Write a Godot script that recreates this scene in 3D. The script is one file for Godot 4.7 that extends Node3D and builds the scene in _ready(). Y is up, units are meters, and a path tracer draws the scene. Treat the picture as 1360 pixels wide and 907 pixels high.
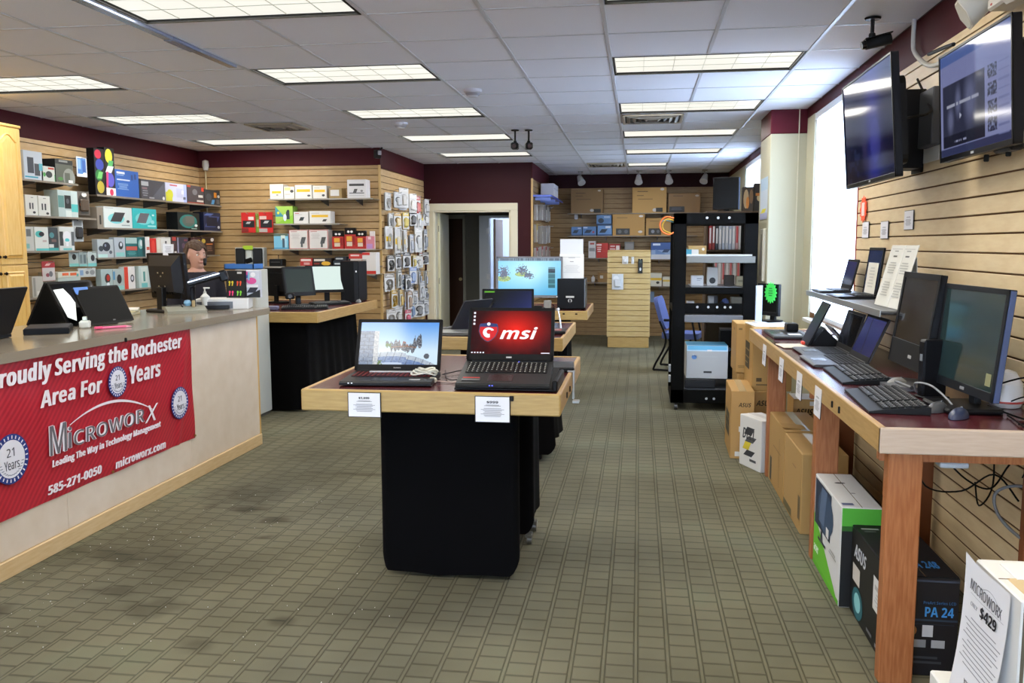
extends Node3D
# A computer shop: slat walls, reception counter with banner, display tables, laptops, boxes, rack.
# Metres, y up, the camera stands at x = 0, z = 0 and looks down -z.

const CEIL := 2.744
const TILE := 0.6096
const GX := -0.1975      # a ceiling grid line in x
const GZ := -5.70        # a ceiling grid line in z
const SLAT := 0.0813     # slat pitch
const SLAT_TOP := 2.535
const LW := -5.52        # left wall
const RW := 1.46         # right wall
const BACK := -15.0

var rng := RandomNumberGenerator.new()
var names := {}
var mats := {}
var fonts := {}

# ------------------------------------------------------------------ scene tree helpers
func numbered(called: String) -> String:
	var k: int = names.get(called, 0)
	names[called] = k + 1
	return called if k == 0 else "%s_%03d" % [called, k]

func th(called: String, label: String, category: String, at := Vector3.ZERO, turn := 0.0, group := "") -> Node3D:
	var o := Node3D.new()
	o.name = numbered(called)
	add_child(o)
	o.position = at
	o.rotation.y = turn
	tag(o, label, category, group)
	return o

func tag(o: Node, label: String, category: String, group := "") -> void:
	o.set_meta("label", label)
	o.set_meta("category", category)
	if group != "":
		o.set_meta("group", group)

func put(parent: Node, called: String, st: SurfaceTool, m: Material) -> MeshInstance3D:
	var o := MeshInstance3D.new()
	o.mesh = st.commit()
	o.material_override = m
	o.cast_shadow = GeometryInstance3D.SHADOW_CASTING_SETTING_ON
	o.name = numbered(called) if parent == self else called
	parent.add_child(o, true)
	return o

func putm(parent: Node, called: String, mesh: Mesh, m: Material, at := Vector3.ZERO) -> MeshInstance3D:
	var o := MeshInstance3D.new()
	o.mesh = mesh
	o.material_override = m
	o.name = numbered(called) if parent == self else called
	parent.add_child(o, true)
	o.position = at
	return o

func struct(called: String, st: SurfaceTool, m: Material) -> MeshInstance3D:
	var o := put(self, called, st, m)
	o.set_meta("kind", "structure")
	return o

func copy(o: Node3D, at: Vector3, turn: float, label: String, called := "") -> Node3D:
	var c: Node3D = o.duplicate()
	c.name = numbered(called if called != "" else String(o.name).rstrip("0123456789").trim_suffix("_"))
	add_child(c)
	c.position = at
	c.rotation.y = turn
	c.set_meta("label", label)
	return c

# ------------------------------------------------------------------ materials
func mat(c: String, rough := 0.6, metal := 0.0, spec := 0.5) -> StandardMaterial3D:
	var key := "%s|%s|%s|%s" % [c, rough, metal, spec]
	if not mats.has(key):
		var m := StandardMaterial3D.new()
		m.resource_name = "paint_" + c
		m.albedo_color = Color.html(c)
		m.roughness = rough
		m.metallic = metal
		# black plastics are dull: little of the room shows in them
		m.metallic_specular = spec if m.albedo_color.get_luminance() > 0.2 or rough < 0.2 else minf(spec, 0.27)
		mats[key] = m
	return mats[key]

func glow(c: String, e: float) -> StandardMaterial3D:
	var key := "glow%s|%s" % [c, e]
	if not mats.has(key):
		var m := StandardMaterial3D.new()
		m.albedo_color = Color.BLACK
		m.emission_enabled = true
		m.emission = Color.html(c)
		m.emission_energy_multiplier = e
		m.roughness = 0.3
		mats[key] = m
	return mats[key]

func vcol(rough := 0.55) -> StandardMaterial3D:
	var key := "vcol%s" % rough
	if not mats.has(key):
		var m := StandardMaterial3D.new()
		m.resource_name = "printed_card"
		m.vertex_color_use_as_albedo = true
		m.roughness = rough
		mats[key] = m
	return mats[key]

func noise_tex(seed_: int, freq: float, size: int, a: Color, b: Color, oct := 4) -> ImageTexture:
	var n := FastNoiseLite.new()
	n.seed = seed_
	n.frequency = freq
	n.fractal_octaves = oct
	n.noise_type = FastNoiseLite.TYPE_SIMPLEX_SMOOTH
	var im := n.get_seamless_image(size, size)
	im.convert(Image.FORMAT_RGB8)
	for y in size:
		for x in size:
			im.set_pixel(x, y, a.lerp(b, im.get_pixel(x, y).r))
	return ImageTexture.create_from_image(im)

# wood, cloth, card: one soft noise per look, stretched along the grain by the triplanar scale
func grained(key: String, a: String, b: String, scale: Vector3, rough := 0.5, seed_ := 1, freq := 0.02, size := 256) -> StandardMaterial3D:
	if not mats.has(key):
		var m := StandardMaterial3D.new()
		m.resource_name = key
		var tk := "tex%s%s%s%s" % [a, b, seed_, freq]
		if not mats.has(tk):
			mats[tk] = noise_tex(seed_, freq, size, Color.html(a), Color.html(b), 5)
		m.albedo_texture = mats[tk]
		m.uv1_triplanar = true
		m.uv1_scale = scale
		m.roughness = rough
		mats[key] = m
	return mats[key]

# ------------------------------------------------------------------ mesh helpers
func ST() -> SurfaceTool:
	var s := SurfaceTool.new()
	s.begin(Mesh.PRIMITIVE_TRIANGLES)
	return s

# a convex polygon; it faces away from the point «inside»
func poly(st: SurfaceTool, p: Array, inside: Vector3) -> void:
	var n: Vector3 = (p[1] - p[0]).cross(p[2] - p[0])
	if n.length_squared() < 1e-18 and p.size() > 3:
		n = (p[2] - p[0]).cross(p[3] - p[0])
	if n.length_squared() < 1e-18:
		return
	n = n.normalized()
	var mid := Vector3.ZERO
	for q in p:
		mid += q
	mid /= p.size()
	var q := p
	if n.dot(mid - inside) < 0:
		n = -n
		q = p.duplicate()
		q.reverse()
	for i in range(1, q.size() - 1):
		for k in [0, i + 1, i]:
			st.set_normal(n)
			st.set_uv(Vector2(0, 0))
			st.add_vertex(q[k])

func box(st: SurfaceTool, c: Vector3, s: Vector3, b := Basis.IDENTITY, bev := 0.0) -> void:
	var h := s * 0.5
	var e: float = minf(bev, minf(h.x, minf(h.y, h.z)) * 0.9)
	var P := {}
	for sx in [-1, 1]:
		for sy in [-1, 1]:
			for sz in [-1, 1]:
				for ax in 3:
					var v := Vector3(sx * (h.x - (0.0 if ax == 0 else e)), sy * (h.y - (0.0 if ax == 1 else e)), sz * (h.z - (0.0 if ax == 2 else e)))
					P[Vector4i(sx, sy, sz, ax)] = c + b * v
	for ax in 3:
		var a1 := (ax + 1) % 3
		var a2 := (ax + 2) % 3
		for s0 in [-1, 1]:
			var f := []
			for q in [[-1, -1], [1, -1], [1, 1], [-1, 1]]:
				var k := Vector4i(0, 0, 0, ax)
				k[ax] = s0
				k[a1] = q[0]
				k[a2] = q[1]
				f.append(P[k])
			poly(st, f, c)
			if e > 0.0:
				for s1 in [-1, 1]:
					var g := []
					for q in [[-1, ax], [1, ax], [1, a1], [-1, a1]]:
						var k := Vector4i(0, 0, 0, q[1])
						k[ax] = s0
						k[a1] = s1
						k[a2] = q[0]
						g.append(P[k])
					poly(st, g, c)
	if e > 0.0:
		for sx in [-1, 1]:
			for sy in [-1, 1]:
				for sz in [-1, 1]:
					poly(st, [P[Vector4i(sx, sy, sz, 0)], P[Vector4i(sx, sy, sz, 1)], P[Vector4i(sx, sy, sz, 2)]], c)

# box between two corners
func bb(st: SurfaceTool, a: Vector3, c: Vector3, bev := 0.0) -> void:
	box(st, (a + c) * 0.5, (c - a).abs(), Basis.IDENTITY, bev)

func B(a: Vector3, c: Vector3, bev := 0.0) -> SurfaceTool:
	var st := ST()
	bb(st, a, c, bev)
	return st

func BX(c: Vector3, s: Vector3, bev := 0.0, b := Basis.IDENTITY) -> SurfaceTool:
	var st := ST()
	box(st, c, s, b, bev)
	return st

func frame_of(d: Vector3) -> Basis:
	var w := d.normalized()
	var u := w.cross(Vector3.UP if absf(w.y) < 0.95 else Vector3.RIGHT).normalized()
	return Basis(u, w, u.cross(w))

func cyl(st: SurfaceTool, a: Vector3, c: Vector3, r0: float, r1: float, n := 14, caps := true) -> void:
	var f := frame_of(c - a)
	var lo := []
	var hi := []
	for i in n:
		var t := TAU * i / n
		var d := f.x * cos(t) + f.z * sin(t)
		lo.append([a + d * r0, d])
		hi.append([c + d * r1, d])
	var mid := (a + c) * 0.5
	for i in n:
		var j := (i + 1) % n
		var q := [lo[i], lo[j], hi[j], hi[i]]
		var fn: Vector3 = (q[1][0] - q[0][0]).cross(q[3][0] - q[0][0])
		if fn.length_squared() < 1e-16:
			fn = (q[2][0] - q[0][0]).cross(q[3][0] - q[0][0])
		if fn.dot(q[0][1] + q[1][1]) < 0:
			q.reverse()
		for k in [0, 2, 1, 0, 3, 2]:
			st.set_normal(q[k][1])
			st.set_uv(Vector2.ZERO)
			st.add_vertex(q[k][0])
	if caps:
		if r0 > 0.0:
			poly(st, lo.map(func(q): return q[0]), mid)
		if r1 > 0.0:
			poly(st, hi.map(func(q): return q[0]), mid)

func tube(st: SurfaceTool, pts: Array, r: float, n := 7) -> void:
	for i in pts.size() - 1:
		cyl(st, pts[i], pts[i + 1], r, r, n, i == 0 or i == pts.size() - 2)

# smooth path through points
func curve(pts: Array, steps := 6) -> Array:
	var out := []
	for i in pts.size() - 1:
		var p0: Vector3 = pts[maxi(i - 1, 0)]
		var p1: Vector3 = pts[i]
		var p2: Vector3 = pts[i + 1]
		var p3: Vector3 = pts[mini(i + 2, pts.size() - 1)]
		for k in steps:
			out.append(p1.cubic_interpolate(p2, p0, p3, float(k) / steps))
	out.append(pts[-1])
	return out

# surface of revolution about y at «at»; profile of (radius, y)
func lathe(st: SurfaceTool, prof: Array, at: Vector3, n := 20, b := Basis.IDENTITY) -> void:
	for i in prof.size() - 1:
		var p: Vector2 = prof[i]
		var q: Vector2 = prof[i + 1]
		var sl := Vector2(q.y - p.y, p.x - q.x).normalized()
		for k in n:
			var vs := []
			for e in [[k, p], [k + 1, p], [k + 1, q], [k, q]]:
				var t: float = TAU * e[0] / n
				vs.append([at + b * Vector3(cos(t) * e[1].x, e[1].y, sin(t) * e[1].x), b * Vector3(cos(t) * sl.x, sl.y, sin(t) * sl.x)])
			var fn: Vector3 = (vs[2][0] - vs[0][0]).cross(vs[3][0] - vs[1][0])
			if fn.dot(vs[0][1] + vs[2][1]) < 0:
				vs.reverse()
			for m in [0, 2, 1, 0, 3, 2]:
				st.set_normal(vs[m][1])
				st.set_uv(Vector2.ZERO)
				st.add_vertex(vs[m][0])

# 2D outline extruded along local z from 0 to depth, carried by xf
func prism(st: SurfaceTool, outline: PackedVector2Array, depth: float, xf := Transform3D.IDENTITY) -> void:
	var o := outline
	if Geometry2D.is_polygon_clockwise(o):
		o = o.duplicate()
		o.reverse()
	var tr := Geometry2D.triangulate_polygon(o)
	for i in range(0, tr.size(), 3):
		var a := o[tr[i]]
		var b := o[tr[i + 1]]
		var c := o[tr[i + 2]]
		for z in [0.0, depth]:
			poly(st, [xf * Vector3(a.x, a.y, z), xf * Vector3(b.x, b.y, z), xf * Vector3(c.x, c.y, z)], xf * Vector3(a.x, a.y, depth * 0.5))
	for i in o.size():
		var a := o[i]
		var b := o[(i + 1) % o.size()]
		var t := (b - a).normalized()
		var inn := (a + b) * 0.5 + Vector2(-t.y, t.x) * 0.001
		poly(st, [xf * Vector3(a.x, a.y, 0), xf * Vector3(b.x, b.y, 0), xf * Vector3(b.x, b.y, depth), xf * Vector3(a.x, a.y, depth)], xf * Vector3(inn.x, inn.y, depth * 0.5))

func rrect(w: float, h: float, r: float, n := 4, c := Vector2.ZERO) -> PackedVector2Array:
	var o := PackedVector2Array()
	for k in 4:
		var cc := Vector2((w / 2 - r) * [1, -1, -1, 1][k], (h / 2 - r) * [1, 1, -1, -1][k])
		for i in n + 1:
			var t := PI / 2 * (k + float(i) / n)
			o.append(c + cc + Vector2(cos(t), sin(t)) * r)
	return o

# quad with uv, corners: bottom-left, bottom-right, top-right, top-left as seen from its front
func uvquad(st: SurfaceTool, bl: Vector3, br: Vector3, tr: Vector3, tl: Vector3) -> void:
	var n := (br - bl).cross(tl - bl).normalized()
	var v := [[bl, Vector2(0, 1)], [br, Vector2(1, 1)], [tr, Vector2(1, 0)], [tl, Vector2(0, 0)]]
	for k in [0, 2, 1, 0, 3, 2]:
		st.set_normal(n)
		st.set_uv(v[k][1])
		st.add_vertex(v[k][0])

# Flat print on a face: shapes in the face's own unit square (x right, y down), one colour each.
# "r x y w h colour" a rectangle, "e" an ellipse, "s" a slanted bar, "t" a triangle pointing up, "v" lines of text
func printed(parent: Node, called: String, w: float, h: float, what: String, xf := Transform3D.IDENTITY, step := 0.0004, rough := 0.55) -> MeshInstance3D:
	var st := ST()
	var n := (xf.basis * Vector3.BACK).normalized()
	var z := step
	for item in what.split(";", false):
		var f := item.strip_edges().split(" ", false)
		var x := f[1].to_float()
		var y := f[2].to_float()
		var ww := f[3].to_float()
		var hh := f[4].to_float()
		var c := Color.html(f[5]).srgb_to_linear()
		var shapes := []
		match f[0]:
			"r": shapes.append([Vector2(x, y), Vector2(x + ww, y), Vector2(x + ww, y + hh), Vector2(x, y + hh)])
			"s": shapes.append([Vector2(x + ww * 0.3, y), Vector2(x + ww, y), Vector2(x + ww * 0.7, y + hh), Vector2(x, y + hh)])
			"t": shapes.append([Vector2(x + ww / 2, y), Vector2(x + ww, y + hh), Vector2(x, y + hh)])
			"d": shapes.append([Vector2(x, y), Vector2(x + ww, y + hh), Vector2(x, y + hh)])
			"u": shapes.append([Vector2(x + ww, y), Vector2(x + ww, y + hh), Vector2(x, y + hh)])
			"e":
				var p := []
				for i in 16:
					p.append(Vector2(x + ww / 2 + cos(TAU * i / 16) * ww / 2, y + hh / 2 + sin(TAU * i / 16) * hh / 2))
				shapes.append(p)
			"v":
				var rows := int(f[6])
				for i in rows:
					var t := 1.0 - 0.35 * absf(sin(i * 2.3 + x * 7))
					var yy := y + hh * i / rows
					var x0 := x + ww * (1 - t) * 0.5
					shapes.append([Vector2(x0, yy), Vector2(x0 + ww * t, yy), Vector2(x0 + ww * t, yy + hh / rows * 0.5), Vector2(x0, yy + hh / rows * 0.5)])
		for p in shapes:
			for i in range(1, p.size() - 1):
				for k in [0, i, i + 1]:
					st.set_color(c)
					st.set_normal(n)
					st.set_uv(p[k])
					st.add_vertex(xf * Vector3((p[k].x - 0.5) * w, (1.0 - p[k].y) * h, z))
		z += step
	return put(parent, called, st, vcol(rough))

func font(kind := "Droid Sans", weight := 700, slant := 0.0, embolden := 0.0) -> Font:
	var key := "%s%s%s%s" % [kind, weight, slant, embolden]
	if not fonts.has(key):
		var s := SystemFont.new()
		s.font_names = PackedStringArray([kind])
		s.font_weight = weight
		var v := FontVariation.new()
		v.base_font = s
		v.variation_embolden = 0.0
		v.variation_transform = Transform2D(Vector2(1, slant), Vector2(0, 1), Vector2.ZERO)
		fonts[key] = v
	return fonts[key]

# lettering: fits a w x h block whose lower left corner is at xf's origin, in xf's x-y plane
func letters(parent: Node, called: String, s: String, w: float, h: float, xf: Transform3D, m: Material, f: Font, depth := 0.001) -> MeshInstance3D:
	var t := TextMesh.new()
	t.text = s
	t.font = f
	t.font_size = 40
	t.pixel_size = 0.01
	t.depth = 0.02
	t.curve_step = 3.0
	t.horizontal_alignment = HORIZONTAL_ALIGNMENT_LEFT
	var a := t.get_aabb()
	var k := Vector3(w / maxf(a.size.x, 0.001), h / maxf(a.size.y, 0.001), depth / maxf(a.size.z, 0.001))
	var o := MeshInstance3D.new()
	o.mesh = t
	o.material_override = m
	o.name = called
	parent.add_child(o, true)
	o.transform = xf * Transform3D(Basis.from_scale(k), -a.position * k)
	return o

func picture(w: int, h: int, f: Callable) -> ImageTexture:
	var im := Image.create(w, h, false, Image.FORMAT_RGB8)
	for y in h:
		for x in w:
			im.set_pixel(x, y, f.call((x + 0.5) / w, (y + 0.5) / h))
	return ImageTexture.create_from_image(im)

func screen_mat(t: Texture2D, e: float, rough := 0.12) -> StandardMaterial3D:
	var m := StandardMaterial3D.new()
	m.resource_name = "lit_screen"
	m.albedo_color = Color(0.01, 0.01, 0.012)
	m.roughness = rough
	m.emission_enabled = true
	m.emission_texture = t
	m.emission_operator = BaseMaterial3D.EMISSION_OP_MULTIPLY
	m.emission = Color.WHITE
	m.emission_energy_multiplier = e * 0.8
	return m

func at(x: float, y: float, z: float) -> Vector3:
	return Vector3(x, y, z)

func xf(o: Vector3, turn := 0.0, tilt := 0.0) -> Transform3D:
	return Transform3D(Basis(Vector3.UP, turn) * Basis(Vector3.RIGHT, tilt), o)

# ------------------------------------------------------------------ the scene
func _ready() -> void:
	rng.seed = 7
	var cam := Camera3D.new()
	cam.name = "camera"
	cam.fov = rad_to_deg(2.0 * atan(453.5 / 1151.73))
	cam.near = 0.05
	cam.far = 200.0
	add_child(cam)
	cam.transform = Transform3D(Basis(Vector3.UP, 0.14476) * Basis(Vector3.RIGHT, -0.1111) * Basis(Vector3.BACK, -0.00255), at(0, 1.56, 0))
	cam.current = true

	var sky := Sky.new()
	var sm := ProceduralSkyMaterial.new()
	sm.sky_top_color = Color(0.72, 0.83, 1.0)
	sm.sky_horizon_color = Color(0.86, 0.93, 1.0)
	sm.ground_horizon_color = Color(0.6, 0.63, 0.66)
	sm.ground_bottom_color = Color(0.35, 0.36, 0.37)
	sm.sky_energy_multiplier = 2.9
	sm.ground_energy_multiplier = 2.0
	sky.sky_material = sm
	var env := Environment.new()
	env.background_mode = Environment.BG_SKY
	env.sky = sky
	env.tonemap_mode = Environment.TONE_MAPPER_LINEAR
	env.tonemap_exposure = 1.42
	env.sdfgi_enabled = true
	env.ssao_enabled = true
	env.ssil_enabled = true
	var we := WorldEnvironment.new()
	we.name = "world"
	we.environment = env
	add_child(we)

	# daylight on the forecourt: bounced in by paving made pale, under an added canopy
	var sun := DirectionalLight3D.new()
	sun.name = "sun"
	sun.light_energy = 3.4
	sun.light_color = Color(0.96, 0.98, 1.0)
	sun.shadow_enabled = true
	add_child(sun)
	sun.look_at_from_position(at(-4, 7.5, 5), Vector3.ZERO)

	build_floor()
	build_walls()
	build_ceiling()
	build_windows()
	build_hall()
	build_counter()
	build_tables()
	build_bench()
	build_rack_area()
	build_center_things()
	build_counter_things()
	build_bench_things()
	build_left_products()
	build_back_left_products()
	build_back_things()
	build_peg_things()
	build_wall_screens()
	build_ceiling_things()
	build_boxes()
	build_person()

const LAMP_E := 1.4
const LAMP_C := "#fffaf0"

# ------------------------------------------------------------------ shell
func build_floor() -> void:
	# woven carpet: small oblong blocks in columns, ridges between the columns
	var W := 1024
	var alb := Image.create(W, W, false, Image.FORMAT_RGB8)
	var hgt := Image.create(W, W, false, Image.FORMAT_RGB8)
	var n := FastNoiseLite.new()
	n.seed = 3
	n.frequency = 0.35
	var cols := 8
	var rows := 10
	for y in W:
		for x in W:
			var cx := x * cols / W
			var fx := float(x * cols) / W - cx
			var fy := float(y * rows) / W + 0.37 * (cx % 2)
			var ry := int(fy) % rows
			fy -= int(fy)
			var v := 0.0
			if fx < 0.15:                       # the ridge
				v = 0.85 if absf(fx - 0.075) < 0.05 else 0.15
			else:
				var ex := minf(fx - 0.15, 1.0 - fx) / 0.85
				var ey := minf(fy, 1.0 - fy)
				v = 0.15 if ey < 0.065 else 0.8
				v = minf(v, 0.2 if ex < 0.012 else 0.85)
				v += 0.10 * sin(float(cx * 7 + ry * 13))
			var g := 0.5 + 0.5 * n.get_noise_2d(x, y)
			var h := clampf(v + (g - 0.5) * 0.35, 0.0, 1.0)
			hgt.set_pixel(x, y, Color(h, h, h))
			var c := Color("#58594e").lerp(Color("#838374"), clampf(v * 0.75 + (g - 0.5) * 0.35 + 0.1, 0.0, 1.0))
			alb.set_pixel(x, y, c)
	# traffic wear and spots, laid once over the whole floor
	var x0 := -5.7
	var x1 := 1.6
	var z0 := 3.2
	var z1 := -17.3
	var w := 512
	var hh := 1024
	var wear := Image.create(w, hh, false, Image.FORMAT_RGB8)
	var n2 := FastNoiseLite.new()
	n2.seed = 11
	n2.frequency = 0.012
	n2.fractal_octaves = 5
	var spots := [[-2.02, -4.55, 0.10, 0.07, 0.45], [-1.98, -4.28, 0.07, 0.05, 0.6], [-2.3, -4.75, 0.2, 0.06, 0.4], [-2.05, -3.35, 0.16, 0.1, 0.3], [-2.35, -3.5, 0.12, 0.08, 0.28],
		[-1.7, -3.05, 0.1, 0.06, 0.35], [-2.75, -3.2, 0.12, 0.1, 0.4], [-2.6, -3.9, 0.35, 0.12, 0.3], [-1.45, -3.3, 0.06, 0.05, 0.35], [-1.9, -5.6, 0.25, 0.06, 0.3], [-2.4, -5.0, 0.3, 0.25, 0.22]]
	for y in hh:
		for x in w:
			var px := lerpf(x0, x1, (x + 0.5) / w)
			var pz := lerpf(z0, z1, (y + 0.5) / hh)
			var v := 0.94 + 0.16 * n2.get_noise_2d(px * 60, pz * 60)
			var tint := 0.5 + 0.5 * n2.get_noise_2d(px * 30 + 90, pz * 30)
			for s in spots:
				var d := Vector2((px - s[0]) / s[2], (pz - s[1]) / s[3]).length()
				d += 0.9 * n2.get_noise_2d(px * 300, pz * 300)
				v *= 1.0 - 0.6 * s[4] * (1.0 - smoothstep(0.1, 1.3, d))
			wear.set_pixel(x, y, Color(v, v * lerpf(0.99, 0.96, tint), v * lerpf(0.98, 0.86, tint)))
	rng.seed = 21
	var m := StandardMaterial3D.new()
	m.resource_name = "block_carpet"
	m.albedo_texture = ImageTexture.create_from_image(alb)
	m.roughness = 0.95
	m.metallic_specular = 0.25
	m.heightmap_enabled = true
	m.heightmap_texture = ImageTexture.create_from_image(hgt)
	m.heightmap_scale = 0.55
	m.detail_enabled = true
	m.detail_albedo = ImageTexture.create_from_image(wear)
	m.detail_blend_mode = BaseMaterial3D.BLEND_MODE_MUL
	m.detail_uv_layer = BaseMaterial3D.DETAIL_UV_2
	var st := ST()
	var q := [at(x0, 0, z0), at(x1, 0, z0), at(x1, 0, z1), at(x0, 0, z1)]
	for k in [0, 2, 1, 0, 3, 2]:
		var p: Vector3 = q[k]
		st.set_normal(Vector3.UP)
		st.set_uv(Vector2(p.x / 0.96, p.z / 0.96))
		st.set_uv2(Vector2((p.x - x0) / (x1 - x0), (p.z - z0) / (z1 - z0)))
		st.add_vertex(p)
	for f in [[at(x0, -0.1, z0), at(x1, -0.1, z0), at(x1, -0.1, z1), at(x0, -0.1, z1)], [at(x0, 0, z0), at(x1, 0, z0), at(x1, -0.1, z0), at(x0, -0.1, z0)], [at(x0, 0, z1), at(x1, 0, z1), at(x1, -0.1, z1), at(x0, -0.1, z1)],
			[at(x0, 0, z0), at(x0, 0, z1), at(x0, -0.1, z1), at(x0, -0.1, z0)], [at(x1, 0, z0), at(x1, 0, z1), at(x1, -0.1, z1), at(x1, -0.1, z0)]]:
		poly(st, f, at((x0 + x1) / 2, -0.05, (z0 + z1) / 2))
	struct("floor", st, m)
	# lint and paper crumbs lying on the pile
	var cr := ST()
	for k in 120:
		var p := at(rng.randf_range(-2.85, -0.9), 0.003, rng.randf_range(-2.7, -5.2))
		if k % 3 == 0:
			p = at(rng.randf_range(-2.9, -2.3), 0.003, rng.randf_range(-3.0, -4.4))
		var s := rng.randf_range(0.0012, 0.0036)
		box(cr, p, at(s * 1.6, 0.003, s), Basis(Vector3.UP, rng.randf() * 3.0))
	var co := put(self, "paper_crumbs", cr, mat("#d3d0c8", 0.8))
	tag(co, "tiny white paper crumbs scattered on the carpet before the counter", "crumbs")
	co.set_meta("kind", "stuff")
	# ground outside the shop
	var g := struct("ground", B(at(-60, -0.4, 70), at(60, -0.2, -70)), mat("#c4c4c6", 0.9))
	g.name = "ground"

func slat_mat() -> StandardMaterial3D:
	return grained("slat_laminate", "#cca877", "#dbbc8d", Vector3(1.2, 6, 1.2), 0.42, 5, 0.02)

# the back room's slats are a browner board
func brown_slat() -> StandardMaterial3D:
	return grained("brown_slat_laminate", "#8f7147", "#a28457", Vector3(1.2, 6, 1.2), 0.45, 6, 0.02)

func maroon() -> StandardMaterial3D:
	return mat("#4c1a21", 0.55)

func cream() -> StandardMaterial3D:
	return mat("#b4b198", 0.6)

# slats on a wall: «a» to «b» along the foot of the wall, facing the normal n
func slats(wall: Node3D, a: Vector3, b: Vector3, n: Vector3, y0 := 0.0, y1 := SLAT_TOP, prof := 0.012, sm: Material = slat_mat()) -> void:
	var l := a.distance_to(b)
	var along := (b - a).normalized()
	var st := ST()
	# a slat: lips chamfered towards the groove
	var o := PackedVector2Array([Vector2(-prof, 0.012), Vector2(-0.003, 0.0035), Vector2(0, 0.006), Vector2(0, SLAT - 0.006), Vector2(-0.003, SLAT - 0.0035), Vector2(-prof, SLAT - 0.012)])
	prism(st, o, l, Transform3D(Basis(Vector3.BACK, Vector3.UP, Vector3.RIGHT), Vector3.ZERO))
	var mesh := st.commit()
	var bas := Basis(along, Vector3.UP, n)
	# grooves measured on the right-hand wall
	var k0 := int(ceil((y0 - 1.357) / SLAT - 0.01))
	var y := 1.357 + SLAT * k0
	if y - y0 > 0.02:
		var s2 := ST()
		box(s2, at(l / 2, 0, -prof / 2), at(l, y - y0 - 0.004, prof))
		var o2 := putm(wall, "slat", s2.commit(), sm)
		o2.transform = Transform3D(bas, at(a.x, (y + y0) / 2, a.z))
	while y < y1 - SLAT * 0.5:
		var m := putm(wall, "slat", mesh, sm)
		m.transform = Transform3D(bas, at(a.x, y, a.z))
		y += SLAT
	if y1 - y > 0.01:
		var s3 := ST()
		box(s3, at(l / 2, 0, -prof / 2), at(l, y1 - y - 0.004, prof))
		var o3 := putm(wall, "slat", s3.commit(), sm)
		o3.transform = Transform3D(bas, at(a.x, (y + y1) / 2, a.z))

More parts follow.
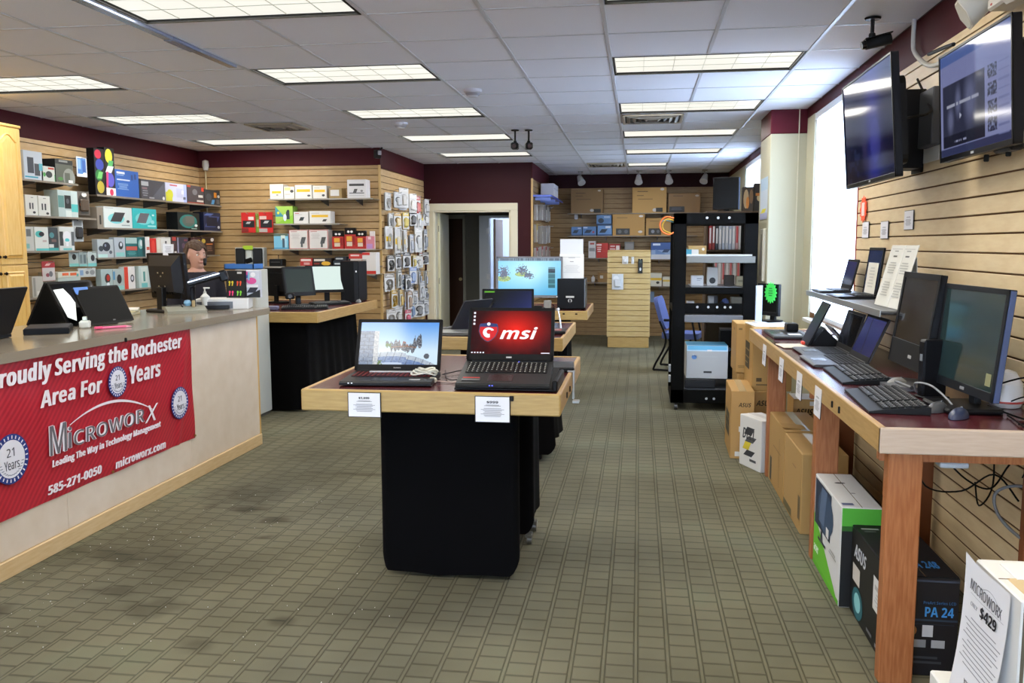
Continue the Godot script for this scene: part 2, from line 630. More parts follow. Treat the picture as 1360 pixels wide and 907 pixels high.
func build_walls() -> void:
	var dark := mat("#6b4a28", 0.8)         # the grooves' backing
	# left
	var w := struct("wall_left", B(at(-5.66, 0, 3.1), at(LW - 0.012, CEIL, -10.62)), dark)
	put(w, "painted_band", B(at(LW - 0.013, SLAT_TOP, 3.1), at(LW, CEIL, -10.45)), maroon())
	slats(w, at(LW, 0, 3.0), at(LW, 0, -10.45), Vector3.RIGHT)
	# back left, facing the counter
	w = struct("wall_back_left", B(at(-5.66, 0, -10.62), at(-3.163, CEIL, -10.462)), dark)
	put(w, "painted_band", B(at(LW, SLAT_TOP, -10.463), at(-3.15, CEIL, -10.45)), maroon())
	slats(w, at(LW, 0, -10.45), at(-3.162, 0, -10.45), Vector3.BACK, 0.0, SLAT_TOP, 0.012, grained("shaded_slat_laminate", "#b08e5e", "#bf9f70", Vector3(1.2, 6, 1.2), 0.42, 5, 0.02))  # same laminate in a darker copy: the dimmer light here is painted in
	put(w, "corner_post", B(at(-3.175, 0, -10.46), at(-3.145, SLAT_TOP, -10.435), 0.003), mat("#c9a76c", 0.5))
	# peg wall beside the doorway
	w = struct("wall_side_pegs", B(at(-3.30, 0, -10.62), at(-3.162, CEIL, -12.65)), dark)
	put(w, "painted_band", B(at(-3.163, SLAT_TOP - 0.03, -10.45), at(-3.15, CEIL, -12.65)), maroon())
	slats(w, at(-3.15, 0, -10.45), at(-3.15, 0, -12.63), Vector3.RIGHT, 0.0, SLAT_TOP - 0.03)
	# maroon wall with the doorway
	var st := ST()
	bb(st, at(-3.30, 0, -12.79), at(-3.01, CEIL, -12.65))
	bb(st, at(-1.86, 0, -12.79), at(-1.553, CEIL, -12.65))
	bb(st, at(-3.01, 2.06, -12.79), at(-1.86, CEIL, -12.65))
	w = struct("wall_doorway", st, mat("#391419", 0.5))
	var tr := mat("#ddd6bd", 0.45)
	for b in [[at(-3.12, 0, -12.655), at(-3.005, 2.06, -12.63)], [at(-1.865, 0, -12.655), at(-1.755, 2.06, -12.63)], [at(-3.12, 2.058, -12.655), at(-1.755, 2.165, -12.63)]]:
		put(w, "door_casing", B(b[0], b[1], 0.006), tr)
	for b in [[at(-3.012, 0, -12.80), at(-2.985, 2.06, -12.64)], [at(-1.885, 0, -12.80), at(-1.858, 2.06, -12.64)], [at(-3.012, 2.035, -12.80), at(-1.858, 2.062, -12.64)]]:
		put(w, "door_jamb", B(b[0], b[1], 0.004), tr)
	# side wall of the back section
	w = struct("wall_side_back", B(at(-1.70, 0, -12.79), at(-1.552, CEIL, -15.1)), dark)
	put(w, "painted_band", B(at(-1.553, SLAT_TOP - 0.02, -12.65), at(-1.54, CEIL, -15.0)), maroon())
	slats(w, at(-1.54, 0, -12.66), at(-1.54, 0, -15.0), Vector3.RIGHT, 0.0, SLAT_TOP - 0.02, 0.012, brown_slat())
	put(w, "corner_post", B(at(-1.56, 0, -12.67), at(-1.53, SLAT_TOP - 0.02, -12.64), 0.003), mat("#c9a76c", 0.5))
	# back
	w = struct("wall_back", B(at(-1.70, 0, -15.14), at(1.60, CEIL, -15.012)), dark)
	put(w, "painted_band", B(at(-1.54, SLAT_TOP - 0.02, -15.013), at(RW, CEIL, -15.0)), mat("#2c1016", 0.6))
	slats(w, at(-1.54, 0, -15.0), at(RW, 0, -15.0), Vector3.BACK, 0.0, SLAT_TOP - 0.02, 0.012, brown_slat())
	# right, with two windows
	st = ST()
	var xa := RW + 0.012
	var xb := RW + 0.16
	bb(st, at(xa, 0, 3.1), at(xb, CEIL, -6.2))
	bb(st, at(xa, 0, -6.2), at(xb, 0.93, -7.79))
	bb(st, at(xa, 2.66, -6.2), at(xb, CEIL, -7.79))
	bb(st, at(xa, 0, -7.79), at(xb, CEIL, -11.1))
	bb(st, at(xa, 0, -11.1), at(xb, 0.93, -12.65))
	bb(st, at(xa, 2.66, -11.1), at(xb, CEIL, -12.65))
	bb(st, at(xa, 0, -12.65), at(xb, CEIL, -15.1))
	w = struct("wall_right", st, dark)
	put(w, "painted_band", B(at(RW, SLAT_TOP, 3.1), at(RW + 0.013, CEIL, -6.2)), maroon())
	put(w, "painted_band", B(at(RW, 2.66, -6.2), at(RW + 0.013, CEIL, -8.12)), maroon())
	put(w, "painted_band", B(at(RW, SLAT_TOP, -8.6), at(RW + 0.013, CEIL, -11.1)), maroon())
	put(w, "painted_band", B(at(RW, 2.66, -11.1), at(RW + 0.013, CEIL, -15.0)), maroon())
	for b in [[at(RW, 0, -6.2), at(RW + 0.013, 0.93, -7.79)], [at(RW, 0, -7.79), at(RW + 0.013, 2.66, -8.12)], [at(RW, 0, -8.6), at(RW + 0.013, SLAT_TOP, -11.1)], [at(RW, 0, -11.1), at(RW + 0.013, 0.93, -12.65)], [at(RW, 0, -12.65), at(RW + 0.013, 2.66, -15.0)]]:
		put(w, "painted_panel", B(b[0], b[1]), cream())
	slats(w, at(RW, 0, -6.2), at(RW, 0, 3.0), Vector3.LEFT, 0.0, SLAT_TOP, 0.012, grained("lit_slat_laminate", "#deC498", "#e9d3aa", Vector3(1.2, 6, 1.2), 0.42, 5, 0.02))  # same laminate in a paler copy: the stronger light here is painted in
	put(w, "slat_end_trim", B(at(RW - 0.004, 0.0, -6.215), at(RW + 0.012, SLAT_TOP, -6.195)), mat("#a4462f", 0.5))
	# pillar between the windows
	st = ST()
	bb(st, at(1.147, 0, -8.75), at(RW + 0.02, SLAT_TOP, -8.12), 0.006)
	w = struct("pillar", st, cream())
	put(w, "painted_band", B(at(1.145, SLAT_TOP, -8.752), at(RW + 0.02, CEIL, -8.118), 0.004), mat("#571a26", 0.5))
	put(w, "corner_bead", B(at(1.385, 0, -8.125), at(1.393, CEIL, -8.112)), mat("#cfcbb4", 0.5))
	# front of the shop, behind the camera: brick-height sill and a wide shop window
	st = ST()
	bb(st, at(-5.66, 0, 3.1), at(1.62, 0.55, 3.25))
	bb(st, at(-5.66, 2.45, 3.1), at(1.62, CEIL, 3.25))
	bb(st, at(-5.66, 0.55, 3.1), at(-4.6, 2.45, 3.25))
	bb(st, at(1.1, 0.55, 3.1), at(1.62, 2.45, 3.25))
	var wf := struct("wall_front", st, cream())
	put(wf, "added_awning", B(at(-6.2, 2.62, 3.25), at(2.2, 2.72, 6.0), 0.01), mat("#8d8a84", 0.8))  # added out of view to cut sky light and leave the ground bounce

func build_windows() -> void:
	var fr := mat("#d8dadb", 0.4)
	var glass := StandardMaterial3D.new()
	glass.resource_name = "window_glass"
	glass.transparency = BaseMaterial3D.TRANSPARENCY_ALPHA
	glass.albedo_color = Color(0.9, 0.96, 1.0, 0.06)
	glass.roughness = 0.02
	var blind := StandardMaterial3D.new()
	blind.resource_name = "sheer_blind"
	blind.albedo_color = Color(0.93, 0.95, 0.97)
	blind.roughness = 0.8
	blind.backlight_enabled = true
	blind.backlight = Color(1.3, 1.3, 1.3)
	var i := 1
	for zz in [[-6.2, -7.79], [-11.1, -12.65]]:
		var st := ST()
		var x0 := RW + 0.05
		var x1 := RW + 0.12
		bb(st, at(x0, 0.93, zz[0]), at(x1, 0.98, zz[1]))
		bb(st, at(x0, 2.61, zz[0]), at(x1, 2.66, zz[1]))
		bb(st, at(x0, 0.98, zz[0]), at(x1, 2.61, zz[0] - 0.05))
		bb(st, at(x0, 0.98, zz[1] + 0.05), at(x1, 2.61, zz[1]))
		var w := struct("window_%d" % i, st, fr)
		put(w, "pane", B(at(RW + 0.08, 0.98, zz[0] - 0.05), at(RW + 0.086, 2.61, zz[1] + 0.05)), glass)
		put(w, "sill", B(at(RW - 0.05, 0.90, zz[0]), at(RW + 0.06, 0.93, zz[1]), 0.004), fr)
		var n := 17
		var mesh := BX(Vector3.ZERO, at(0.0012, 1.62, 0.088)).commit()
		for k in n:
			var m := putm(w, "blind_slat", mesh, blind, at(RW + 0.02, 1.79, lerpf(zz[0] - 0.05, zz[1] + 0.05, (k + 0.5) / n)))
			m.rotation.y = 0.32
		put(w, "blind_rail", B(at(RW, 2.605, zz[0]), at(RW + 0.045, 2.655, zz[1])), fr)
		i += 1
	var st := ST()
	for x in [-4.6, -2.72, -0.82, 1.05]:
		bb(st, at(x, 0.55, 3.14), at(x + 0.05, 2.45, 3.20))
	bb(st, at(-4.6, 0.55, 3.14), at(1.1, 0.60, 3.20))
	bb(st, at(-4.6, 2.40, 3.14), at(1.1, 2.45, 3.20))
	var w3 := struct("window_3", st, mat("#55585c", 0.4, 0.6))
	put(w3, "pane", B(at(-4.6, 0.55, 3.168), at(1.1, 2.45, 3.174)), glass)

func build_hall() -> void:
	# corridor behind the doorway and the room at its far end, lit by an added lamp
	var grey := mat("#59564b", 0.7)
	struct("wall_hall_left", B(at(-3.6, 0, -12.79), at(-3.45, CEIL, -14.72)), grey)
	struct("wall_hall_right", B(at(-1.72, 0, -12.79), at(-1.70, CEIL, -14.7)), grey)
	var st := ST()
	bb(st, at(-3.6, 0, -14.72), at(-2.68, CEIL, -14.6))
	bb(st, at(-3.6, 0, -12.79), at(-3.30, CEIL, -12.65))
	bb(st, at(-2.68, 2.03, -14.72), at(-2.15, CEIL, -14.6))
	bb(st, at(-2.15, 0, -14.72), at(-1.7, CEIL, -14.6))
	struct("wall_hall_back", st, grey)
	var tr := mat("#8b8878", 0.5)
	# the closed dark door
	var d := struct("door_1", B(at(-3.25, 0.01, -14.6), at(-2.965, 2.0, -14.57), 0.003), mat("#39241a", 0.35))
	for b in [[at(-3.315, 0, -14.6), at(-3.25, 2.06, -14.56)], [at(-2.965, 0, -14.6), at(-2.92, 2.06, -14.56)], [at(-3.315, 2.0, -14.6), at(-2.92, 2.07, -14.56)]]:
		put(d, "frame", B(b[0], b[1], 0.003), tr)
	st = ST()
	cyl(st, at(-3.0, 0.98, -14.57), at(-3.0, 0.98, -14.51), 0.022, 0.028)
	put(d, "knob", st, mat("#b8a070", 0.3, 1.0))
	# cream leaf of the doorway, folded back against the corridor side
	d = struct("door_2", BX(at(-3.0, 1.02, -13.24), at(0.04, 2.03, 0.85), 0.003, Basis(Vector3.UP, 0.06)), mat("#d9d2ae", 0.45))
	for y in [0.25, 1.02, 1.8]:
		put(d, "hinge", BX(at(-2.975, y, -12.83), at(0.012, 0.09, 0.03)), mat("#8e8b80", 0.35, 0.9))
	# far opening: white frame and a half open tan door
	var wf := mat("#e3e6ea", 0.4)
	d = struct("door_3", BX(at(-2.425, 1.0, -15.0), at(0.04, 1.99, 0.5), 0.003, Basis(Vector3.UP, -0.10)), mat("#b39c86", 0.4))
	for b in [[at(-2.685, 0, -14.74), at(-2.515, 2.03, -14.58)], [at(-2.17, 0, -14.74), at(-2.145, 2.03, -14.58)], [at(-2.685, 2.01, -14.74), at(-2.145, 2.05, -14.58)]]:
		put(d, "frame", B(b[0], b[1], 0.004), wf)
	for y in [1.02, 1.79]:
		put(d, "hinge", BX(at(-2.53, y, -14.575), at(0.05, 0.09, 0.02)), mat("#f2f2f2", 0.3, 0.3))
	var bl := mat("#c3cddb", 0.6)
	st = ST()
	bb(st, at(-3.1, 0, -17.3), at(-1.4, CEIL, -17.2))
	bb(st, at(-3.1, 0, -17.2), at(-3.0, CEIL, -14.72))
	bb(st, at(-1.5, 0, -17.2), at(-1.4, CEIL, -15.14))
	struct("wall_far_room", st, bl)
	st = ST()
	bb(st, at(-3.6, CEIL, -12.79), at(-1.4, CEIL + 0.08, -17.3))
	struct("ceiling_hall", st, mat("#a9a8a0", 0.8))
	var lamp := th("added_room_lamp", "added flat ceiling lamp standing in for daylight in the small room beyond the corridor", "lamp", at(-2.2, CEIL - 0.05, -16.0))  # added lamp, none seen here: it supplies the daylight of this room
	put(lamp, "housing", B(at(-0.32, 0.012, -0.32), at(0.32, 0.05, 0.32), 0.005), mat("#dddddd", 0.5))
	put(lamp, "diffuser", B(at(-0.3, 0, -0.3), at(0.3, 0.012, 0.3)), glow("#e8f0ff", 1.5))
	area(lamp, at(0, -0.02, 0), Vector2(0.58, 0.58), 5.0, "#dfeaff")

func area(parent: Node3D, p: Vector3, s: Vector2, e: float, c: String) -> void:
	var l := AreaLight3D.new()
	l.name = "tube_light"
	l.area_size = s
	l.area_normalize_energy = true
	l.light_energy = e
	l.light_color = Color.html(c)
	l.shadow_enabled = true
	l.area_range = 30.0
	l.area_attenuation = 2.0
	parent.add_child(l)
	l.position = p
	l.rotation.x = -PI / 2

# the columns of light fittings: [first tile in x, tiles wide, first tile row in z, where]
func fittings() -> Array:
	var f := []
	var nm := {-8: "left", -4: "middle", 0: "right"}
	var nth := ["first", "second", "third", "fourth", "fifth"]
	var seen := {}
	for q in [[-8, 0], [-8, 3], [-8, 6], [-4, -3], [-4, 0], [-4, 3], [-4, 6], [-4, 9], [0, -3], [0, 0], [0, 3], [0, 6], [0, 9]]:
		var k: int = seen.get(q[0], 0)
		seen[q[0]] = k + 1
		f.append([q[0], 2, q[1], "long fluorescent ceiling panel, %s from the front in the %s row" % [nth[k], nm[q[0]]]])
	f.append([0, 1, 12, "short square fluorescent ceiling panel near the back wall"])
	for q in [-8, -4, 0]:
		for v in [-6, -9]:
			f.append([q, 2, v, "long fluorescent ceiling panel of the %s row, %s row of panels behind the camera" % [nm[q], {-6: "first", -9: "second", -12: "third"}[v]]])
	f.append([-8, 2, -3, "long fluorescent ceiling panel of the left row, just outside the frame"])
	return f

func build_ceiling() -> void:
	var slab := ST()
	for q in [[at(-5.66, CEIL, 3.25), at(-5.535, CEIL + 0.12, -15.14)], [at(1.472, CEIL, 3.25), at(1.62, CEIL + 0.12, -15.14)], [at(-5.66, CEIL, 3.1), at(1.62, CEIL + 0.12, 3.25)], [at(-5.66, CEIL, -15.012), at(1.62, CEIL + 0.12, -15.14)]]:
		bb(slab, q[0], q[1])
	bb(slab, at(-5.66, CEIL + 0.10, 3.25), at(1.62, CEIL + 0.2, -15.14))
	var c := struct("ceiling", slab, mat("#777777", 0.9))
	var tm := grained("ceiling_board", "#dfe1e8", "#e7e8ee", Vector3(9, 9, 9), 0.9, 9, 0.06)
	var bar := mat("#c4c6ca", 0.4)
	var lit := {}
	for f in fittings():
		for k in f[1]:
			lit[Vector2i(f[0] + k, f[2])] = true
	var whole := BX(Vector3.ZERO, at(TILE - 0.012, 0.016, TILE - 0.012), 0.004).commit()
	var st := ST()                              # boards behind the camera: never in view, one surface
	for v in range(-15, 16):
		var z := GZ - TILE * v
		for u in range(-9, 3):
			if lit.has(Vector2i(u, v)):
				continue
			var a := maxf(GX + TILE * u, LW)
			var b := minf(GX + TILE * (u + 1), RW)
			var za := minf(z, 3.1)
			var zb := maxf(z - TILE, -15.0)
			if za - zb < 0.02:
				continue
			if v < -4:
				bb(st, at(a, CEIL, za), at(b, CEIL + 0.016, zb))
			elif b - a > TILE - 0.01 and za - zb > TILE - 0.01:
				putm(c, "ceiling_tile", whole, tm, at((a + b) / 2, CEIL + 0.008, (za + zb) / 2))
			else:
				put(c, "ceiling_tile", B(at(a + 0.006, CEIL, za - 0.006), at(b - 0.006, CEIL + 0.016, zb + 0.006), 0.004), tm)
	var rest := put(c, "ceiling_tiles", st, tm)
	rest.set_meta("kind", "stuff")
	for u in range(-8, 3):
		var x := GX + TILE * u
		# a bar stops where a two-tile fitting crosses its line
		var from := 3.1
		for v in range(-15, 16):
			var inside := false
			for f in fittings():
				inside = inside or (f[1] == 2 and f[0] + 1 == u and f[2] == v)
			if inside:
				var z := GZ - TILE * v
				put(c, "grid_bar", B(at(x - 0.012, CEIL - 0.005, from), at(x + 0.012, CEIL + 0.02, z), 0.002), bar)
				from = z - TILE
		put(c, "grid_bar", B(at(x - 0.012, CEIL - 0.005, from), at(x + 0.012, CEIL + 0.02, -15.0), 0.002), bar)
	for v in range(-14, 16):
		var z := GZ - TILE * v
		put(c, "grid_bar", B(at(LW, CEIL - 0.0035, z - 0.008), at(RW, CEIL + 0.02, z + 0.008), 0.002), bar)
	# light fittings
	var black := mat("#272725", 0.6)
	var lens := glow("#fbf9ee", 0.70)
	for f in fittings():
		var w: float = TILE * f[1] - 0.03
		var d := TILE - 0.024
		var o: Node3D = th("ceiling_light", f[3], "light", at(GX + TILE * (f[0] + f[1] * 0.5), CEIL, GZ - TILE * (f[2] + 0.5)), 0.0, "fluorescent ceiling panels")
		st = ST()
		for s in [-1, 1]:
			box(st, at(s * (w / 2 - 0.006), 0.03, 0), at(0.009, 0.07, d))
			box(st, at(0, 0.03, s * (d / 2 - 0.006)), at(w, 0.07, 0.009))
		put(o, "frame", st, black)
		put(o, "housing", B(at(-w / 2, 0.065, -d / 2), at(w / 2, 0.085, d / 2)), mat("#eeeeee", 0.6))
		put(o, "diffuser", B(at(-w / 2 + 0.012, 0.012, -d / 2 + 0.012), at(w / 2 - 0.012, 0.018, d / 2 - 0.012)), lens)
		if f[2] > -4 and f[2] < 4:
			st = ST()
			for k in range(1, 6 if f[1] == 2 else 3):
				box(st, at(-w / 2 + w * k / (6.0 if f[1] == 2 else 3.0), 0.0105, 0), at(0.003, 0.003, d - 0.03))
			for k in [1, 2]:
				box(st, at(0, 0.0105, -d / 2 + d * k / 3.0), at(w - 0.03, 0.003, 0.003))
			put(o, "lens_rib", st, mat("#c9c9b8", 0.4))
		area(o, at(0, 0.004, 0), Vector2(w - 0.04, d - 0.04), LAMP_E * f[1] * 0.5, LAMP_C)

# ------------------------------------------------------------------ furniture
func maple() -> StandardMaterial3D:
	return grained("maple", "#a88950", "#bc9f62", Vector3(0.8, 8, 8), 0.38, 15, 0.03)

func maple_z() -> StandardMaterial3D:
	return grained("maple_z", "#b08c56", "#c2a06a", Vector3(8, 8, 0.8), 0.38, 15, 0.03)

func build_counter() -> void:
	var lam := grained("counter_panel", "#d6c6b2", "#dfd1c0", Vector3(1, 1, 1), 0.45, 31, 0.02)
	var c := th("reception_counter", "long reception counter with grey stone top, pale panels and a wooden kick board", "counter", at(-3.35, 0, -4.0))
	# local: x from -0.43 (staff side) to 0.42 (front), z from 2.6 (beyond the frame) to -2.36
	var seams := [2.6, 1.24, -0.02, -1.28, -2.36]
	for i in 4:
		put(c, "front_panel", B(at(0.395, 0.09, seams[i] - 0.0012), at(0.42, 1.02, seams[i + 1] + 0.0012), 0.0015), lam)
	put(c, "end_panel", B(at(-0.43, 0.0, -2.36), at(0.40, 1.02, -2.335), 0.002), lam)
	put(c, "corner_trim", B(at(0.405, 0.0, -2.364), at(0.424, 1.02, -2.345), 0.003), mat("#c9a05a", 0.45))
	put(c, "back_panel", B(at(-0.43, 0.0, 2.6), at(-0.41, 1.02, -2.34)), lam)
	put(c, "kick_board", B(at(0.39, 0, 2.6), at(0.432, 0.088, -2.362), 0.004), grained("kick", "#cbac7c", "#d8bd92", Vector3(6, 6, 0.8), 0.4, 16, 0.03))
	put(c, "carcass", B(at(-0.42, 0.0, 2.59), at(0.396, 1.015, -2.336)), mat("#a58d68", 0.7))
	var top := ST()
	var o := PackedVector2Array([Vector2(0.45, 2.65), Vector2(-0.46, 2.65), Vector2(-0.46, -2.56)])
	for k in 7:
		var t := PI / 2 * k / 6.0
		o.append(Vector2(0.35 + 0.10 * sin(t), -2.52 - 0.10 * cos(t)))
	prism(top, o, 0.048, Transform3D(Basis(Vector3.RIGHT, Vector3.BACK, Vector3.UP), at(0, 1.018, 0)))
	put(c, "counter_top", top, grained("speckled_stone", "#6f665a", "#b3a896", Vector3(9, 9, 9), 0.16, 8, 0.12))
	# tall kitchen-like cabinet against the left wall
	var k := th("tall_cabinet", "tall maple wall cabinet with arched door panels, left of the shelves", "cabinet", at(-5.26, 0, -5.86))
	var md := grained("cabinet_maple", "#d8ac58", "#e6c27a", Vector3(7, 0.7, 7), 0.35, 18, 0.03)
	put(k, "body", B(at(-0.235, 0, 0.66), at(0.335, 2.49, -0.575), 0.003), md)
	put(k, "crown_trim", B(at(-0.235, 2.49, 0.665), at(0.358, 2.512, -0.58), 0.005), md)
	for i in 4:
		var z1 := 0.64 - i * 0.303
		var z0 := z1 - 0.297
		for yy in [[1.415, 2.485], [0.12, 1.405]]:
			var d := put(k, "door", B(at(0.336, yy[0], z1), at(0.354, yy[1], z0), 0.003), md)
			# raised panel with an arched head (the lower ones are square)
			var pts := PackedVector2Array()
			var w := 0.297 - 0.11
			var lo: float = yy[0] + 0.055
			var hi: float = yy[1] - (0.11 if yy[0] > 1.0 else 0.055)
			pts.append(Vector2(-w / 2, lo))
			pts.append(Vector2(w / 2, lo))
			for q in 13:
				var t := q / 12.0
				var hump := pow(sin(PI * t), 1.6) * (0.055 if yy[0] > 1.0 else 0.0)
				pts.append(Vector2(w / 2 - w * t, hi + hump))
			var st := ST()
			var face := Basis(Vector3.FORWARD, Vector3.UP, Vector3.RIGHT)
			var fx := Transform3D(face, at(0.354, 0, (z0 + z1) / 2))
			var inner := PackedVector2Array()
			var cen := Vector2(0, (lo + hi) / 2)
			for q in pts:
				inner.append(cen + (q - cen) * Vector2(0.78, 0.955))
			# a deep cove round the panel: a fillet strip proud of the door, the panel field sloping up inside it
			for pk in pts.size():
				var pn := (pk + 1) % pts.size()
				var m0 := cen + (pts[pk] - cen) * Vector2(0.95, 0.988)
				var m1 := cen + (pts[pn] - cen) * Vector2(0.95, 0.988)
				poly(st, [fx * at(pts[pk].x, pts[pk].y, 0.010), fx * at(pts[pn].x, pts[pn].y, 0.010), fx * at(m1.x, m1.y, 0.001), fx * at(m0.x, m0.y, 0.001)], fx * at(cen.x, cen.y, -0.2))
				poly(st, [fx * at(m0.x, m0.y, 0.001), fx * at(m1.x, m1.y, 0.001), fx * at(inner[pn].x, inner[pn].y, 0.014), fx * at(inner[pk].x, inner[pk].y, 0.014)], fx * at(cen.x, cen.y, -0.2))
				var w0 := cen + (pts[pk] - cen) * Vector2(1.06, 1.015)
				var w1 := cen + (pts[pn] - cen) * Vector2(1.06, 1.015)
				poly(st, [fx * at(w0.x, w0.y, 0.0), fx * at(w1.x, w1.y, 0.0), fx * at(pts[pn].x, pts[pn].y, 0.010), fx * at(pts[pk].x, pts[pk].y, 0.010)], fx * at(cen.x, cen.y, -0.2))
			prism(st, inner, 0.014, fx)
			put(d, "raised_panel", st, md)
			var ks := ST()
			var kz := z0 + 0.028 if i % 2 == 0 else z1 - 0.028
			var ky: float = yy[0] + 0.06 if yy[0] > 1.0 else yy[1] - 0.06
			lathe(ks, [Vector2(0, 0.026), Vector2(0.010, 0.025), Vector2(0.014, 0.018), Vector2(0.007, 0.010), Vector2(0.007, 0)], at(0.354, ky, kz), 12, Basis(Vector3.BACK, -PI / 2))
			put(d, "knob", ks, mat("#2a211c", 0.35, 0.7))

# display table: laminate top, maple edge, black draped pedestals
func table(label: String, x0: float, x1: float, z0: float, z1: float, h: float, apron: float) -> Node3D:
	var c := at((x0 + x1) / 2, 0, (z0 + z1) / 2)
	var o := th("display_table", label, "table", c)
	var a := (x1 - x0) / 2
	var b := (z0 - z1) / 2
	put(o, "table_top", B(at(-a + 0.02, h - 0.03, b - 0.02), at(a - 0.02, h, -b + 0.02)), grained("maroon_laminate", "#4a1d24", "#5a262d", Vector3(5, 5, 5), 0.2, 4, 0.15))
	for s in [-1, 1]:
		put(o, "edge_band", B(at(-a, h - apron, s * b), at(a, h + 0.003, s * (b - 0.022)), 0.005), maple())
		put(o, "edge_band", B(at(s * a, h - apron, b - 0.022), at(s * (a - 0.022), h + 0.003, -b + 0.022), 0.005), maple_z())
	return o

func cloth_mat() -> StandardMaterial3D:
	var m := mat("#08080a", 0.95, 0.0, 0.2)
	m.rim_enabled = true
	m.rim = 0.08
	return m

# a draped slab: rounded lower corners, faint folds
func draped(o: Node3D, called: String, c: Vector3, w: float, d: float, y0: float, y1: float, folds := 0.004, flare := 0.02) -> void:
	var st := ST()
	var nx := 34
	var ring := []
	var pts := rrect(w, d, minf(0.04, d * 0.4), 4)
	# resample the outline finely
	var fine := []
	for i in pts.size():
		var p := pts[i]
		var q := pts[(i + 1) % pts.size()]
		var m := maxi(1, int(p.distance_to(q) / 0.03))
		for k in m:
			fine.append(p.lerp(q, float(k) / m))
	for j in 13:
		var t := j / 12.0
		var y := lerpf(y1, y0, t)
		var row := []
		for i in fine.size():
			var p: Vector2 = fine[i]
			var f: float = 1.0 + flare * t / maxf(p.length(), 0.05)
			var wob := folds * t * (sin(i * 0.9 + 0.6 * sin(i * 0.31)) + 0.5 * sin(i * 0.37))
			var n := p.normalized()
			var lift := 0.0
			if j == 12:
				lift = 0.012 * absf(sin(i * 0.21))
			# corners of the cloth hang higher, rounded
			var cx := clampf((absf(p.x) / (w / 2) - 0.86) / 0.14, 0.0, 1.0)
			lift += cx * cx * 0.09 * t * t * t * t
			row.append(c + at(p.x * f + n.x * wob, y + lift, p.y * f + n.y * wob))
		ring.append(row)
	st.set_smooth_group(0)
	var m := fine.size()
	for j in 12:
		for i in m:
			var k := (i + 1) % m
			for v in [ring[j][i], ring[j + 1][i], ring[j][k], ring[j][k], ring[j + 1][i], ring[j + 1][k]]:
				st.set_uv(Vector2.ZERO)
				st.add_vertex(v)
	st.generate_normals()
	put(o, called, st, cloth_mat())
	var cap := ST()
	for i in m:
		poly(cap, [ring[0][i], ring[0][(i + 1) % m], c + at(0, y1, 0)], c + at(0, y0, 0))
	put(o, "drape_top", cap, cloth_mat())

func build_tables() -> void:
	var o := table("nearest maple-edged display table holding two open gaming laptops", -1.462, -0.318, -3.59, -4.86, 0.93, 0.092)
	# local origin (-0.89, 0, -4.225)
	draped(o, "pedestal_drape", at(0.025, 0, 0.325), 0.655, 0.10, 0.012, 0.845, 0.003, 0.004)
	draped(o, "pedestal_drape", at(0.06, 0, -0.27), 0.60, 0.30, 0.05, 0.845, 0.006, 0.006)
	put(o, "cross_rail", B(at(-0.2, 0.6, 0.3), at(0.2, 0.84, -0.4)), mat("#1b1b1b", 0.8))
	for z in [-0.15, -0.36]:
		var st := ST()
		cyl(st, at(0.33, 0.025, z), at(0.355, 0.025, z), 0.025, 0.025, 14)
		box(st, at(0.34, 0.05, z), at(0.035, 0.02, 0.06), Basis.IDENTITY, 0.004)
		put(o, "caster", st, mat("#9a9a98", 0.3, 0.9))
	for z in [-0.15, -0.36]:
		var st := ST()
		cyl(st, at(-0.25, 0.025, z), at(-0.225, 0.025, z), 0.025, 0.025, 14)
		put(o, "caster", st, mat("#9a9a98", 0.3, 0.9))
	o = table("middle maple-edged display table, directly behind the nearest one", -1.44, -0.50, -5.80, -7.04, 0.93, 0.088)
	draped(o, "pedestal_drape", at(0.03, 0, 0.05), 0.66, 0.55, 0.05, 0.845, 0.012, 0.04)
	for x in [-0.2, 0.26]:
		for z in [-0.12, 0.22]:
			put(o, "foot", BX(at(x, 0.03, z), at(0.05, 0.06, 0.05), 0.005), mat("#161616", 0.6))
	o = table("far maple-edged display table with large monitor, before the slat back wall", -1.62, -0.475, -8.22, -9.35, 0.93, 0.085)
	draped(o, "pedestal_drape", at(0.0, 0, 0.0), 0.7, 0.6, 0.012, 0.845, 0.01, 0.02)
	o = table("maple-edged computer table behind the end of the reception counter", -4.06, -2.91, -7.60, -9.45, 0.945, 0.096)
	draped(o, "pedestal_drape", at(-0.03, 0, 0.08), 0.90, 1.46, 0.012, 0.855, 0.014, 0.05)

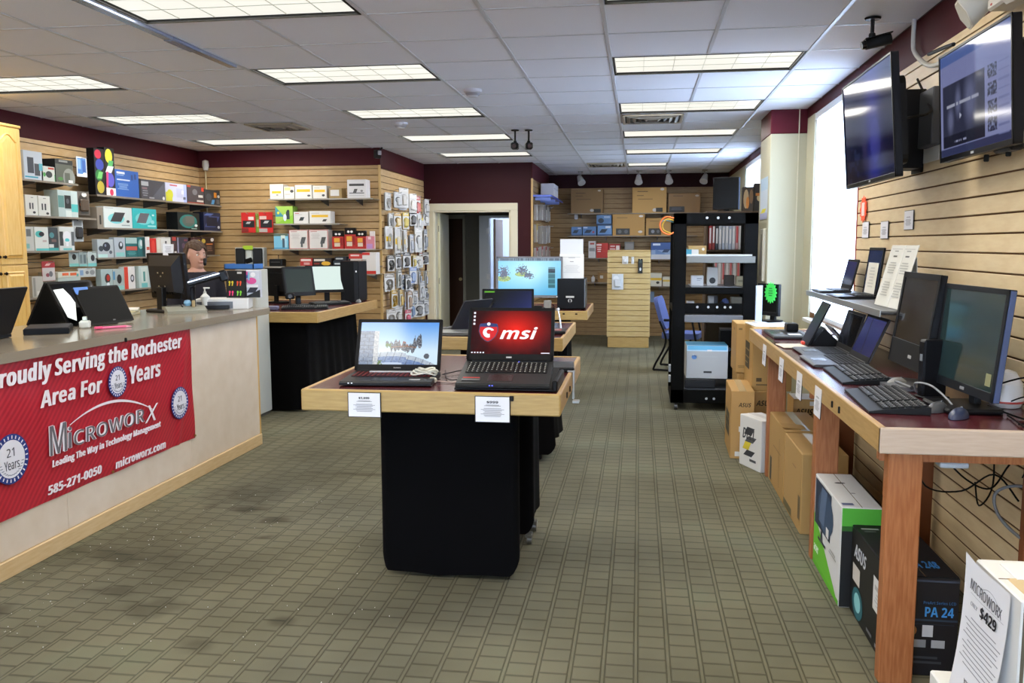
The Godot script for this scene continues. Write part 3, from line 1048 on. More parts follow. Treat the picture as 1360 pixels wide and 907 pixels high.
func build_bench() -> void:
	var o := th("timber_bench", "long wooden bench along the right wall on rough timber posts, maroon top", "bench", at(1.14, 0, -5.0))
	# local x: -0.315 (front) .. 0.31 (wall); z: 1.95 (near end) .. -2.05
	put(o, "bench_top", B(at(-0.295, 0.905, 1.93), at(0.312, 0.935, -1.61)), grained("maroon_laminate", "#4a1d24", "#5a262d", Vector3(5, 5, 5), 0.2, 4, 0.15))
	put(o, "front_apron", B(at(-0.318, 0.848, 1.95), at(-0.294, 0.938, -1.62), 0.004), maple_z())
	put(o, "end_apron", B(at(-0.318, 0.848, 1.952), at(0.312, 0.938, 1.93), 0.004), grained("pale_pine", "#b7a391", "#c4b3a2", Vector3(0.9, 9, 9), 0.5, 19, 0.03))
	put(o, "end_apron", B(at(-0.318, 0.848, -1.60), at(0.312, 0.938, -1.622), 0.004), maple())
	var pine := grained("reddish_timber", "#96572f", "#b87a4d", Vector3(10, 0.8, 10), 0.45, 23, 0.03)
	for p in [[1.90, 0.115], [0.66, 0.115], [-0.90, 0.115]]:
		put(o, "post", B(at(-0.274, 0, p[0]), at(-0.274 + p[1], 0.848, p[0] - 0.055), 0.004), pine)
		put(o, "cross_bearer", B(at(-0.29, 0.80, p[0] - 0.05), at(0.31, 0.848, p[0] - 0.09)), pine)
		put(o, "rear_post", B(at(0.20, 0, p[0] - 0.05), at(0.30, 0.80, p[0] - 0.09), 0.004), mat("#7c4420", 0.6))
	# two small black hooks screwed under the apron edge
	for z in [1.35, 1.22]:
		put(o, "cable_hook", BX(at(-0.321, 0.885, z), at(0.008, 0.028, 0.012), 0.002), mat("#1c1c1c", 0.5))

# ------------------------------------------------------------------ computers
# local: front edge of the base at z = d/2, screen hinge at z = -d/2 + 0.02; lid angle from the base in degrees
func laptop(label: String, p: Vector3, turn: float, w: float, d: float, lid: float, angle: float, scr: Material, body := "#26272b", keys := "#17181a", keymark := "#8a8a88", base_h := 0.022, group := "") -> Node3D:
	var o := th("laptop", label, "laptop", p, turn, group)
	var bm := mat(body, 0.42, 0.1)
	var st := ST()
	# base wedge: thinner at the front
	var pr := PackedVector2Array([Vector2(d / 2, 0.004), Vector2(d / 2, base_h * 0.55), Vector2(d / 2 - 0.012, base_h * 0.8), Vector2(-d / 2, base_h), Vector2(-d / 2, 0.004), Vector2(-d / 2 + 0.02, 0.0), Vector2(d / 2 - 0.02, 0.0)])
	prism(st, pr, w, Transform3D(Basis(Vector3.BACK, Vector3.UP, Vector3.LEFT), at(w / 2, 0, 0)))
	put(o, "base", st, bm)
	var slope := atan2(base_h * 0.2, d - 0.012)
	var top := Transform3D(Basis(Vector3.RIGHT, slope), at(0, base_h, -d / 2))
	# keyboard
	st = ST()
	var kw := w * 0.90
	var kd := d * 0.44
	box(st, top * at(0, 0.0003, d * 0.10 + kd / 2), at(kw, 0.0012, kd), top.basis)
	put(o, "keyboard_well", st, mat("#111214", 0.6))
	var ks := ST()
	var rows := 6
	var cols := 17
	for r in rows:
		for c in cols:
			if r == rows - 1 and c > 4 and c < 10 and c != 7:
				continue
			var cw := kw / cols * 0.82 * (5.6 if r == rows - 1 and c == 7 else 1.0)
			box(ks, top * at(-kw / 2 + kw * (c + 0.5) / cols, 0.0022, d * 0.10 + kd * (r + 0.5) / rows), at(cw, 0.0026, kd / rows * 0.78), top.basis)
	var kk := put(o, "keys", ks, mat(keys, 0.5))
	kk.set_meta("kind", "stuff")
	if keymark != "":
		var km := ST()
		for r in rows:
			for c in cols:
				if r == rows - 1 and c > 4 and c < 10:
					continue
				box(km, top * at(-kw / 2 + kw * (c + 0.42) / cols, 0.0037, d * 0.10 + kd * (r + 0.45) / rows), at(kw / cols * 0.28, 0.0004, kd / rows * 0.30), top.basis)
		var mk := put(o, "key_marks", km, mat(keymark, 0.6))
		mk.set_meta("kind", "stuff")
	st = ST()
	box(st, top * at(-w * 0.04, 0.0005, d * 0.75), at(w * 0.27, 0.001, d * 0.26), top.basis, 0.0004)
	put(o, "touchpad", st, mat(body, 0.25, 0.1))
	# lid
	st = ST()
	cyl(st, at(-w * 0.42, base_h, -d / 2 + 0.008), at(w * 0.42, base_h, -d / 2 + 0.008), 0.008, 0.008, 10)
	put(o, "hinge", st, mat("#141416", 0.4, 0.4))
	var lt := Transform3D(Basis(Vector3.RIGHT, -deg_to_rad(angle - 90.0)), at(0, base_h + 0.004, -d / 2 + 0.008))
	st = ST()
	prism(st, rrect(w, lid, 0.008, 3, Vector2(0, lid / 2)), 0.008, lt * Transform3D(Basis.IDENTITY, at(0, 0, -0.008)))
	var l := put(o, "lid", st, bm)
	st = ST()
	var bz := 0.017
	for q in [[at(0, lid - bz / 2, 0), at(w - 0.004, bz - 0.004, 0.002)], [at(0, 0.016, 0), at(w - 0.004, 0.030, 0.002)], [at(-w / 2 + bz / 2, lid / 2, 0), at(bz - 0.004, lid - 0.004, 0.002)], [at(w / 2 - bz / 2, lid / 2, 0), at(bz - 0.004, lid - 0.004, 0.002)]]:
		box(st, lt * (q[0] + at(0, 0, 0.001)), q[1], lt.basis)
	put(l, "bezel", st, mat("#131315", 0.5))
	st = ST()
	uvquad(st, lt * at(-w / 2 + bz, 0.03, 0.0008), lt * at(w / 2 - bz, 0.03, 0.0008), lt * at(w / 2 - bz, lid - bz, 0.0008), lt * at(-w / 2 + bz, lid - bz, 0.0008))
	put(l, "display", st, scr)
	o.set_meta("lid_w", w)
	return o

func lid_frame(w: float, d: float, angle: float, base_h := 0.022) -> Transform3D:
	return Transform3D(Basis(Vector3.RIGHT, -deg_to_rad(angle - 90.0)), at(0, base_h + 0.004, -d / 2 + 0.008))

# flat monitor; local origin on the desk under the panel, front towards +z
func monitor(label: String, p: Vector3, turn: float, w: float, h: float, bottom: float, scr: Material, shell := "#1a1b1e", bez := 0.018, chin := 0.03, tilt := 0.0, called := "monitor", foot := true, deep := 0.045) -> Node3D:
	var o := th(called, label, "monitor", p, turn)
	var m := mat(shell, 0.4)
	var lt := Transform3D(Basis(Vector3.RIGHT, tilt), at(0, bottom, 0))
	var st := ST()
	prism(st, rrect(w, h, 0.006, 3, Vector2(0, h / 2)), 0.022, lt * Transform3D(Basis.IDENTITY, at(0, 0, -0.022)))
	prism(st, rrect(w * 0.72, h * 0.66, 0.03, 3, Vector2(0, h * 0.5)), deep - 0.02, lt * Transform3D(Basis.IDENTITY, at(0, 0, -deep)))
	put(o, "panel", st, m)
	st = ST()
	for q in [[at(0, h - bez / 2, 0), at(w, bez, 0.004)], [at(0, chin / 2, 0), at(w, chin, 0.004)], [at(-w / 2 + bez / 2, h / 2, 0), at(bez, h, 0.004)], [at(w / 2 - bez / 2, h / 2, 0), at(bez, h, 0.004)]]:
		box(st, lt * (q[0] + at(0, 0, 0.002)), q[1], lt.basis, 0.0012)
	put(o, "bezel", st, m)
	st = ST()
	uvquad(st, lt * at(-w / 2 + bez, chin, 0.0008), lt * at(w / 2 - bez, chin, 0.0008), lt * at(w / 2 - bez, h - bez, 0.0008), lt * at(-w / 2 + bez, h - bez, 0.0008))
	put(o, "display", st, scr)
	if foot:
		st = ST()
		box(st, at(0, bottom / 2 + 0.06, -deep - 0.012), at(0.055, bottom + 0.12, 0.025), Basis.IDENTITY, 0.004)
		put(o, "stand_neck", st, m)
		st = ST()
		prism(st, rrect(minf(0.26, w * 0.6), 0.18, 0.05, 5), 0.014, Transform3D(Basis(Vector3.RIGHT, Vector3.FORWARD, Vector3.UP), at(0, 0.0, -0.03)))
		put(o, "stand_base", st, m)
	return o

func keyboard(label: String, p: Vector3, turn: float, w := 0.45, d := 0.16, palm := 0.0) -> Node3D:
	var o := th("keyboard", label, "keyboard", p, turn)
	var st := ST()
	var pr := PackedVector2Array([Vector2(d / 2 + palm, 0.0), Vector2(d / 2 + palm, 0.008), Vector2(d / 2, 0.014), Vector2(-d / 2, 0.028), Vector2(-d / 2, 0.0)])
	prism(st, pr, w, Transform3D(Basis(Vector3.BACK, Vector3.UP, Vector3.LEFT), at(w / 2, 0, 0)))
	put(o, "base", st, mat("#1d1f22", 0.5))
	var sl := atan2(0.014, d)
	var f := Transform3D(Basis(Vector3.RIGHT, sl), at(0, 0.0285, -d / 2))
	var ks := ST()
	var marks := ST()
	for r in 6:
		for c in 21:
			if c == 15 or c == 17 and false:
				continue
			var z := d * (0.10 + 0.15 * r) + 0.004
			var kw := w / 21.8 * 0.86
			if r == 5 and c > 3 and c < 10:
				if c != 6:
					continue
				kw *= 6.2
			var x := -w / 2 + w * (c + 0.9) / 21.8
			box(ks, f * at(x, 0.003, z), at(kw, 0.008, d * 0.128), f.basis, 0.002)
			box(marks, f * at(x - 0.003, 0.0073, z - 0.003), at(0.0045, 0.0006, 0.005), f.basis)
	var k := put(o, "keys", ks, mat("#26282b", 0.45))
	k.set_meta("kind", "stuff")
	k = put(o, "key_marks", marks, mat("#b9b9b5", 0.6))
	k.set_meta("kind", "stuff")
	return o

func mouse(label: String, p: Vector3, turn: float, c := "#24262a") -> Node3D:
	var o := th("computer_mouse", label, "mouse", p, turn)
	var st := ST()
	var n := 18
	var rings := []
	for j in 8:
		var t := PI / 2 * j / 7.0
		var r := []
		for i in n:
			var a := TAU * i / n
			r.append(at(cos(a) * 0.031 * cos(t) * (1.0 - 0.12 * sin(a)), 0.036 * sin(t) * (1.0 - 0.18 * sin(a) * cos(t)), sin(a) * 0.056 * cos(t)))
		rings.append(r)
	st.set_smooth_group(0)
	for j in 7:
		for i in n:
			var k := (i + 1) % n
			for v in [rings[j][i], rings[j][k], rings[j + 1][i], rings[j][k], rings[j + 1][k], rings[j + 1][i]]:
				st.set_uv(Vector2.ZERO)
				st.add_vertex(v)
	st.generate_normals()
	put(o, "shell", st, mat(c, 0.3))
	st = ST()
	cyl(st, at(-0.003, 0.03, -0.03), at(0.003, 0.03, -0.03), 0.008, 0.008, 12)
	put(o, "wheel", st, mat("#555a60", 0.5))
	return o

func cable(label: String, pts: Array, r := 0.003, c := "#141416", group := "") -> MeshInstance3D:
	var st := ST()
	tube(st, curve(pts), r, 6)
	var o := put(self, "cable", st, mat(c, 0.5))
	tag(o, label, "cable", group)
	return o

# price sheet in a thin dark holder; local x-y plane, lower left at the origin's middle
func price_tag(label: String, p: Vector3, turn: float, w: float, h: float, price := "", tilt := 0.0, holder := true, group := "") -> Node3D:
	var o := th("price_tag", label, "price tag", p, turn, group)
	o.rotation = Vector3(0, 0, 0)
	o.basis = Basis(Vector3.UP, turn) * Basis(Vector3.RIGHT, tilt)
	if holder:
		put(o, "holder", BX(at(0, h / 2, -0.002), at(w + 0.008, h + 0.006, 0.003), 0.001), mat("#2a2a2c", 0.4))
	var s := "r 0 0 1 1 e9e9ee;v .2 .32 .6 .06 55555a 2;v .14 .45 .72 .36 a0a0a6 8"
	put(o, "sheet", BX(at(0, h / 2, 0.0002), at(w, h, 0.001)), mat("#e9e9ee", 0.6))
	printed(o, "print", w, h, s, xf(at(0, 0, 0.0008)))
	if price != "":
		letters(o, "price", price, w * 0.34, h * 0.10, xf(at(-w * 0.17, h * 0.74, 0.0022)), mat("#1c1c20", 0.6), font())
	return o

# ------------------------------------------------------------------ on the display tables
func flat_screen(c: String, e: float) -> StandardMaterial3D:
	var m := glow(c, e).duplicate() as StandardMaterial3D
	m.roughness = 0.1
	m.albedo_color = Color(0.01, 0.01, 0.01)
	return m

func hashn(x: float, y: float) -> float:
	return fposmod(sin(x * 127.1 + y * 311.7) * 43758.5453, 1.0)

var grain := _grain()

func _grain() -> FastNoiseLite:
	var n := FastNoiseLite.new()
	n.seed = 17
	n.frequency = 0.02
	n.fractal_octaves = 4
	return n

func game_picture(u: float, v: float) -> Color:
	var c := Color("#5f9be8").lerp(Color("#cfe6f6"), clampf(v * 1.5, 0, 1))
	var n := hashn(floor(u * 60), floor(v * 34))
	# rocky ship-like ruin
	var rx := (u - 0.56) / 0.23
	var top := 0.46 + 0.22 * grain.get_noise_2d(u * 700, 5) - (0.10 if u > 0.70 and u < 0.79 else 0.0)
	var low := 0.68 - 0.10 * rx * rx + 0.12 * grain.get_noise_2d(u * 900, 80)
	if absf(rx) < 1.0 and v > top and v < low:
		c = Color("#8a8f99").lerp(Color("#353b47"), clampf(0.5 + 1.3 * grain.get_noise_2d(u * 1500, v * 1100), 0, 1))
		if absf(v - (0.57 + 0.05 * rx * rx)) < 0.012:
			c = Color("#7d5a47")
		if u < 0.40 and v > 0.5:
			c = Color("#56733f")
		if v < top + 0.04 and u > 0.5 and u < 0.62:
			c = Color("#8e5a4c")
	# little flying rock
	if Vector2((u - 0.86) / 0.03, (v - 0.80) / 0.06).length() < 0.9 + 0.3 * n:
		c = Color("#5b5f68")
	# bridge
	var bx := (u - 0.42) / 0.52
	var by := 0.70 + 0.22 * bx * bx + (0.04 if u > 0.6 else 0.0)
	if v > by and u > 0.12:
		var k := v - by
		c = Color("#b9c3cf").lerp(Color("#8fa0b5"), n * 0.6) if k < 0.10 else Color("#7f97bd").lerp(Color("#5872a3"), n)
		if fposmod(u * 11.0 + k * 2.0, 1.0) < 0.08:
			c = c.darkened(0.35)
		if k > 0.24 and u < 0.55:
			c = Color("#b5c7e3")
	# tower
	if u < 0.24 and v > 0.21:
		var row: float = floor(v * 11)
		var e := fposmod(u * 9.0 + 0.5 * fmod(row, 2.0), 1.0)
		c = Color("#8393ab").lerp(Color("#5f7190"), n)
		if e < 0.08 or fposmod(v * 11, 1.0) < 0.12:
			c = c.darkened(0.3)
		if u > 0.18:
			c = Color("#c7c9cc").lerp(Color("#9aa2ad"), n)
	elif u < 0.3 and v > 0.9 and n > 0.4:
		c = Color("#55703c")
	return c

func red_picture(u: float, v: float) -> Color:
	var d := Vector2((u - 0.56) / 0.55, (v - 0.42) / 0.65).length()
	var c := Color("#ff2a1e").lerp(Color("#3a0a10"), clampf(d * 1.05, 0, 1))
	c = c.lerp(Color("#170406"), clampf((d - 0.75) * 0.9, 0, 0.75))
	var f := absf(sin((u - 0.4) * 26.0 / (0.4 + v)))
	if v > 0.55:
		c = c.lerp(Color("#6a0c10"), (1.0 - f) * 0.5 * (v - 0.55) * 2.0)
	return c

func blue_picture(u: float, v: float) -> Color:
	var c := Color("#0b0f1c").lerp(Color("#1b2a72"), clampf((u - 0.2) * 0.9 + (v - 0.3) * 0.6, 0, 1))
	if u + v * 0.6 < 0.45:
		c = Color("#090b10")
	if u > 0.33 and u < 0.66 and v > 0.60 and v < 0.74 and fposmod(v * 32, 1.0) < 0.5 and hashn(floor(u * 90), floor(v * 32)) > 0.35:
		c = Color("#6f86c8")
	if u > 0.58 and u < 0.72 and v > 0.76 and v < 0.80:
		c = Color("#7f95d6")
	if v < 0.05 and u < 0.22:
		c = Color("#69b53a")
	return c

func cyan_picture(u: float, v: float) -> Color:
	var c := Color("#bff0f4").lerp(Color("#5fb5e6"), clampf(Vector2((u - 0.5) * 1.2, (v - 0.35) * 1.1).length() * 1.25, 0, 1))
	if v < 0.07:
		c = Color("#263238") if hashn(floor(u * 70), 1.0) > 0.3 else Color("#5c6c70")
	var s := [[0.09, 0.40, 0.10, 0.20], [0.38, 0.32, 0.10, 0.15], [0.49, 0.46, 0.10, 0.11]]
	for k in 3:
		var p: Array = s[k]
		var d := Vector2((u - p[0]) / p[2], (v - p[1]) / p[3])
		if k < 2 and Vector2(d.x * 0.9, (d.y - 0.75) * 2.4).length() < 1.0:
			c = Color("#a7bd3d") if hashn(floor(u * 60), floor(v * 40)) > 0.3 else Color("#6f8a35")
		if d.length() < 0.70 + 0.9 * grain.get_noise_2d(u * 1300, v * 900):
			c = Color("#2c3546") if hashn(floor(u * 80), floor(v * 50)) > 0.35 else Color("#5b4a55")
	if u > 0.80 and u < 0.91 and v > 0.24 and v < 0.80:
		c = Color("#14272f") if fposmod(v * 7.0, 1.0) < 0.75 else Color("#58919b")
		if v > 0.4:
			c = c.lerp(Color("#5fa0ad"), 0.6)
	return c

func build_center_things() -> void:
	# --- nearest table
	var t := 0.933
	var scr1 := screen_mat(picture(240, 140, game_picture), 0.95)
	var a := laptop("open black gaming laptop with red keys showing a stone bridge, on the nearest table", at(-1.125, t, -3.845), 0.075, 0.415, 0.285, 0.262, 115.0, scr1, "#1d1d1f", "#3a1416", "#a8352f", 0.026)
	var st := ST()
	box(st, at(0.02, 0.031, -0.098), at(0.29, 0.008, 0.02), Basis.IDENTITY, 0.003)
	put(a, "speaker_bar", st, mat("#b0b0b0", 0.3, 0.6))
	for x in [-0.165, -0.15]:
		put(a, "status_light", BX(at(x, 0.0135, 0.1425), at(0.006, 0.004, 0.002)), glow("#dfeaff", 1.2))
	put(a, "palm_sticker", BX(at(0.125, 0.0235, 0.09), at(0.05, 0.001, 0.010)), mat("#d8d8d8", 0.5))
	var f1 := lid_frame(0.415, 0.285, 115.0, 0.026)
	letters(a, "brand_letters", "lenovo", 0.034, 0.006, f1 * xf(at(-0.017, 0.012, 0.003)), mat("#b9b9b9", 0.4), font())
	var stand := th("laptop_stand", "low black stand under the laptop with the red desktop", "laptop stand", at(-0.572, t, -3.80))
	st = ST()
	prism(st, PackedVector2Array([Vector2(0.15, 0.004), Vector2(0.15, 0.008), Vector2(-0.175, 0.058), Vector2(-0.175, 0.004)]), 0.43, Transform3D(Basis(Vector3.BACK, Vector3.UP, Vector3.LEFT), at(0.215, 0, 0)))
	put(stand, "slab", st, mat("#17171a", 0.5))
	put(stand, "side_rail", B(at(0.214, 0.0, 0.16), at(0.236, 0.05, -0.19), 0.005), mat("#101012", 0.4))
	for x in [-0.2, 0.2]:
		for z in [-0.12, 0.13]:
			put(stand, "rubber_foot", BX(at(x, 0.003, z), at(0.03, 0.006, 0.03)), mat("#0c0c0c", 0.9))
	var scr2 := screen_mat(picture(240, 135, red_picture), 0.95)
	a = laptop("open black laptop with a red dragon-shield desktop, on the nearest table", at(-0.583, 0.969, -3.815), 0.045, 0.41, 0.335, 0.272, 129.0, scr2, "#2a2b2c", "#1b1c1d", "#b3b3ad", 0.026)
	a.rotation.x = 0.16
	var f2 := lid_frame(0.41, 0.335, 129.0, 0.026)
	var white := glow("#f4f6fb", 0.95)
	letters(a, "logo_letters", "msi", 0.178, 0.062, f2 * xf(at(-0.052, 0.108, 0.0016)), white, font("Droid Sans", 700, 0.28, 0.9))
	# the shield: red heart-like body, dark banner above, pale curl inside
	var logo := Node3D.new()
	logo.name = "shield_emblem"
	a.add_child(logo)
	var sh := PackedVector2Array()
	for q in [[-0.04, 0.03], [-0.02, 0.036], [0.0, 0.034], [0.02, 0.036], [0.04, 0.03], [0.043, 0.005], [0.032, -0.022], [0.014, -0.04], [0.0, -0.046], [-0.014, -0.04], [-0.032, -0.022], [-0.043, 0.005]]:
		sh.append(Vector2(q[0], q[1]))
	var lf := f2 * xf(at(-0.108, 0.142, 0))
	var big := PackedVector2Array()
	for q in sh:
		big.append(q * 1.1)
	st = ST()
	prism(st, big, 0.0006, lf * xf(at(0, 0, 0.001)))
	put(logo, "shield_rim", st, glow("#39405e", 0.9))
	st = ST()
	prism(st, sh, 0.0006, lf * xf(at(0, 0, 0.0018)))
	put(logo, "shield_field", st, glow("#c22128", 0.95))
	st = ST()
	prism(st, PackedVector2Array([Vector2(-0.046, 0.028), Vector2(0.046, 0.028), Vector2(0.04, 0.044), Vector2(0.014, 0.046), Vector2(0.0, 0.053), Vector2(-0.014, 0.046), Vector2(-0.04, 0.044)]), 0.0006, lf * xf(at(0, 0, 0.0026)))
	put(logo, "shield_banner", st, glow("#2b3a6c", 0.9))
	st = ST()
	cyl(st, lf * at(0, 0.042, 0.003), lf * at(0, 0.042, 0.0038), 0.008, 0.008, 14)
	var curl := PackedVector2Array()
	for i in 20:
		var g := 0.5 + 4.6 * i / 19.0
		curl.append(Vector2(cos(g) * (0.030 - 0.0004 * i), sin(g) * 0.026))
	for i in 20:
		var g := 5.1 - 4.6 * i / 19.0
		curl.append(Vector2(cos(g) * (0.011 + 0.0001 * i) + 0.003, sin(g) * 0.012 + 0.004))
	prism(st, curl, 0.0006, lf * xf(at(0.0, -0.002, 0.0026)))
	put(logo, "pale_curl", st, white)
	# desktop icons and task bar
	st = ST()
	for i in 4:
		box(st, f2 * at(-0.178, 0.243 - 0.019 * i, 0.0015), at(0.009, 0.010, 0.0006), f2.basis)
	for i in 5:
		box(st, f2 * at(-0.180 + 0.0135 * i, 0.038, 0.0015), at(0.007, 0.006, 0.0006), f2.basis)
	box(st, f2 * at(0.165, 0.037, 0.0015), at(0.04, 0.004, 0.0006), f2.basis)
	put(a, "desktop_icons", st, glow("#dfe6f2", 0.9)).set_meta("kind", "stuff")
	put(a, "palm_sticker", BX(at(-0.145, 0.0242, 0.088), at(0.075, 0.001, 0.010)), mat("#b8342e", 0.5))
	put(a, "palm_sticker", BX(at(-0.145, 0.0235, 0.113), at(0.08, 0.001, 0.026)), mat("#4c4d50", 0.5))
	put(a, "lid_badge", BX(f2 * at(-0.004, 0.014, 0.003), at(0.026, 0.007, 0.001), 0.0, f2.basis), mat("#b9b9b9", 0.4))
	for x in [-0.055, -0.043]:
		put(a, "status_light", BX(at(x, 0.014, 0.168), at(0.006, 0.004, 0.002)), glow("#5f6cff", 1.4))
	put(a, "status_light", BX(at(0.045, 0.0275, -0.145), at(0.005, 0.002, 0.005)), glow("#6a6cff", 1.4))
	price_tag("white price sheet hanging below the laptop with the stone bridge", at(-1.172, 0.818, -3.584), 0.0, 0.142, 0.104, "$1,099", 0.0, true, "")
	price_tag("white price sheet hanging below the laptop with the red desktop", at(-0.607, 0.810, -3.584), 0.0, 0.146, 0.108, "$999")
	var cl := th("sheet_clamp", "small black clip at the corner of the second price sheet", "clip", at(-0.525, 0.905, -3.587))
	put(cl, "jaw", BX(at(0, 0.008, 0.004), at(0.018, 0.022, 0.008), 0.002), mat("#1a1a1a", 0.5))
	var od := th("optical_drive", "flat black disc drive beside the red-desktop laptop", "disc drive", at(-0.392, t, -4.36), 0.08)
	put(od, "case", B(at(-0.075, 0.0, 0.12), at(0.075, 0.022, -0.12), 0.006), mat("#2b2c2f", 0.35))
	put(od, "tray_front", B(at(-0.07, 0.005, 0.121), at(0.07, 0.018, 0.123)), mat("#1b1b1d", 0.3))
	var br := th("edge_bracket", "bright metal bracket hooked over the right edge of the nearest table", "bracket", at(-0.312, 0.80, -4.25))
	put(br, "strap", B(at(-0.004, 0.0, 0.02), at(0.006, 0.14, -0.02), 0.002), mat("#c6c8ca", 0.3, 0.9))
	put(br, "hook", B(at(-0.004, -0.02, 0.024), at(0.03, -0.008, -0.024), 0.002), mat("#c6c8ca", 0.3, 0.9))
	put(br, "lip", B(at(-0.03, 0.134, 0.02), at(0.006, 0.142, -0.02), 0.002), mat("#c6c8ca", 0.3, 0.9))
	for z in [-4.03, -3.86]:
		var hk := th("cable_hook", "tiny black hook on the table edge near its %s corner" % ("metal bracket" if z < -4 else "front"), "hook", at(-0.315, 0.885, z))
		put(hk, "hook", BX(at(0.003, 0, 0), at(0.006, 0.028, 0.010), 0.002), mat("#1c1c1c", 0.5))
	cable("black cable running behind the stone-bridge laptop on the nearest table", [at(-0.93, t + 0.006, -4.05), at(-0.86, t + 0.012, -4.15), at(-0.80, t + 0.03, -4.02), at(-0.775, t + 0.012, -3.98)])
	cable("thin black cable looping to the red-desktop laptop's left side", [at(-0.95, t + 0.005, -4.2), at(-0.88, t + 0.006, -3.93), at(-0.83, t + 0.008, -3.88), at(-0.79, t + 0.02, -3.9)], 0.0025)
	var wc := th("white_plug", "white plug with coiled white lead beside the stone-bridge laptop", "cable", at(-0.93, t, -3.86))
	st = ST()
	for k in 7:
		var pts := []
		for i in 16:
			var g := TAU * i / 15.0
			pts.append(at(-0.06 + 0.05 * cos(g) * (1.0 - 0.07 * k) + 0.008 * k, 0.035 + 0.007 * (k % 4) + 0.006 * sin(g * 2 + k), -0.02 + 0.016 * sin(g)))
		tube(st, pts, 0.004, 5)
	put(wc, "coiled_lead", st, mat("#d9d6c6", 0.5))
	put(wc, "plug_body", BX(at(0.005, 0.012, 0.03), at(0.035, 0.022, 0.022), 0.004), mat("#ddd9c9", 0.45))
	st = ST()
	tube(st, curve([at(0.02, 0.01, 0.03), at(0.06, 0.005, 0.02), at(0.10, 0.005, 0.03), at(0.135, 0.02, 0.06)]), 0.0025, 5)
	put(wc, "lead", st, mat("#b9a59a", 0.5))
	# --- middle table
	var scr3 := screen_mat(picture(192, 120, blue_picture), 0.85)
	laptop("open laptop with dark blue screen on the middle table", at(-0.955, t, -6.30), 0.10, 0.39, 0.26, 0.275, 100.0, scr3, "#26282c", "#17181a", "", 0.022)
	laptop("thin dark laptop turned away, left end of the middle table", at(-1.36, t, -6.28), 4.25, 0.34, 0.24, 0.25, 122.0, mat("#08090b", 0.15), "#33353a", "#17181a", "", 0.018)
	var pad := th("closed_laptop", "closed flat grey laptop at the left front of the middle table", "laptop", at(-1.22, t, -5.98), 0.15)
	put(pad, "base", B(at(-0.17, 0, 0.12), at(0.17, 0.014, -0.12), 0.005), mat("#6c6d6b", 0.4, 0.3))
	put(pad, "lid", B(at(-0.17, 0.016, 0.12), at(0.17, 0.024, -0.12), 0.004), mat("#787a78", 0.35, 0.4))
	var card := th("standing_card", "cream card propped against the blue-screen laptop", "card", at(-1.03, t + 0.02, -6.16), 0.1)
	put(card, "card", BX(at(0, 0.075, -0.02), at(0.052, 0.15, 0.004), 0.001, Basis(Vector3.RIGHT, -0.18)), mat("#e2dcb8", 0.7))
	var tb := th("tablet_keyboard", "small red and black tablet at the middle table's right edge", "tablet", at(-0.64, t, -6.18), 0.05)
	put(tb, "tray", B(at(-0.13, 0, 0.13), at(0.13, 0.02, -0.13), 0.005), mat("#1c1c20", 0.4))
	printed(tb, "cover_print", 0.22, 0.21, "r 0 0 1 1 2a2a2e;r .05 .3 .9 .6 8e2b2c;r .3 .38 .55 .1 d9c9c4;r .1 .55 .7 .2 5c2224", Transform3D(Basis(Vector3.RIGHT, -PI / 2), at(0, 0.0205, 0.105)))
	var sp := th("cable_stand", "slim bright security stalk standing on the middle table's right side", "stalk", at(-0.585, t, -6.45))
	st = ST()
	tube(st, curve([at(0.02, 0.0, 0.06), at(0.012, 0.06, 0.03), at(-0.006, 0.14, 0.0)]), 0.007, 8)
	put(sp, "stalk", st, mat("#c9ccd0", 0.25, 0.8))
	st = ST()
	cyl(st, at(-0.006, 0.14, 0.0), at(-0.012, 0.155, 0.0), 0.014, 0.012, 12)
	put(sp, "head", st, mat("#d9dce0", 0.3, 0.5))
	put(sp, "foot", B(at(0.0, 0, 0.09), at(0.045, 0.006, 0.03), 0.002), mat("#a9acb0", 0.3, 0.8))
	# --- far table
	monitor("large grey-framed monitor with pale cyan screen on the far table", at(-1.054, t, -8.42), 0.0, 0.648, 0.40, 0.112, screen_mat(picture(240, 140, cyan_picture), 0.95), "#77777a", 0.016, 0.024)
	st = ST()
	var o := th("screen_button", "glowing white power dot below the cyan monitor screen", "indicator", at(-0.775, t + 0.112 + 0.012, -8.4135))
	cyl(st, at(0, 0, 0), at(0, 0, 0.003), 0.010, 0.010, 12)
	put(o, "dot", st, glow("#ffffff", 1.4))
	var pc := th("desktop_computer", "squat black desktop computer on the far table under a white sheet", "computer", at(-0.645, t, -8.55))
	put(pc, "case", B(at(-0.135, 0.005, 0.15), at(0.135, 0.30, -0.18), 0.006), mat("#141416", 0.35))
	put(pc, "side_strip", B(at(0.128, 0.02, 0.151), at(0.136, 0.295, 0.154)), mat("#6b6f74", 0.3, 0.5))
	printed(pc, "badge", 0.08, 0.08, "r 0 .1 1 .22 cfcfc8;e .25 .45 .5 .45 c4c4bd;r .4 .5 .2 .5 141416", xf(at(-0.01, 0.06, 0.151)))
	for x in [-0.11, 0.11]:
		put(pc, "foot", BX(at(x, 0.003, 0.1), at(0.03, 0.006, 0.05)), mat("#0b0b0b", 0.9))
	var sg := th("acrylic_sign", "two white information sheets standing on the squat black computer", "sign", at(-0.645, t + 0.30, -8.52))
	put(sg, "front_sheet", BX(at(0.0, 0.118, 0.05), at(0.235, 0.236, 0.004), 0.001), mat("#eceae2", 0.6))
	printed(sg, "print", 0.235, 0.236, "r .14 .12 .72 .012 a9a8a4;v .3 .14 .4 .05 b9b8b4 1;v .42 .3 .16 .05 8d8c88 1;v .15 .45 .7 .35 dad8d2 6", xf(at(0.0, 0, 0.0525)))
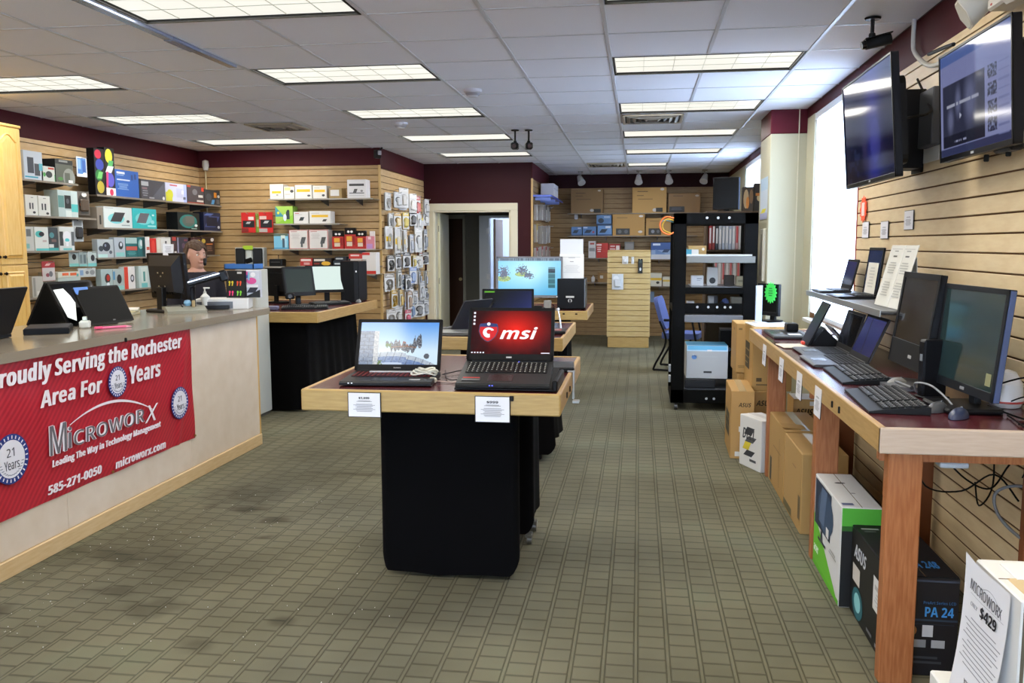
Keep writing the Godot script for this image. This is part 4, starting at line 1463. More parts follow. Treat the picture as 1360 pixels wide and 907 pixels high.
	put(sg, "rear_sheet", BX(at(-0.005, 0.19, 0.0), at(0.225, 0.38, 0.004), 0.001), mat("#dcdde0", 0.6))
	put(sg, "foot", B(at(-0.11, 0.0, 0.05), at(0.11, 0.004, -0.03)), mat("#d5d8da", 0.2))
	var gad := th("loose_chargers", "tangle of chargers and plugs beside the cyan monitor", "chargers", at(-0.87, t, -8.36))
	put(gad, "adapter", BX(at(0.0, 0.045, -0.02), at(0.07, 0.09, 0.05), 0.006), mat("#8f8d84", 0.5))
	put(gad, "adapter", BX(at(-0.09, 0.02, 0.03), at(0.08, 0.04, 0.05), 0.006), mat("#1b1b1c", 0.4))
	st = ST()
	tube(st, curve([at(-0.13, 0.004, 0.06), at(-0.05, 0.03, 0.08), at(0.02, 0.01, 0.08), at(0.07, 0.03, 0.05), at(0.05, 0.05, 0.0)]), 0.004, 6)
	put(gad, "lead", st, mat("#141414", 0.5))
	for x in [-0.70, -0.58]:
		var hk := th("cable_hook", "tiny black hook on the far table's front edge, %s" % ("nearer the monitor" if x < -0.65 else "below the squat computer"), "hook", at(x, 0.905, -8.218))
		put(hk, "hook", BX(at(0, 0, 0.003), at(0.022, 0.012, 0.006), 0.002), mat("#1c1c1c", 0.5))
	# --- computer table behind the counter end
	t = 0.948
	var lm := monitor("white-screened monitor angled on the table behind the counter", at(-3.285, t, -8.90), 0.58, 0.46, 0.29, 0.11, flat_screen("#d3e4de", 0.80), "#1b1c1f", 0.012, 0.03, -0.12)
	lm.set_meta("group", "monitors on the computer table")
	monitor("dark all-in-one computer angled on the table behind the counter", at(-3.40, t, -8.44), 1.0, 0.36, 0.30, 0.10, mat("#3a4443", 0.15), "#2a2d31", 0.022, 0.04, -0.18)
	monitor("black monitor seen from behind beside the white cabinet", at(-3.80, t, -8.85), 2.7, 0.40, 0.30, 0.07, mat("#0a0a0b", 0.2), "#121214")
	var tw := th("computer_tower", "tall black computer tower at the back of the monitor table", "computer", at(-3.10, t, -9.22), 0.10)
	put(tw, "case", B(at(-0.10, 0.0, 0.22), at(0.10, 0.44, -0.2), 0.006), mat("#101012", 0.4))
	put(tw, "front_bezel", B(at(0.05, 0.01, 0.222), at(0.098, 0.43, 0.228), 0.003), mat("#26282c", 0.3))
	put(tw, "badge", BX(at(0.075, 0.33, 0.229), at(0.014, 0.018, 0.002)), mat("#e8e8e8", 0.4))
	keyboard("black keyboard at the front corner of the monitor table", at(-3.19, t, -8.0), 0.35, 0.44, 0.15)
	keyboard("black keyboard in front of the white-screened monitor", at(-3.16, t, -8.62), 0.85, 0.42, 0.14)
	mouse("small grey mouse on the monitor table's right edge", at(-2.99, t, -9.02), 0.6, "#77797c")
	var gp := th("camera_on_stand", "small dark camera on a stand before the all-in-one computer", "camera", at(-3.36, t, -8.05), 0.4)
	st = ST()
	cyl(st, at(0, 0, 0), at(0, 0.012, 0), 0.05, 0.05, 16)
	cyl(st, at(0, 0.01, 0), at(0, 0.09, 0), 0.008, 0.008, 8)
	put(gp, "stand", st, mat("#3c3d40", 0.3, 0.5))
	put(gp, "body", BX(at(0, 0.12, 0), at(0.09, 0.06, 0.05), 0.012), mat("#1d1d20", 0.3))
	st = ST()
	cyl(st, at(0, 0.12, 0.025), at(0, 0.12, 0.05), 0.022, 0.02, 14)
	put(gp, "lens", st, mat("#6c7078", 0.15, 0.6))
	var bx := th("label_maker", "low blue-grey box at the table corner beside the counter end", "box", at(-3.5, t, -7.86), 0.2)
	put(bx, "case", B(at(-0.09, 0, 0.06), at(0.09, 0.035, -0.06), 0.006), mat("#6f728f", 0.4))
	put(bx, "lid_line", B(at(-0.088, 0.03, 0.061), at(0.088, 0.032, 0.062)), mat("#35364a", 0.5))

# ------------------------------------------------------------------ reception counter
func build_counter_things() -> void:
	var t := 1.066
	# banner hung on the counter front, gently rippled
	var b := th("vinyl_banner", "red vinyl banner with white lettering on the front of the reception counter", "banner", at(-2.928, 0, -4.378))
	var f := Transform3D(Basis(Vector3.FORWARD, Vector3.UP, Vector3.RIGHT), Vector3.ZERO)   # x along the counter away from the camera, z out of it
	var st := ST()
	var nx := 64
	var ny := 14
	var g := []
	for j in ny + 1:
		var row := []
		for i in nx + 1:
			var u := float(i) / nx
			var v := float(j) / ny
			var x := (u - 0.5) * 1.905
			var y := lerpf(0.283, 1.034 + 0.006 * sin(u * 9.0), v)
			var z := 0.004 + 0.004 * sin(u * 26.0 + v * 4.0) * (0.3 + absf(v - 0.5)) + 0.003 * sin(v * 9.0 + u * 13.0)
			z += 0.010 * exp(-pow((x - 0.74 - 0.16 * v) / 0.02, 2.0))    # a crease from the upper right corner
			row.append(f * at(x, y, z))
		g.append(row)
	st.set_smooth_group(0)
	for j in ny:
		for i in nx:
			for v in [g[j][i], g[j + 1][i], g[j + 1][i + 1], g[j][i], g[j + 1][i + 1], g[j][i + 1]]:
				st.set_uv(Vector2.ZERO)
				st.add_vertex(v)
	st.generate_normals()
	var vinyl := StandardMaterial3D.new()
	vinyl.resource_name = "striped_vinyl"
	vinyl.roughness = 0.32
	vinyl.albedo_texture = picture(128, 128, func(u, v): return Color("#c02b39").lerp(Color("#a71f31"), smoothstep(0.3, 0.7, absf(fposmod((u + v) * 8.0, 1.0) - 0.5) * 2.0)))
	vinyl.uv1_triplanar = true
	vinyl.uv1_scale = Vector3(3.2, 3.2, 3.2)
	put(b, "sheet", st, vinyl)
	var lw := mat("#e9e4ea", 0.45)
	var fo := font("Droid Sans", 700, 0.14)
	# letter blocks: text, left end z, right end z, foot y, height
	for q in [["Proudly Serving the Rochester", -3.50, -5.19, 0.878, 0.118], ["Area For", -3.835, -4.335, 0.764, 0.082], ["Years", -4.60, -4.925, 0.762, 0.10], ["585-271-0050", -3.85, -4.29, 0.318, 0.046], ["microworx.com", -4.42, -4.945, 0.306, 0.05], ["Leading The Way in Technology Management", -3.895, -4.90, 0.438, 0.048]]:
		letters(b, "banner_line", q[0], q[1] - q[2], q[4], f * xf(at(-(q[1] + 4.378), q[3], 0.0175)), lw, fo, 0.0015)
		letters(b, "banner_line", q[0], q[1] - q[2], q[4], f * xf(at(-(q[1] + 4.378) + q[4] * 0.045, q[3], 0.0179)), lw, fo, 0.0018)
	# company name: dark outline letters with pale backing, large initial
	var dk := mat("#6d6a72", 0.4)
	for q in [["M", -3.885, 0.135, 0.510, 0.150], ["i", -4.028, 0.030, 0.517, 0.110], ["CROWOR", -4.075, 0.655, 0.517, 0.078]]:
		for k in 3:
			# pale outline doubled, darker face on top
			letters(b, "name_letters", q[0], q[2], q[4], f * xf(at(-(q[1] + 4.378) + [-0.004, 0.004, 0.0][k], q[3] + [0.002, -0.002, 0.0][k], [0.0160, 0.0166, 0.0182][k])), dk if k == 2 else lw, font("Droid Sans", 400 if k == 2 else 700, 0.05), 0.0013)
	letters(b, "name_letters", "X", 0.15, 0.10, f * xf(at(-(-4.735 + 4.378), 0.502, 0.0165)), lw, font("Droid Sans", 400, 0.25), 0.0015)
	st = ST()
	var arc := []
	for i in 25:
		var k := i / 24.0
		arc.append(f * at(lerpf(0.36 - 0.03, -0.455, k) * -1.0, 0.60 + 0.105 * pow(sin(PI * (0.08 + 0.86 * k)), 0.8) - 0.06 * k * k, 0.0165))
	for i in 24:
		var wv: float = 0.0055 * sin(PI * (i + 0.5) / 24.0) + 0.002
		var a0: Vector3 = arc[i]
		var a1: Vector3 = arc[i + 1]
		poly(st, [a0 + Vector3.UP * wv, a1 + Vector3.UP * wv, a1 - Vector3.UP * wv, a0 - Vector3.UP * wv], a0 - Vector3.RIGHT)
	put(b, "name_arc", st, lw)
	# anniversary rosettes
	var ros := [[-4.484, 0.795, 0.088], [-5.14, 0.554, 0.104], [-3.615, 0.563, 0.119]]
	for i in 3:
		var q: Array = ros[i]
		var c := f * at(-(q[0] + 4.378), q[1], 0.0165)
		var n := Vector3.RIGHT
		var rs := Node3D.new()
		rs.name = "rosette"
		b.add_child(rs, true)
		st = ST()
		cyl(st, c, c + n * 0.001, q[2], q[2], 36)
		put(rs, "blue_ring", st, mat("#243a86", 0.4))
		st = ST()
		for k in 26:
			var ta := TAU * k / 26.0
			var dd := Vector3(0, sin(ta), cos(ta))
			box(st, c + dd * q[2] * 0.87 + n * 0.0016, at(0.001, 0.006, q[2] * 0.13), Basis(n, dd.cross(n), dd))
		put(rs, "white_studs", st, lw).set_meta("kind", "stuff")
		st = ST()
		cyl(st, c + n * 0.001, c + n * 0.0022, q[2] * 0.76, q[2] * 0.76, 32)
		put(rs, "white_disc", st, mat("#e4e4ee", 0.45))
		st = ST()
		for k in 14:
			var ta := 3.4 + 2.6 * k / 13.0
			box(st, c + Vector3(0, sin(ta), -cos(ta)) * q[2] * 0.64 + n * 0.0025, at(0.0008, 0.004, 0.016))
		put(rs, "grey_swash", st, mat("#8d90a4", 0.4))
		letters(rs, "rosette_text", "21", q[2] * 0.42, q[2] * 0.34, f * xf(at(-(q[0] + 4.378) - q[2] * 0.25, q[1] + 0.10 * q[2], 0.0192)), mat("#4a4c58", 0.5), font("Droid Sans", 400))
		letters(rs, "rosette_text", "Years", q[2] * 0.84, q[2] * 0.38, f * xf(at(-(q[0] + 4.378) - q[2] * 0.42, q[1] - 0.42 * q[2], 0.0192)), mat("#4a4c58", 0.5), font("Droid Sans", 400))
	for q in [[-3.46, 1.02], [-4.37, 1.03], [-5.30, 1.025], [-5.32, 0.30], [-4.40, 0.295], [-3.46, 0.295]]:
		st = ST()
		cyl(st, f * at(-(q[0] + 4.378), q[1], 0.010), f * at(-(q[0] + 4.378), q[1], 0.018), 0.008, 0.007, 12)
		put(b, "grommet", st, mat("#a58a4c", 0.35, 0.9))
	var clip := th("banner_clip", "tiny black clip on the counter edge above the banner", "clip", at(-2.897, 1.015, -4.56))
	put(clip, "clip", BX(at(0, 0.01, 0), at(0.012, 0.024, 0.016), 0.003), mat("#141414", 0.5))
	# --- laptops on the counter, their backs and ends to the camera
	var blk := mat("#08090b", 0.12)
	laptop("dark laptop at the near end of the counter, only its back in view", at(-3.50, t, -4.06), -PI / 2, 0.38, 0.26, 0.28, 115.0, blk, "#15171c", "#101114", "", 0.02)
	var tl := th("tent_laptop", "black laptop stood up like a tent in the middle of the counter", "laptop", at(-3.585, t, -5.05), 1.52)
	for s in [-1, 1]:
		var lt := Transform3D(Basis(Vector3.RIGHT, -s * 0.50), at(0, 0.002, s * 0.150))
		st = ST()
		prism(st, rrect(0.40, 0.305, 0.01, 3, Vector2(0, 0.1525)), 0.012, lt * xf(at(0, 0, -0.006)))
		put(tl, "screen_half" if s > 0 else "keyboard_half", st, mat("#101114", 0.3))
		st = ST()
		uvquad(st, lt * at(-0.185, 0.02, s * 0.0066), lt * at(0.185, 0.02, s * 0.0066), lt * at(0.185, 0.29, s * 0.0066), lt * at(-0.185, 0.29, s * 0.0066))
		put(tl, "glass" if s > 0 else "lower_cover", st, mat("#050608", 0.06) if s > 0 else mat("#101114", 0.35))
	var bright := glow("#f4fbf4", 0.95)
	st = ST()
	var lt2 := Transform3D(Basis(Vector3.RIGHT, -0.50), at(0, 0.002, 0.150))
	prism(st, PackedVector2Array([Vector2(-0.18, 0.06), Vector2(-0.12, 0.03), Vector2(-0.05, 0.15), Vector2(-0.06, 0.20), Vector2(-0.09, 0.255), Vector2(-0.18, 0.25)]), 0.0006, lt2 * xf(at(0, 0, 0.0072)))
	put(tl, "painted_reflection", st, bright)  # glowing patch painted in for a bright reflection on the glass
	var base := th("flat_black_box", "flat black box lying before the tent-shaped laptop on the counter", "box", at(-3.335, t, -4.50), 0.55)
	put(base, "body", B(at(-0.115, 0, 0.11), at(0.115, 0.034, -0.20), 0.004), mat("#0e0f14", 0.5))
	put(base, "top_plate", B(at(-0.11, 0.034, 0.10), at(0.11, 0.0365, -0.19), 0.001), mat("#1b1922", 0.6))
	# black slate display leaning back, brand mark at the foot
	var rt := th("slate_display", "black glass touch display leaning back above the banner's middle", "display", at(-3.27, t, -5.025), 1.48)
	var rl := Transform3D(Basis(Vector3.RIGHT, -0.46), at(0, 0.012, 0))
	st = ST()
	prism(st, rrect(0.405, 0.255, 0.012, 4, Vector2(0, 0.1275)), 0.014, rl * xf(at(0, 0, -0.014)))
	put(rt, "panel", st, mat("#0b0c0e", 0.4))
	st = ST()
	uvquad(st, rl * at(-0.195, 0.012, 0.0006), rl * at(0.195, 0.012, 0.0006), rl * at(0.195, 0.243, 0.0006), rl * at(-0.195, 0.243, 0.0006))
	put(rt, "glass", st, mat("#050506", 0.4, 0.0, 0.2))
	put(rt, "brand_mark", BX(rl * at(0.02, 0.020, 0.001), at(0.022, 0.008, 0.001), 0.0, rl.basis), mat("#6a6c70", 0.4))
	st = ST()
	prism(st, PackedVector2Array([Vector2(-0.2025, 0.255), Vector2(-0.08, 0.255), Vector2(-0.085, 0.238), Vector2(-0.165, 0.236), Vector2(-0.19, 0.205), Vector2(-0.2025, 0.215)]), 0.002, rl * xf(at(0, 0, 0.0008)))
	put(rt, "blue_film", st, mat("#4f86d8", 0.3))
	put(rt, "rear_foot", BX(at(0, 0.055, -0.085), at(0.22, 0.006, 0.13), 0.002, Basis(Vector3.RIGHT, 1.05)), mat("#101113", 0.4))
	var gd := th("small_white_plug", "little white adapter lying between the tent laptop and the slate display", "adapter", at(-3.31, t, -4.80), 0.5)
	put(gd, "body", B(at(-0.03, 0, 0.04), at(0.03, 0.045, -0.04), 0.008), mat("#d7ddd9", 0.4))
	put(gd, "prongs", B(at(-0.012, 0.045, 0.02), at(0.012, 0.07, -0.015), 0.003), mat("#b9bfae", 0.3, 0.4))
	var pen := th("pink_pen", "bright pink pen lying near the counter's front edge", "pen", at(-3.11, t, -4.80), 0.95)
	st = ST()
	cyl(st, at(-0.09, 0.008, 0), at(0.06, 0.008, 0), 0.008, 0.007, 10)
	put(pen, "barrel", st, mat("#ee6f9a", 0.35))
	st = ST()
	cyl(st, at(0.06, 0.008, 0), at(0.095, 0.006, 0), 0.007, 0.002, 10)
	put(pen, "tip", st, mat("#f3a9bf", 0.35))
	put(pen, "cap", BX(at(-0.10, 0.010, 0.0), at(0.05, 0.016, 0.022), 0.005), mat("#e6547f", 0.35))
	# --- till corner
	var sm := th("till_monitor", "black till monitor seen from behind on the counter", "monitor", at(-3.47, t, -6.05), 2.72)
	var tl3 := Transform3D(Basis(Vector3.RIGHT, -0.10), at(0, 0.10, 0))
	st = ST()
	prism(st, rrect(0.42, 0.34, 0.01, 3, Vector2(0, 0.17)), 0.03, tl3 * xf(at(0, 0, 0)))
	put(sm, "screen_frame", st, mat("#151517", 0.4))
	st = ST()
	uvquad(st, tl3 * at(-0.19, 0.03, 0.0305), tl3 * at(0.19, 0.03, 0.0305), tl3 * at(0.19, 0.32, 0.0305), tl3 * at(-0.19, 0.32, 0.0305))
	put(sm, "display", st, mat("#20262a", 0.15))
	st = ST()
	# tapered rear housing
	var r0 := [at(-0.18, 0.04, 0), at(0.18, 0.04, 0), at(0.18, 0.325, 0), at(-0.18, 0.325, 0)]
	var r1 := [at(-0.13, 0.06, -0.05), at(0.13, 0.06, -0.05), at(0.13, 0.25, -0.05), at(-0.13, 0.25, -0.05)]
	for i in 4:
		poly(st, [tl3 * r0[i], tl3 * r0[(i + 1) % 4], tl3 * r1[(i + 1) % 4], tl3 * r1[i]], tl3 * at(0, 0.17, -0.01))
	poly(st, [tl3 * r1[0], tl3 * r1[1], tl3 * r1[2], tl3 * r1[3]], tl3 * at(0, 0.17, 0))
	put(sm, "rear_housing", st, mat("#222224", 0.35))
	st = ST()
	for i in 9:
		box(st, tl3 * at(-0.10 + 0.025 * i, 0.052, -0.047), at(0.012, 0.02, 0.012), tl3.basis)
	put(sm, "cable_sockets", st, mat("#0a0a0b", 0.6)).set_meta("kind", "stuff")
	st = ST()
	for q in [[-0.03, 0.20], [0.03, 0.20], [0.0, 0.175], [-0.035, 0.10], [0.035, 0.10]]:
		cyl(st, tl3 * at(q[0], q[1], -0.05), tl3 * at(q[0], q[1], -0.054), 0.006, 0.006, 10)
	put(sm, "screws", st, mat("#c6c6c2", 0.3, 0.9)).set_meta("kind", "stuff")
	put(sm, "neck", BX(at(0, 0.09, -0.07), at(0.07, 0.20, 0.04), 0.006), mat("#1b1b1d", 0.4))
	put(sm, "foot", BX(at(0, 0.012, -0.02), at(0.26, 0.024, 0.2), 0.008), mat("#1b1b1d", 0.4))
	var note := th("paper_note", "white paper note taped to the till monitor's upper corner", "note", at(-3.435, 1.495, -6.0), 0.12)
	put(note, "paper", BX(at(0, 0.035, 0), at(0.078, 0.085, 0.0015), 0.0, Basis(Vector3.BACK, -0.06)), mat("#e6e7ea", 0.6))
	printed(note, "writing", 0.06, 0.06, "v .05 .1 .9 .8 b4b6bc 6", xf(at(0, 0.005, 0.001)))
	var arm := th("card_terminal", "black payment terminal on a swing arm beside the till monitor", "card terminal", at(-3.27, t, -6.02), 0.35)
	st = ST()
	cyl(st, at(0, 0, 0), at(0, 0.25, 0), 0.022, 0.020, 14)
	put(arm, "post", st, mat("#1c1c1f", 0.3, 0.4))
	st = ST()
	cyl(st, at(0, 0, 0), at(0, 0.015, 0), 0.06, 0.055, 18)
	put(arm, "foot", st, mat("#1c1c1f", 0.35))
	var ab := Basis(Vector3.BACK, 0.28)
	put(arm, "body", BX(at(0.09, 0.245, 0), at(0.27, 0.045, 0.09), 0.014, ab), mat("#17181c", 0.22))
	put(arm, "screen", BX(at(0.08, 0.270, 0.0), at(0.20, 0.004, 0.075), 0.002, ab), mat("#9fa9c4", 0.08, 0.3))
	put(arm, "silver_edge", BX(at(0.09, 0.258, 0.044), at(0.268, 0.012, 0.006), 0.002, ab), mat("#d9dbe2", 0.2, 0.7))
	put(arm, "printer_end", BX(at(0.225, 0.27, 0), at(0.06, 0.085, 0.095), 0.012, ab), mat("#101114", 0.3))
	put(arm, "hinge_box", BX(at(-0.03, 0.20, 0), at(0.10, 0.05, 0.07), 0.01, ab), mat("#101114", 0.3))
	st = ST()
	tube(st, curve([at(-0.05, 0.19, 0.03), at(-0.08, 0.08, 0.05), at(-0.04, 0.01, 0.04)]), 0.004, 6)
	put(arm, "lead", st, mat("#121212", 0.5))
	var kp := th("till_printer_base", "grey wedge-shaped signature pad below the till monitor", "signature pad", at(-3.35, t, -6.02), 0.75)
	st = ST()
	prism(st, PackedVector2Array([Vector2(-0.13, 0), Vector2(0.13, 0), Vector2(0.13, 0.02), Vector2(0.06, 0.05), Vector2(-0.13, 0.045)]), 0.28, Transform3D(Basis(Vector3.BACK, Vector3.UP, Vector3.LEFT), at(0.14, 0, 0)))
	put(kp, "body", st, mat("#8d8d80", 0.45))
	put(kp, "pad", BX(at(0, 0.0495, -0.04), at(0.2, 0.002, 0.14)), mat("#5b5d58", 0.3))
	var bu := th("blue_bottle_cap", "small light-blue ball beside the card terminal's post", "ball", at(-3.30, t + 0.047, -6.00))
	st = ST()
	lathe(st, [Vector2(0, 0), Vector2(0.02, 0.006), Vector2(0.03, 0.024), Vector2(0.022, 0.044), Vector2(0, 0.05)], Vector3.ZERO, 16)
	put(bu, "ball", st, mat("#7fb2d6", 0.35))
	put(bu, "tag", BX(at(0.045, 0.02, 0.0), at(0.02, 0.05, 0.02), 0.004), mat("#b39f78", 0.4))
	var pa := th("paper_folders", "cream stack of papers lying left of the till", "papers", at(-3.72, t, -5.72), 0.35)
	for i in 4:
		put(pa, "folder", BX(at(0.01 * i, 0.006 + 0.011 * i, -0.01 * i), at(0.30 - 0.01 * i, 0.010, 0.22), 0.002, Basis(Vector3.UP, 0.10 * (i - 1.5))), mat(["#d8cfa6", "#e2dcc0", "#cfc7a2", "#d9d8d2"][i], 0.7))
	var wp := th("white_label_printer", "white box-shaped printer with a dark front slot at the counter end", "printer", at(-3.22, t, -6.40), 0.30)
	put(wp, "body", B(at(-0.20, 0, 0.09), at(0.20, 0.082, -0.16), 0.005), mat("#dcdcda", 0.4))
	put(wp, "front_slot", B(at(-0.185, 0.008, 0.091), at(0.085, 0.062, 0.094), 0.002), mat("#53555a", 0.35))
	put(wp, "tray", B(at(-0.18, 0.006, 0.094), at(0.06, 0.034, 0.135), 0.004), mat("#23252a", 0.4))
	var ear := th("earphone_carton", "black carton printed with four pairs of coloured earphones", "carton", at(-3.145, t + 0.0, -6.42), 0.05)
	ear.position = at(-3.15, t + 0.083, -6.47)
	put(ear, "carton", B(at(-0.075, 0, 0.0), at(0.075, 0.215, -0.06), 0.003), mat("#0e0e10", 0.35))
	var pr := "r 0 0 1 1 0e0e10;r .62 .05 .25 .07 c9c9c9"
	for q in [["14", "38", "d7c22e"], ["58", "38", "e0522b"], ["14", "74", "e33a6e"], ["58", "74", "7ed03a"]]:
		for d in [0, 16]:
			var x := "." + str(int(q[0]) + d).pad_zeros(2)
			pr += ";e %s .%s .11 .10 %s;s %s .%d .09 .10 %s" % [x, q[1], q[2], x, int(q[1]) + 8, q[2]]
	printed(ear, "print", 0.15, 0.215, pr, xf(at(0, 0, 0.0)))
	var cp := th("colourful_pack", "colourful pink and white patterned pack behind the earphone carton", "pack", at(-3.03, t + 0.083, -6.52), 0.1)
	put(cp, "pack", B(at(-0.075, 0, 0.0), at(0.06, 0.215, -0.05), 0.003), mat("#c9cbd6", 0.4))
	printed(cp, "print", 0.135, 0.21, "r 0 0 1 1 c8cdda;e .1 .02 .3 .2 e65aa0;e .45 .05 .3 .18 f2f2f6;e .2 .25 .6 .25 e0569b;s .0 .15 .4 .12 5a66b8;r .1 .52 .8 .1 ececf2;s .2 .62 .7 .2 2b2d3a;u .0 .7 1 .3 17181c;r .3 .05 .1 .3 8cc9e6", xf(at(-0.0075, 0, 0.0)))
	var hk := th("hand_gel_bottle", "small white pump bottle beyond the card terminal", "bottle", at(-3.32, t, -6.30))
	st = ST()
	lathe(st, [Vector2(0, 0), Vector2(0.035, 0), Vector2(0.035, 0.10), Vector2(0.012, 0.125), Vector2(0.012, 0.14), Vector2(0.0, 0.14)], Vector3.ZERO, 16)
	put(hk, "bottle", st, mat("#e4e6e2", 0.35))
	st = ST()
	cyl(st, at(0, 0.14, 0), at(0, 0.165, 0), 0.006, 0.006, 8)
	box(st, at(0.015, 0.168, 0), at(0.05, 0.012, 0.016), Basis.IDENTITY, 0.003)
	put(hk, "pump", st, mat("#f0f0ee", 0.35))
	# white cabinet standing on the floor behind the counter end
	var wc := th("white_cabinet", "pale grey steel cabinet behind the counter end, left of the monitor table", "cabinet", at(-3.52, 0, -7.35))
	put(wc, "body", B(at(-0.06, 0.03, 0.0), at(0.14, 1.345, -0.25), 0.005), mat("#c3c5bd", 0.4))
	put(wc, "plinth", B(at(-0.05, 0, -0.02), at(0.12, 0.03, -0.24)), mat("#5b5d5a", 0.6))
	for y in [0.05, 0.48, 0.91]:
		var d := put(wc, "drawer_front", B(at(-0.055, y, 0.001), at(0.135, y + 0.42, 0.012), 0.003), mat("#cbccc5", 0.4))
		put(d, "handle", BX(at(0.035, y + 0.36, 0.02), at(0.12, 0.018, 0.016), 0.004), mat("#8b8d8a", 0.3, 0.8))
	var tr := th("blue_paper_tray", "blue paper tray lying on the pale steel cabinet", "tray", at(-3.54, 1.345, -7.45))
	st = ST()
	bb(st, at(-0.15, 0, 0.08), at(0.13, 0.008, -0.12))
	bb(st, at(-0.15, 0, 0.08), at(0.13, 0.05, 0.072))
	bb(st, at(-0.15, 0, 0.08), at(-0.142, 0.05, -0.12))
	bb(st, at(0.122, 0, 0.08), at(0.13, 0.05, -0.12))
	put(tr, "tray", st, mat("#3f78c4", 0.4))

# ------------------------------------------------------------------ bench along the right wall
func tv_blue(u: float, v: float) -> Color:
	var c := Color("#20264a").lerp(Color("#3a3fa8"), exp(-pow((u - 0.62) / 0.16, 2.0)))
	c = c.lerp(Color("#7a85c8"), clampf(0.5 - v * 1.5, 0, 0.6))
	c = c.lerp(Color("#0d0f1c"), clampf((v - 0.45) * 1.1, 0, 0.7) * (1.0 - 0.8 * exp(-pow((u - 0.62) / 0.2, 2.0))))
	var d := Vector2((u - 0.44) / 0.07, (v - 0.62) / 0.32).length()
	if d < 1.0:
		c = c.lerp(Color("#564a74"), 0.6 * (1 - d) + 0.25 * hashn(floor(u * 40), floor(v * 30)))
	if Vector2((u - 0.66) / 0.1, (v - 0.66) / 0.2).length() < 1.0:
		c = c.lerp(Color("#6a70c8"), 0.35)
	if v > 0.6 and u < 0.35 and hashn(floor(u * 24), floor(v * 18)) > 0.75:
		c = c.lerp(Color("#3b4a7a"), 0.5)
	return c

func tv_page(u: float, v: float) -> Color:
	var c := Color("#8a90c4").lerp(Color("#9aa0d0"), v)
	if v < 0.10:
		c = Color("#5a72b6")
	if v > 0.93:
		c = Color("#3c4268")
	# film still with two pale faces
	if u > 0.04 and u < 0.66 and v > 0.30 and v < 0.92:
		c = Color("#3a3d55")
		for q in [[0.16, 0.66, 0.055, 0.14], [0.28, 0.50, 0.05, 0.16], [0.46, 0.52, 0.10, 0.26]]:
			var d := Vector2((u - q[0]) / q[2], (v - q[1]) / q[3]).length()
			c = c.lerp(Color("#7d82a8"), clampf(1.25 - d, 0, 0.85))
		if v > 0.80:
			c = c.lerp(Color("#1a1c2a"), 0.65)
		if v > 0.50 and v < 0.535 and u > 0.10 and u < 0.58:
			c = Color("#b9bdd2") if hashn(floor(u * 60), 3.0) > 0.3 else c
		if v > 0.86 and v < 0.885 and u > 0.22 and u < 0.40 and hashn(floor(u * 80), 9.0) > 0.3:
			c = Color("#a9aed0")
		if u > 0.30 and u < 0.335 and absf(v - 0.64) < (0.335 - u) * 0.9:
			c = Color("#c9cde6")
	if u > 0.70 and u < 0.82:
		for k in 4:
			var y0 := 0.30 + 0.155 * k
			if v > y0 and v < y0 + 0.12:
				c = Color("#23263f").lerp(Color("#9aa4d0"), clampf(0.4 + 1.6 * grain.get_noise_2d(u * 1500, v * 1300 + k * 300.0), 0, 1))
	if u > 0.84 and u < 0.97 and v > 0.3 and fposmod(v * 13.0, 1.0) < 0.2:
		c = Color("#7880b4")
	return c

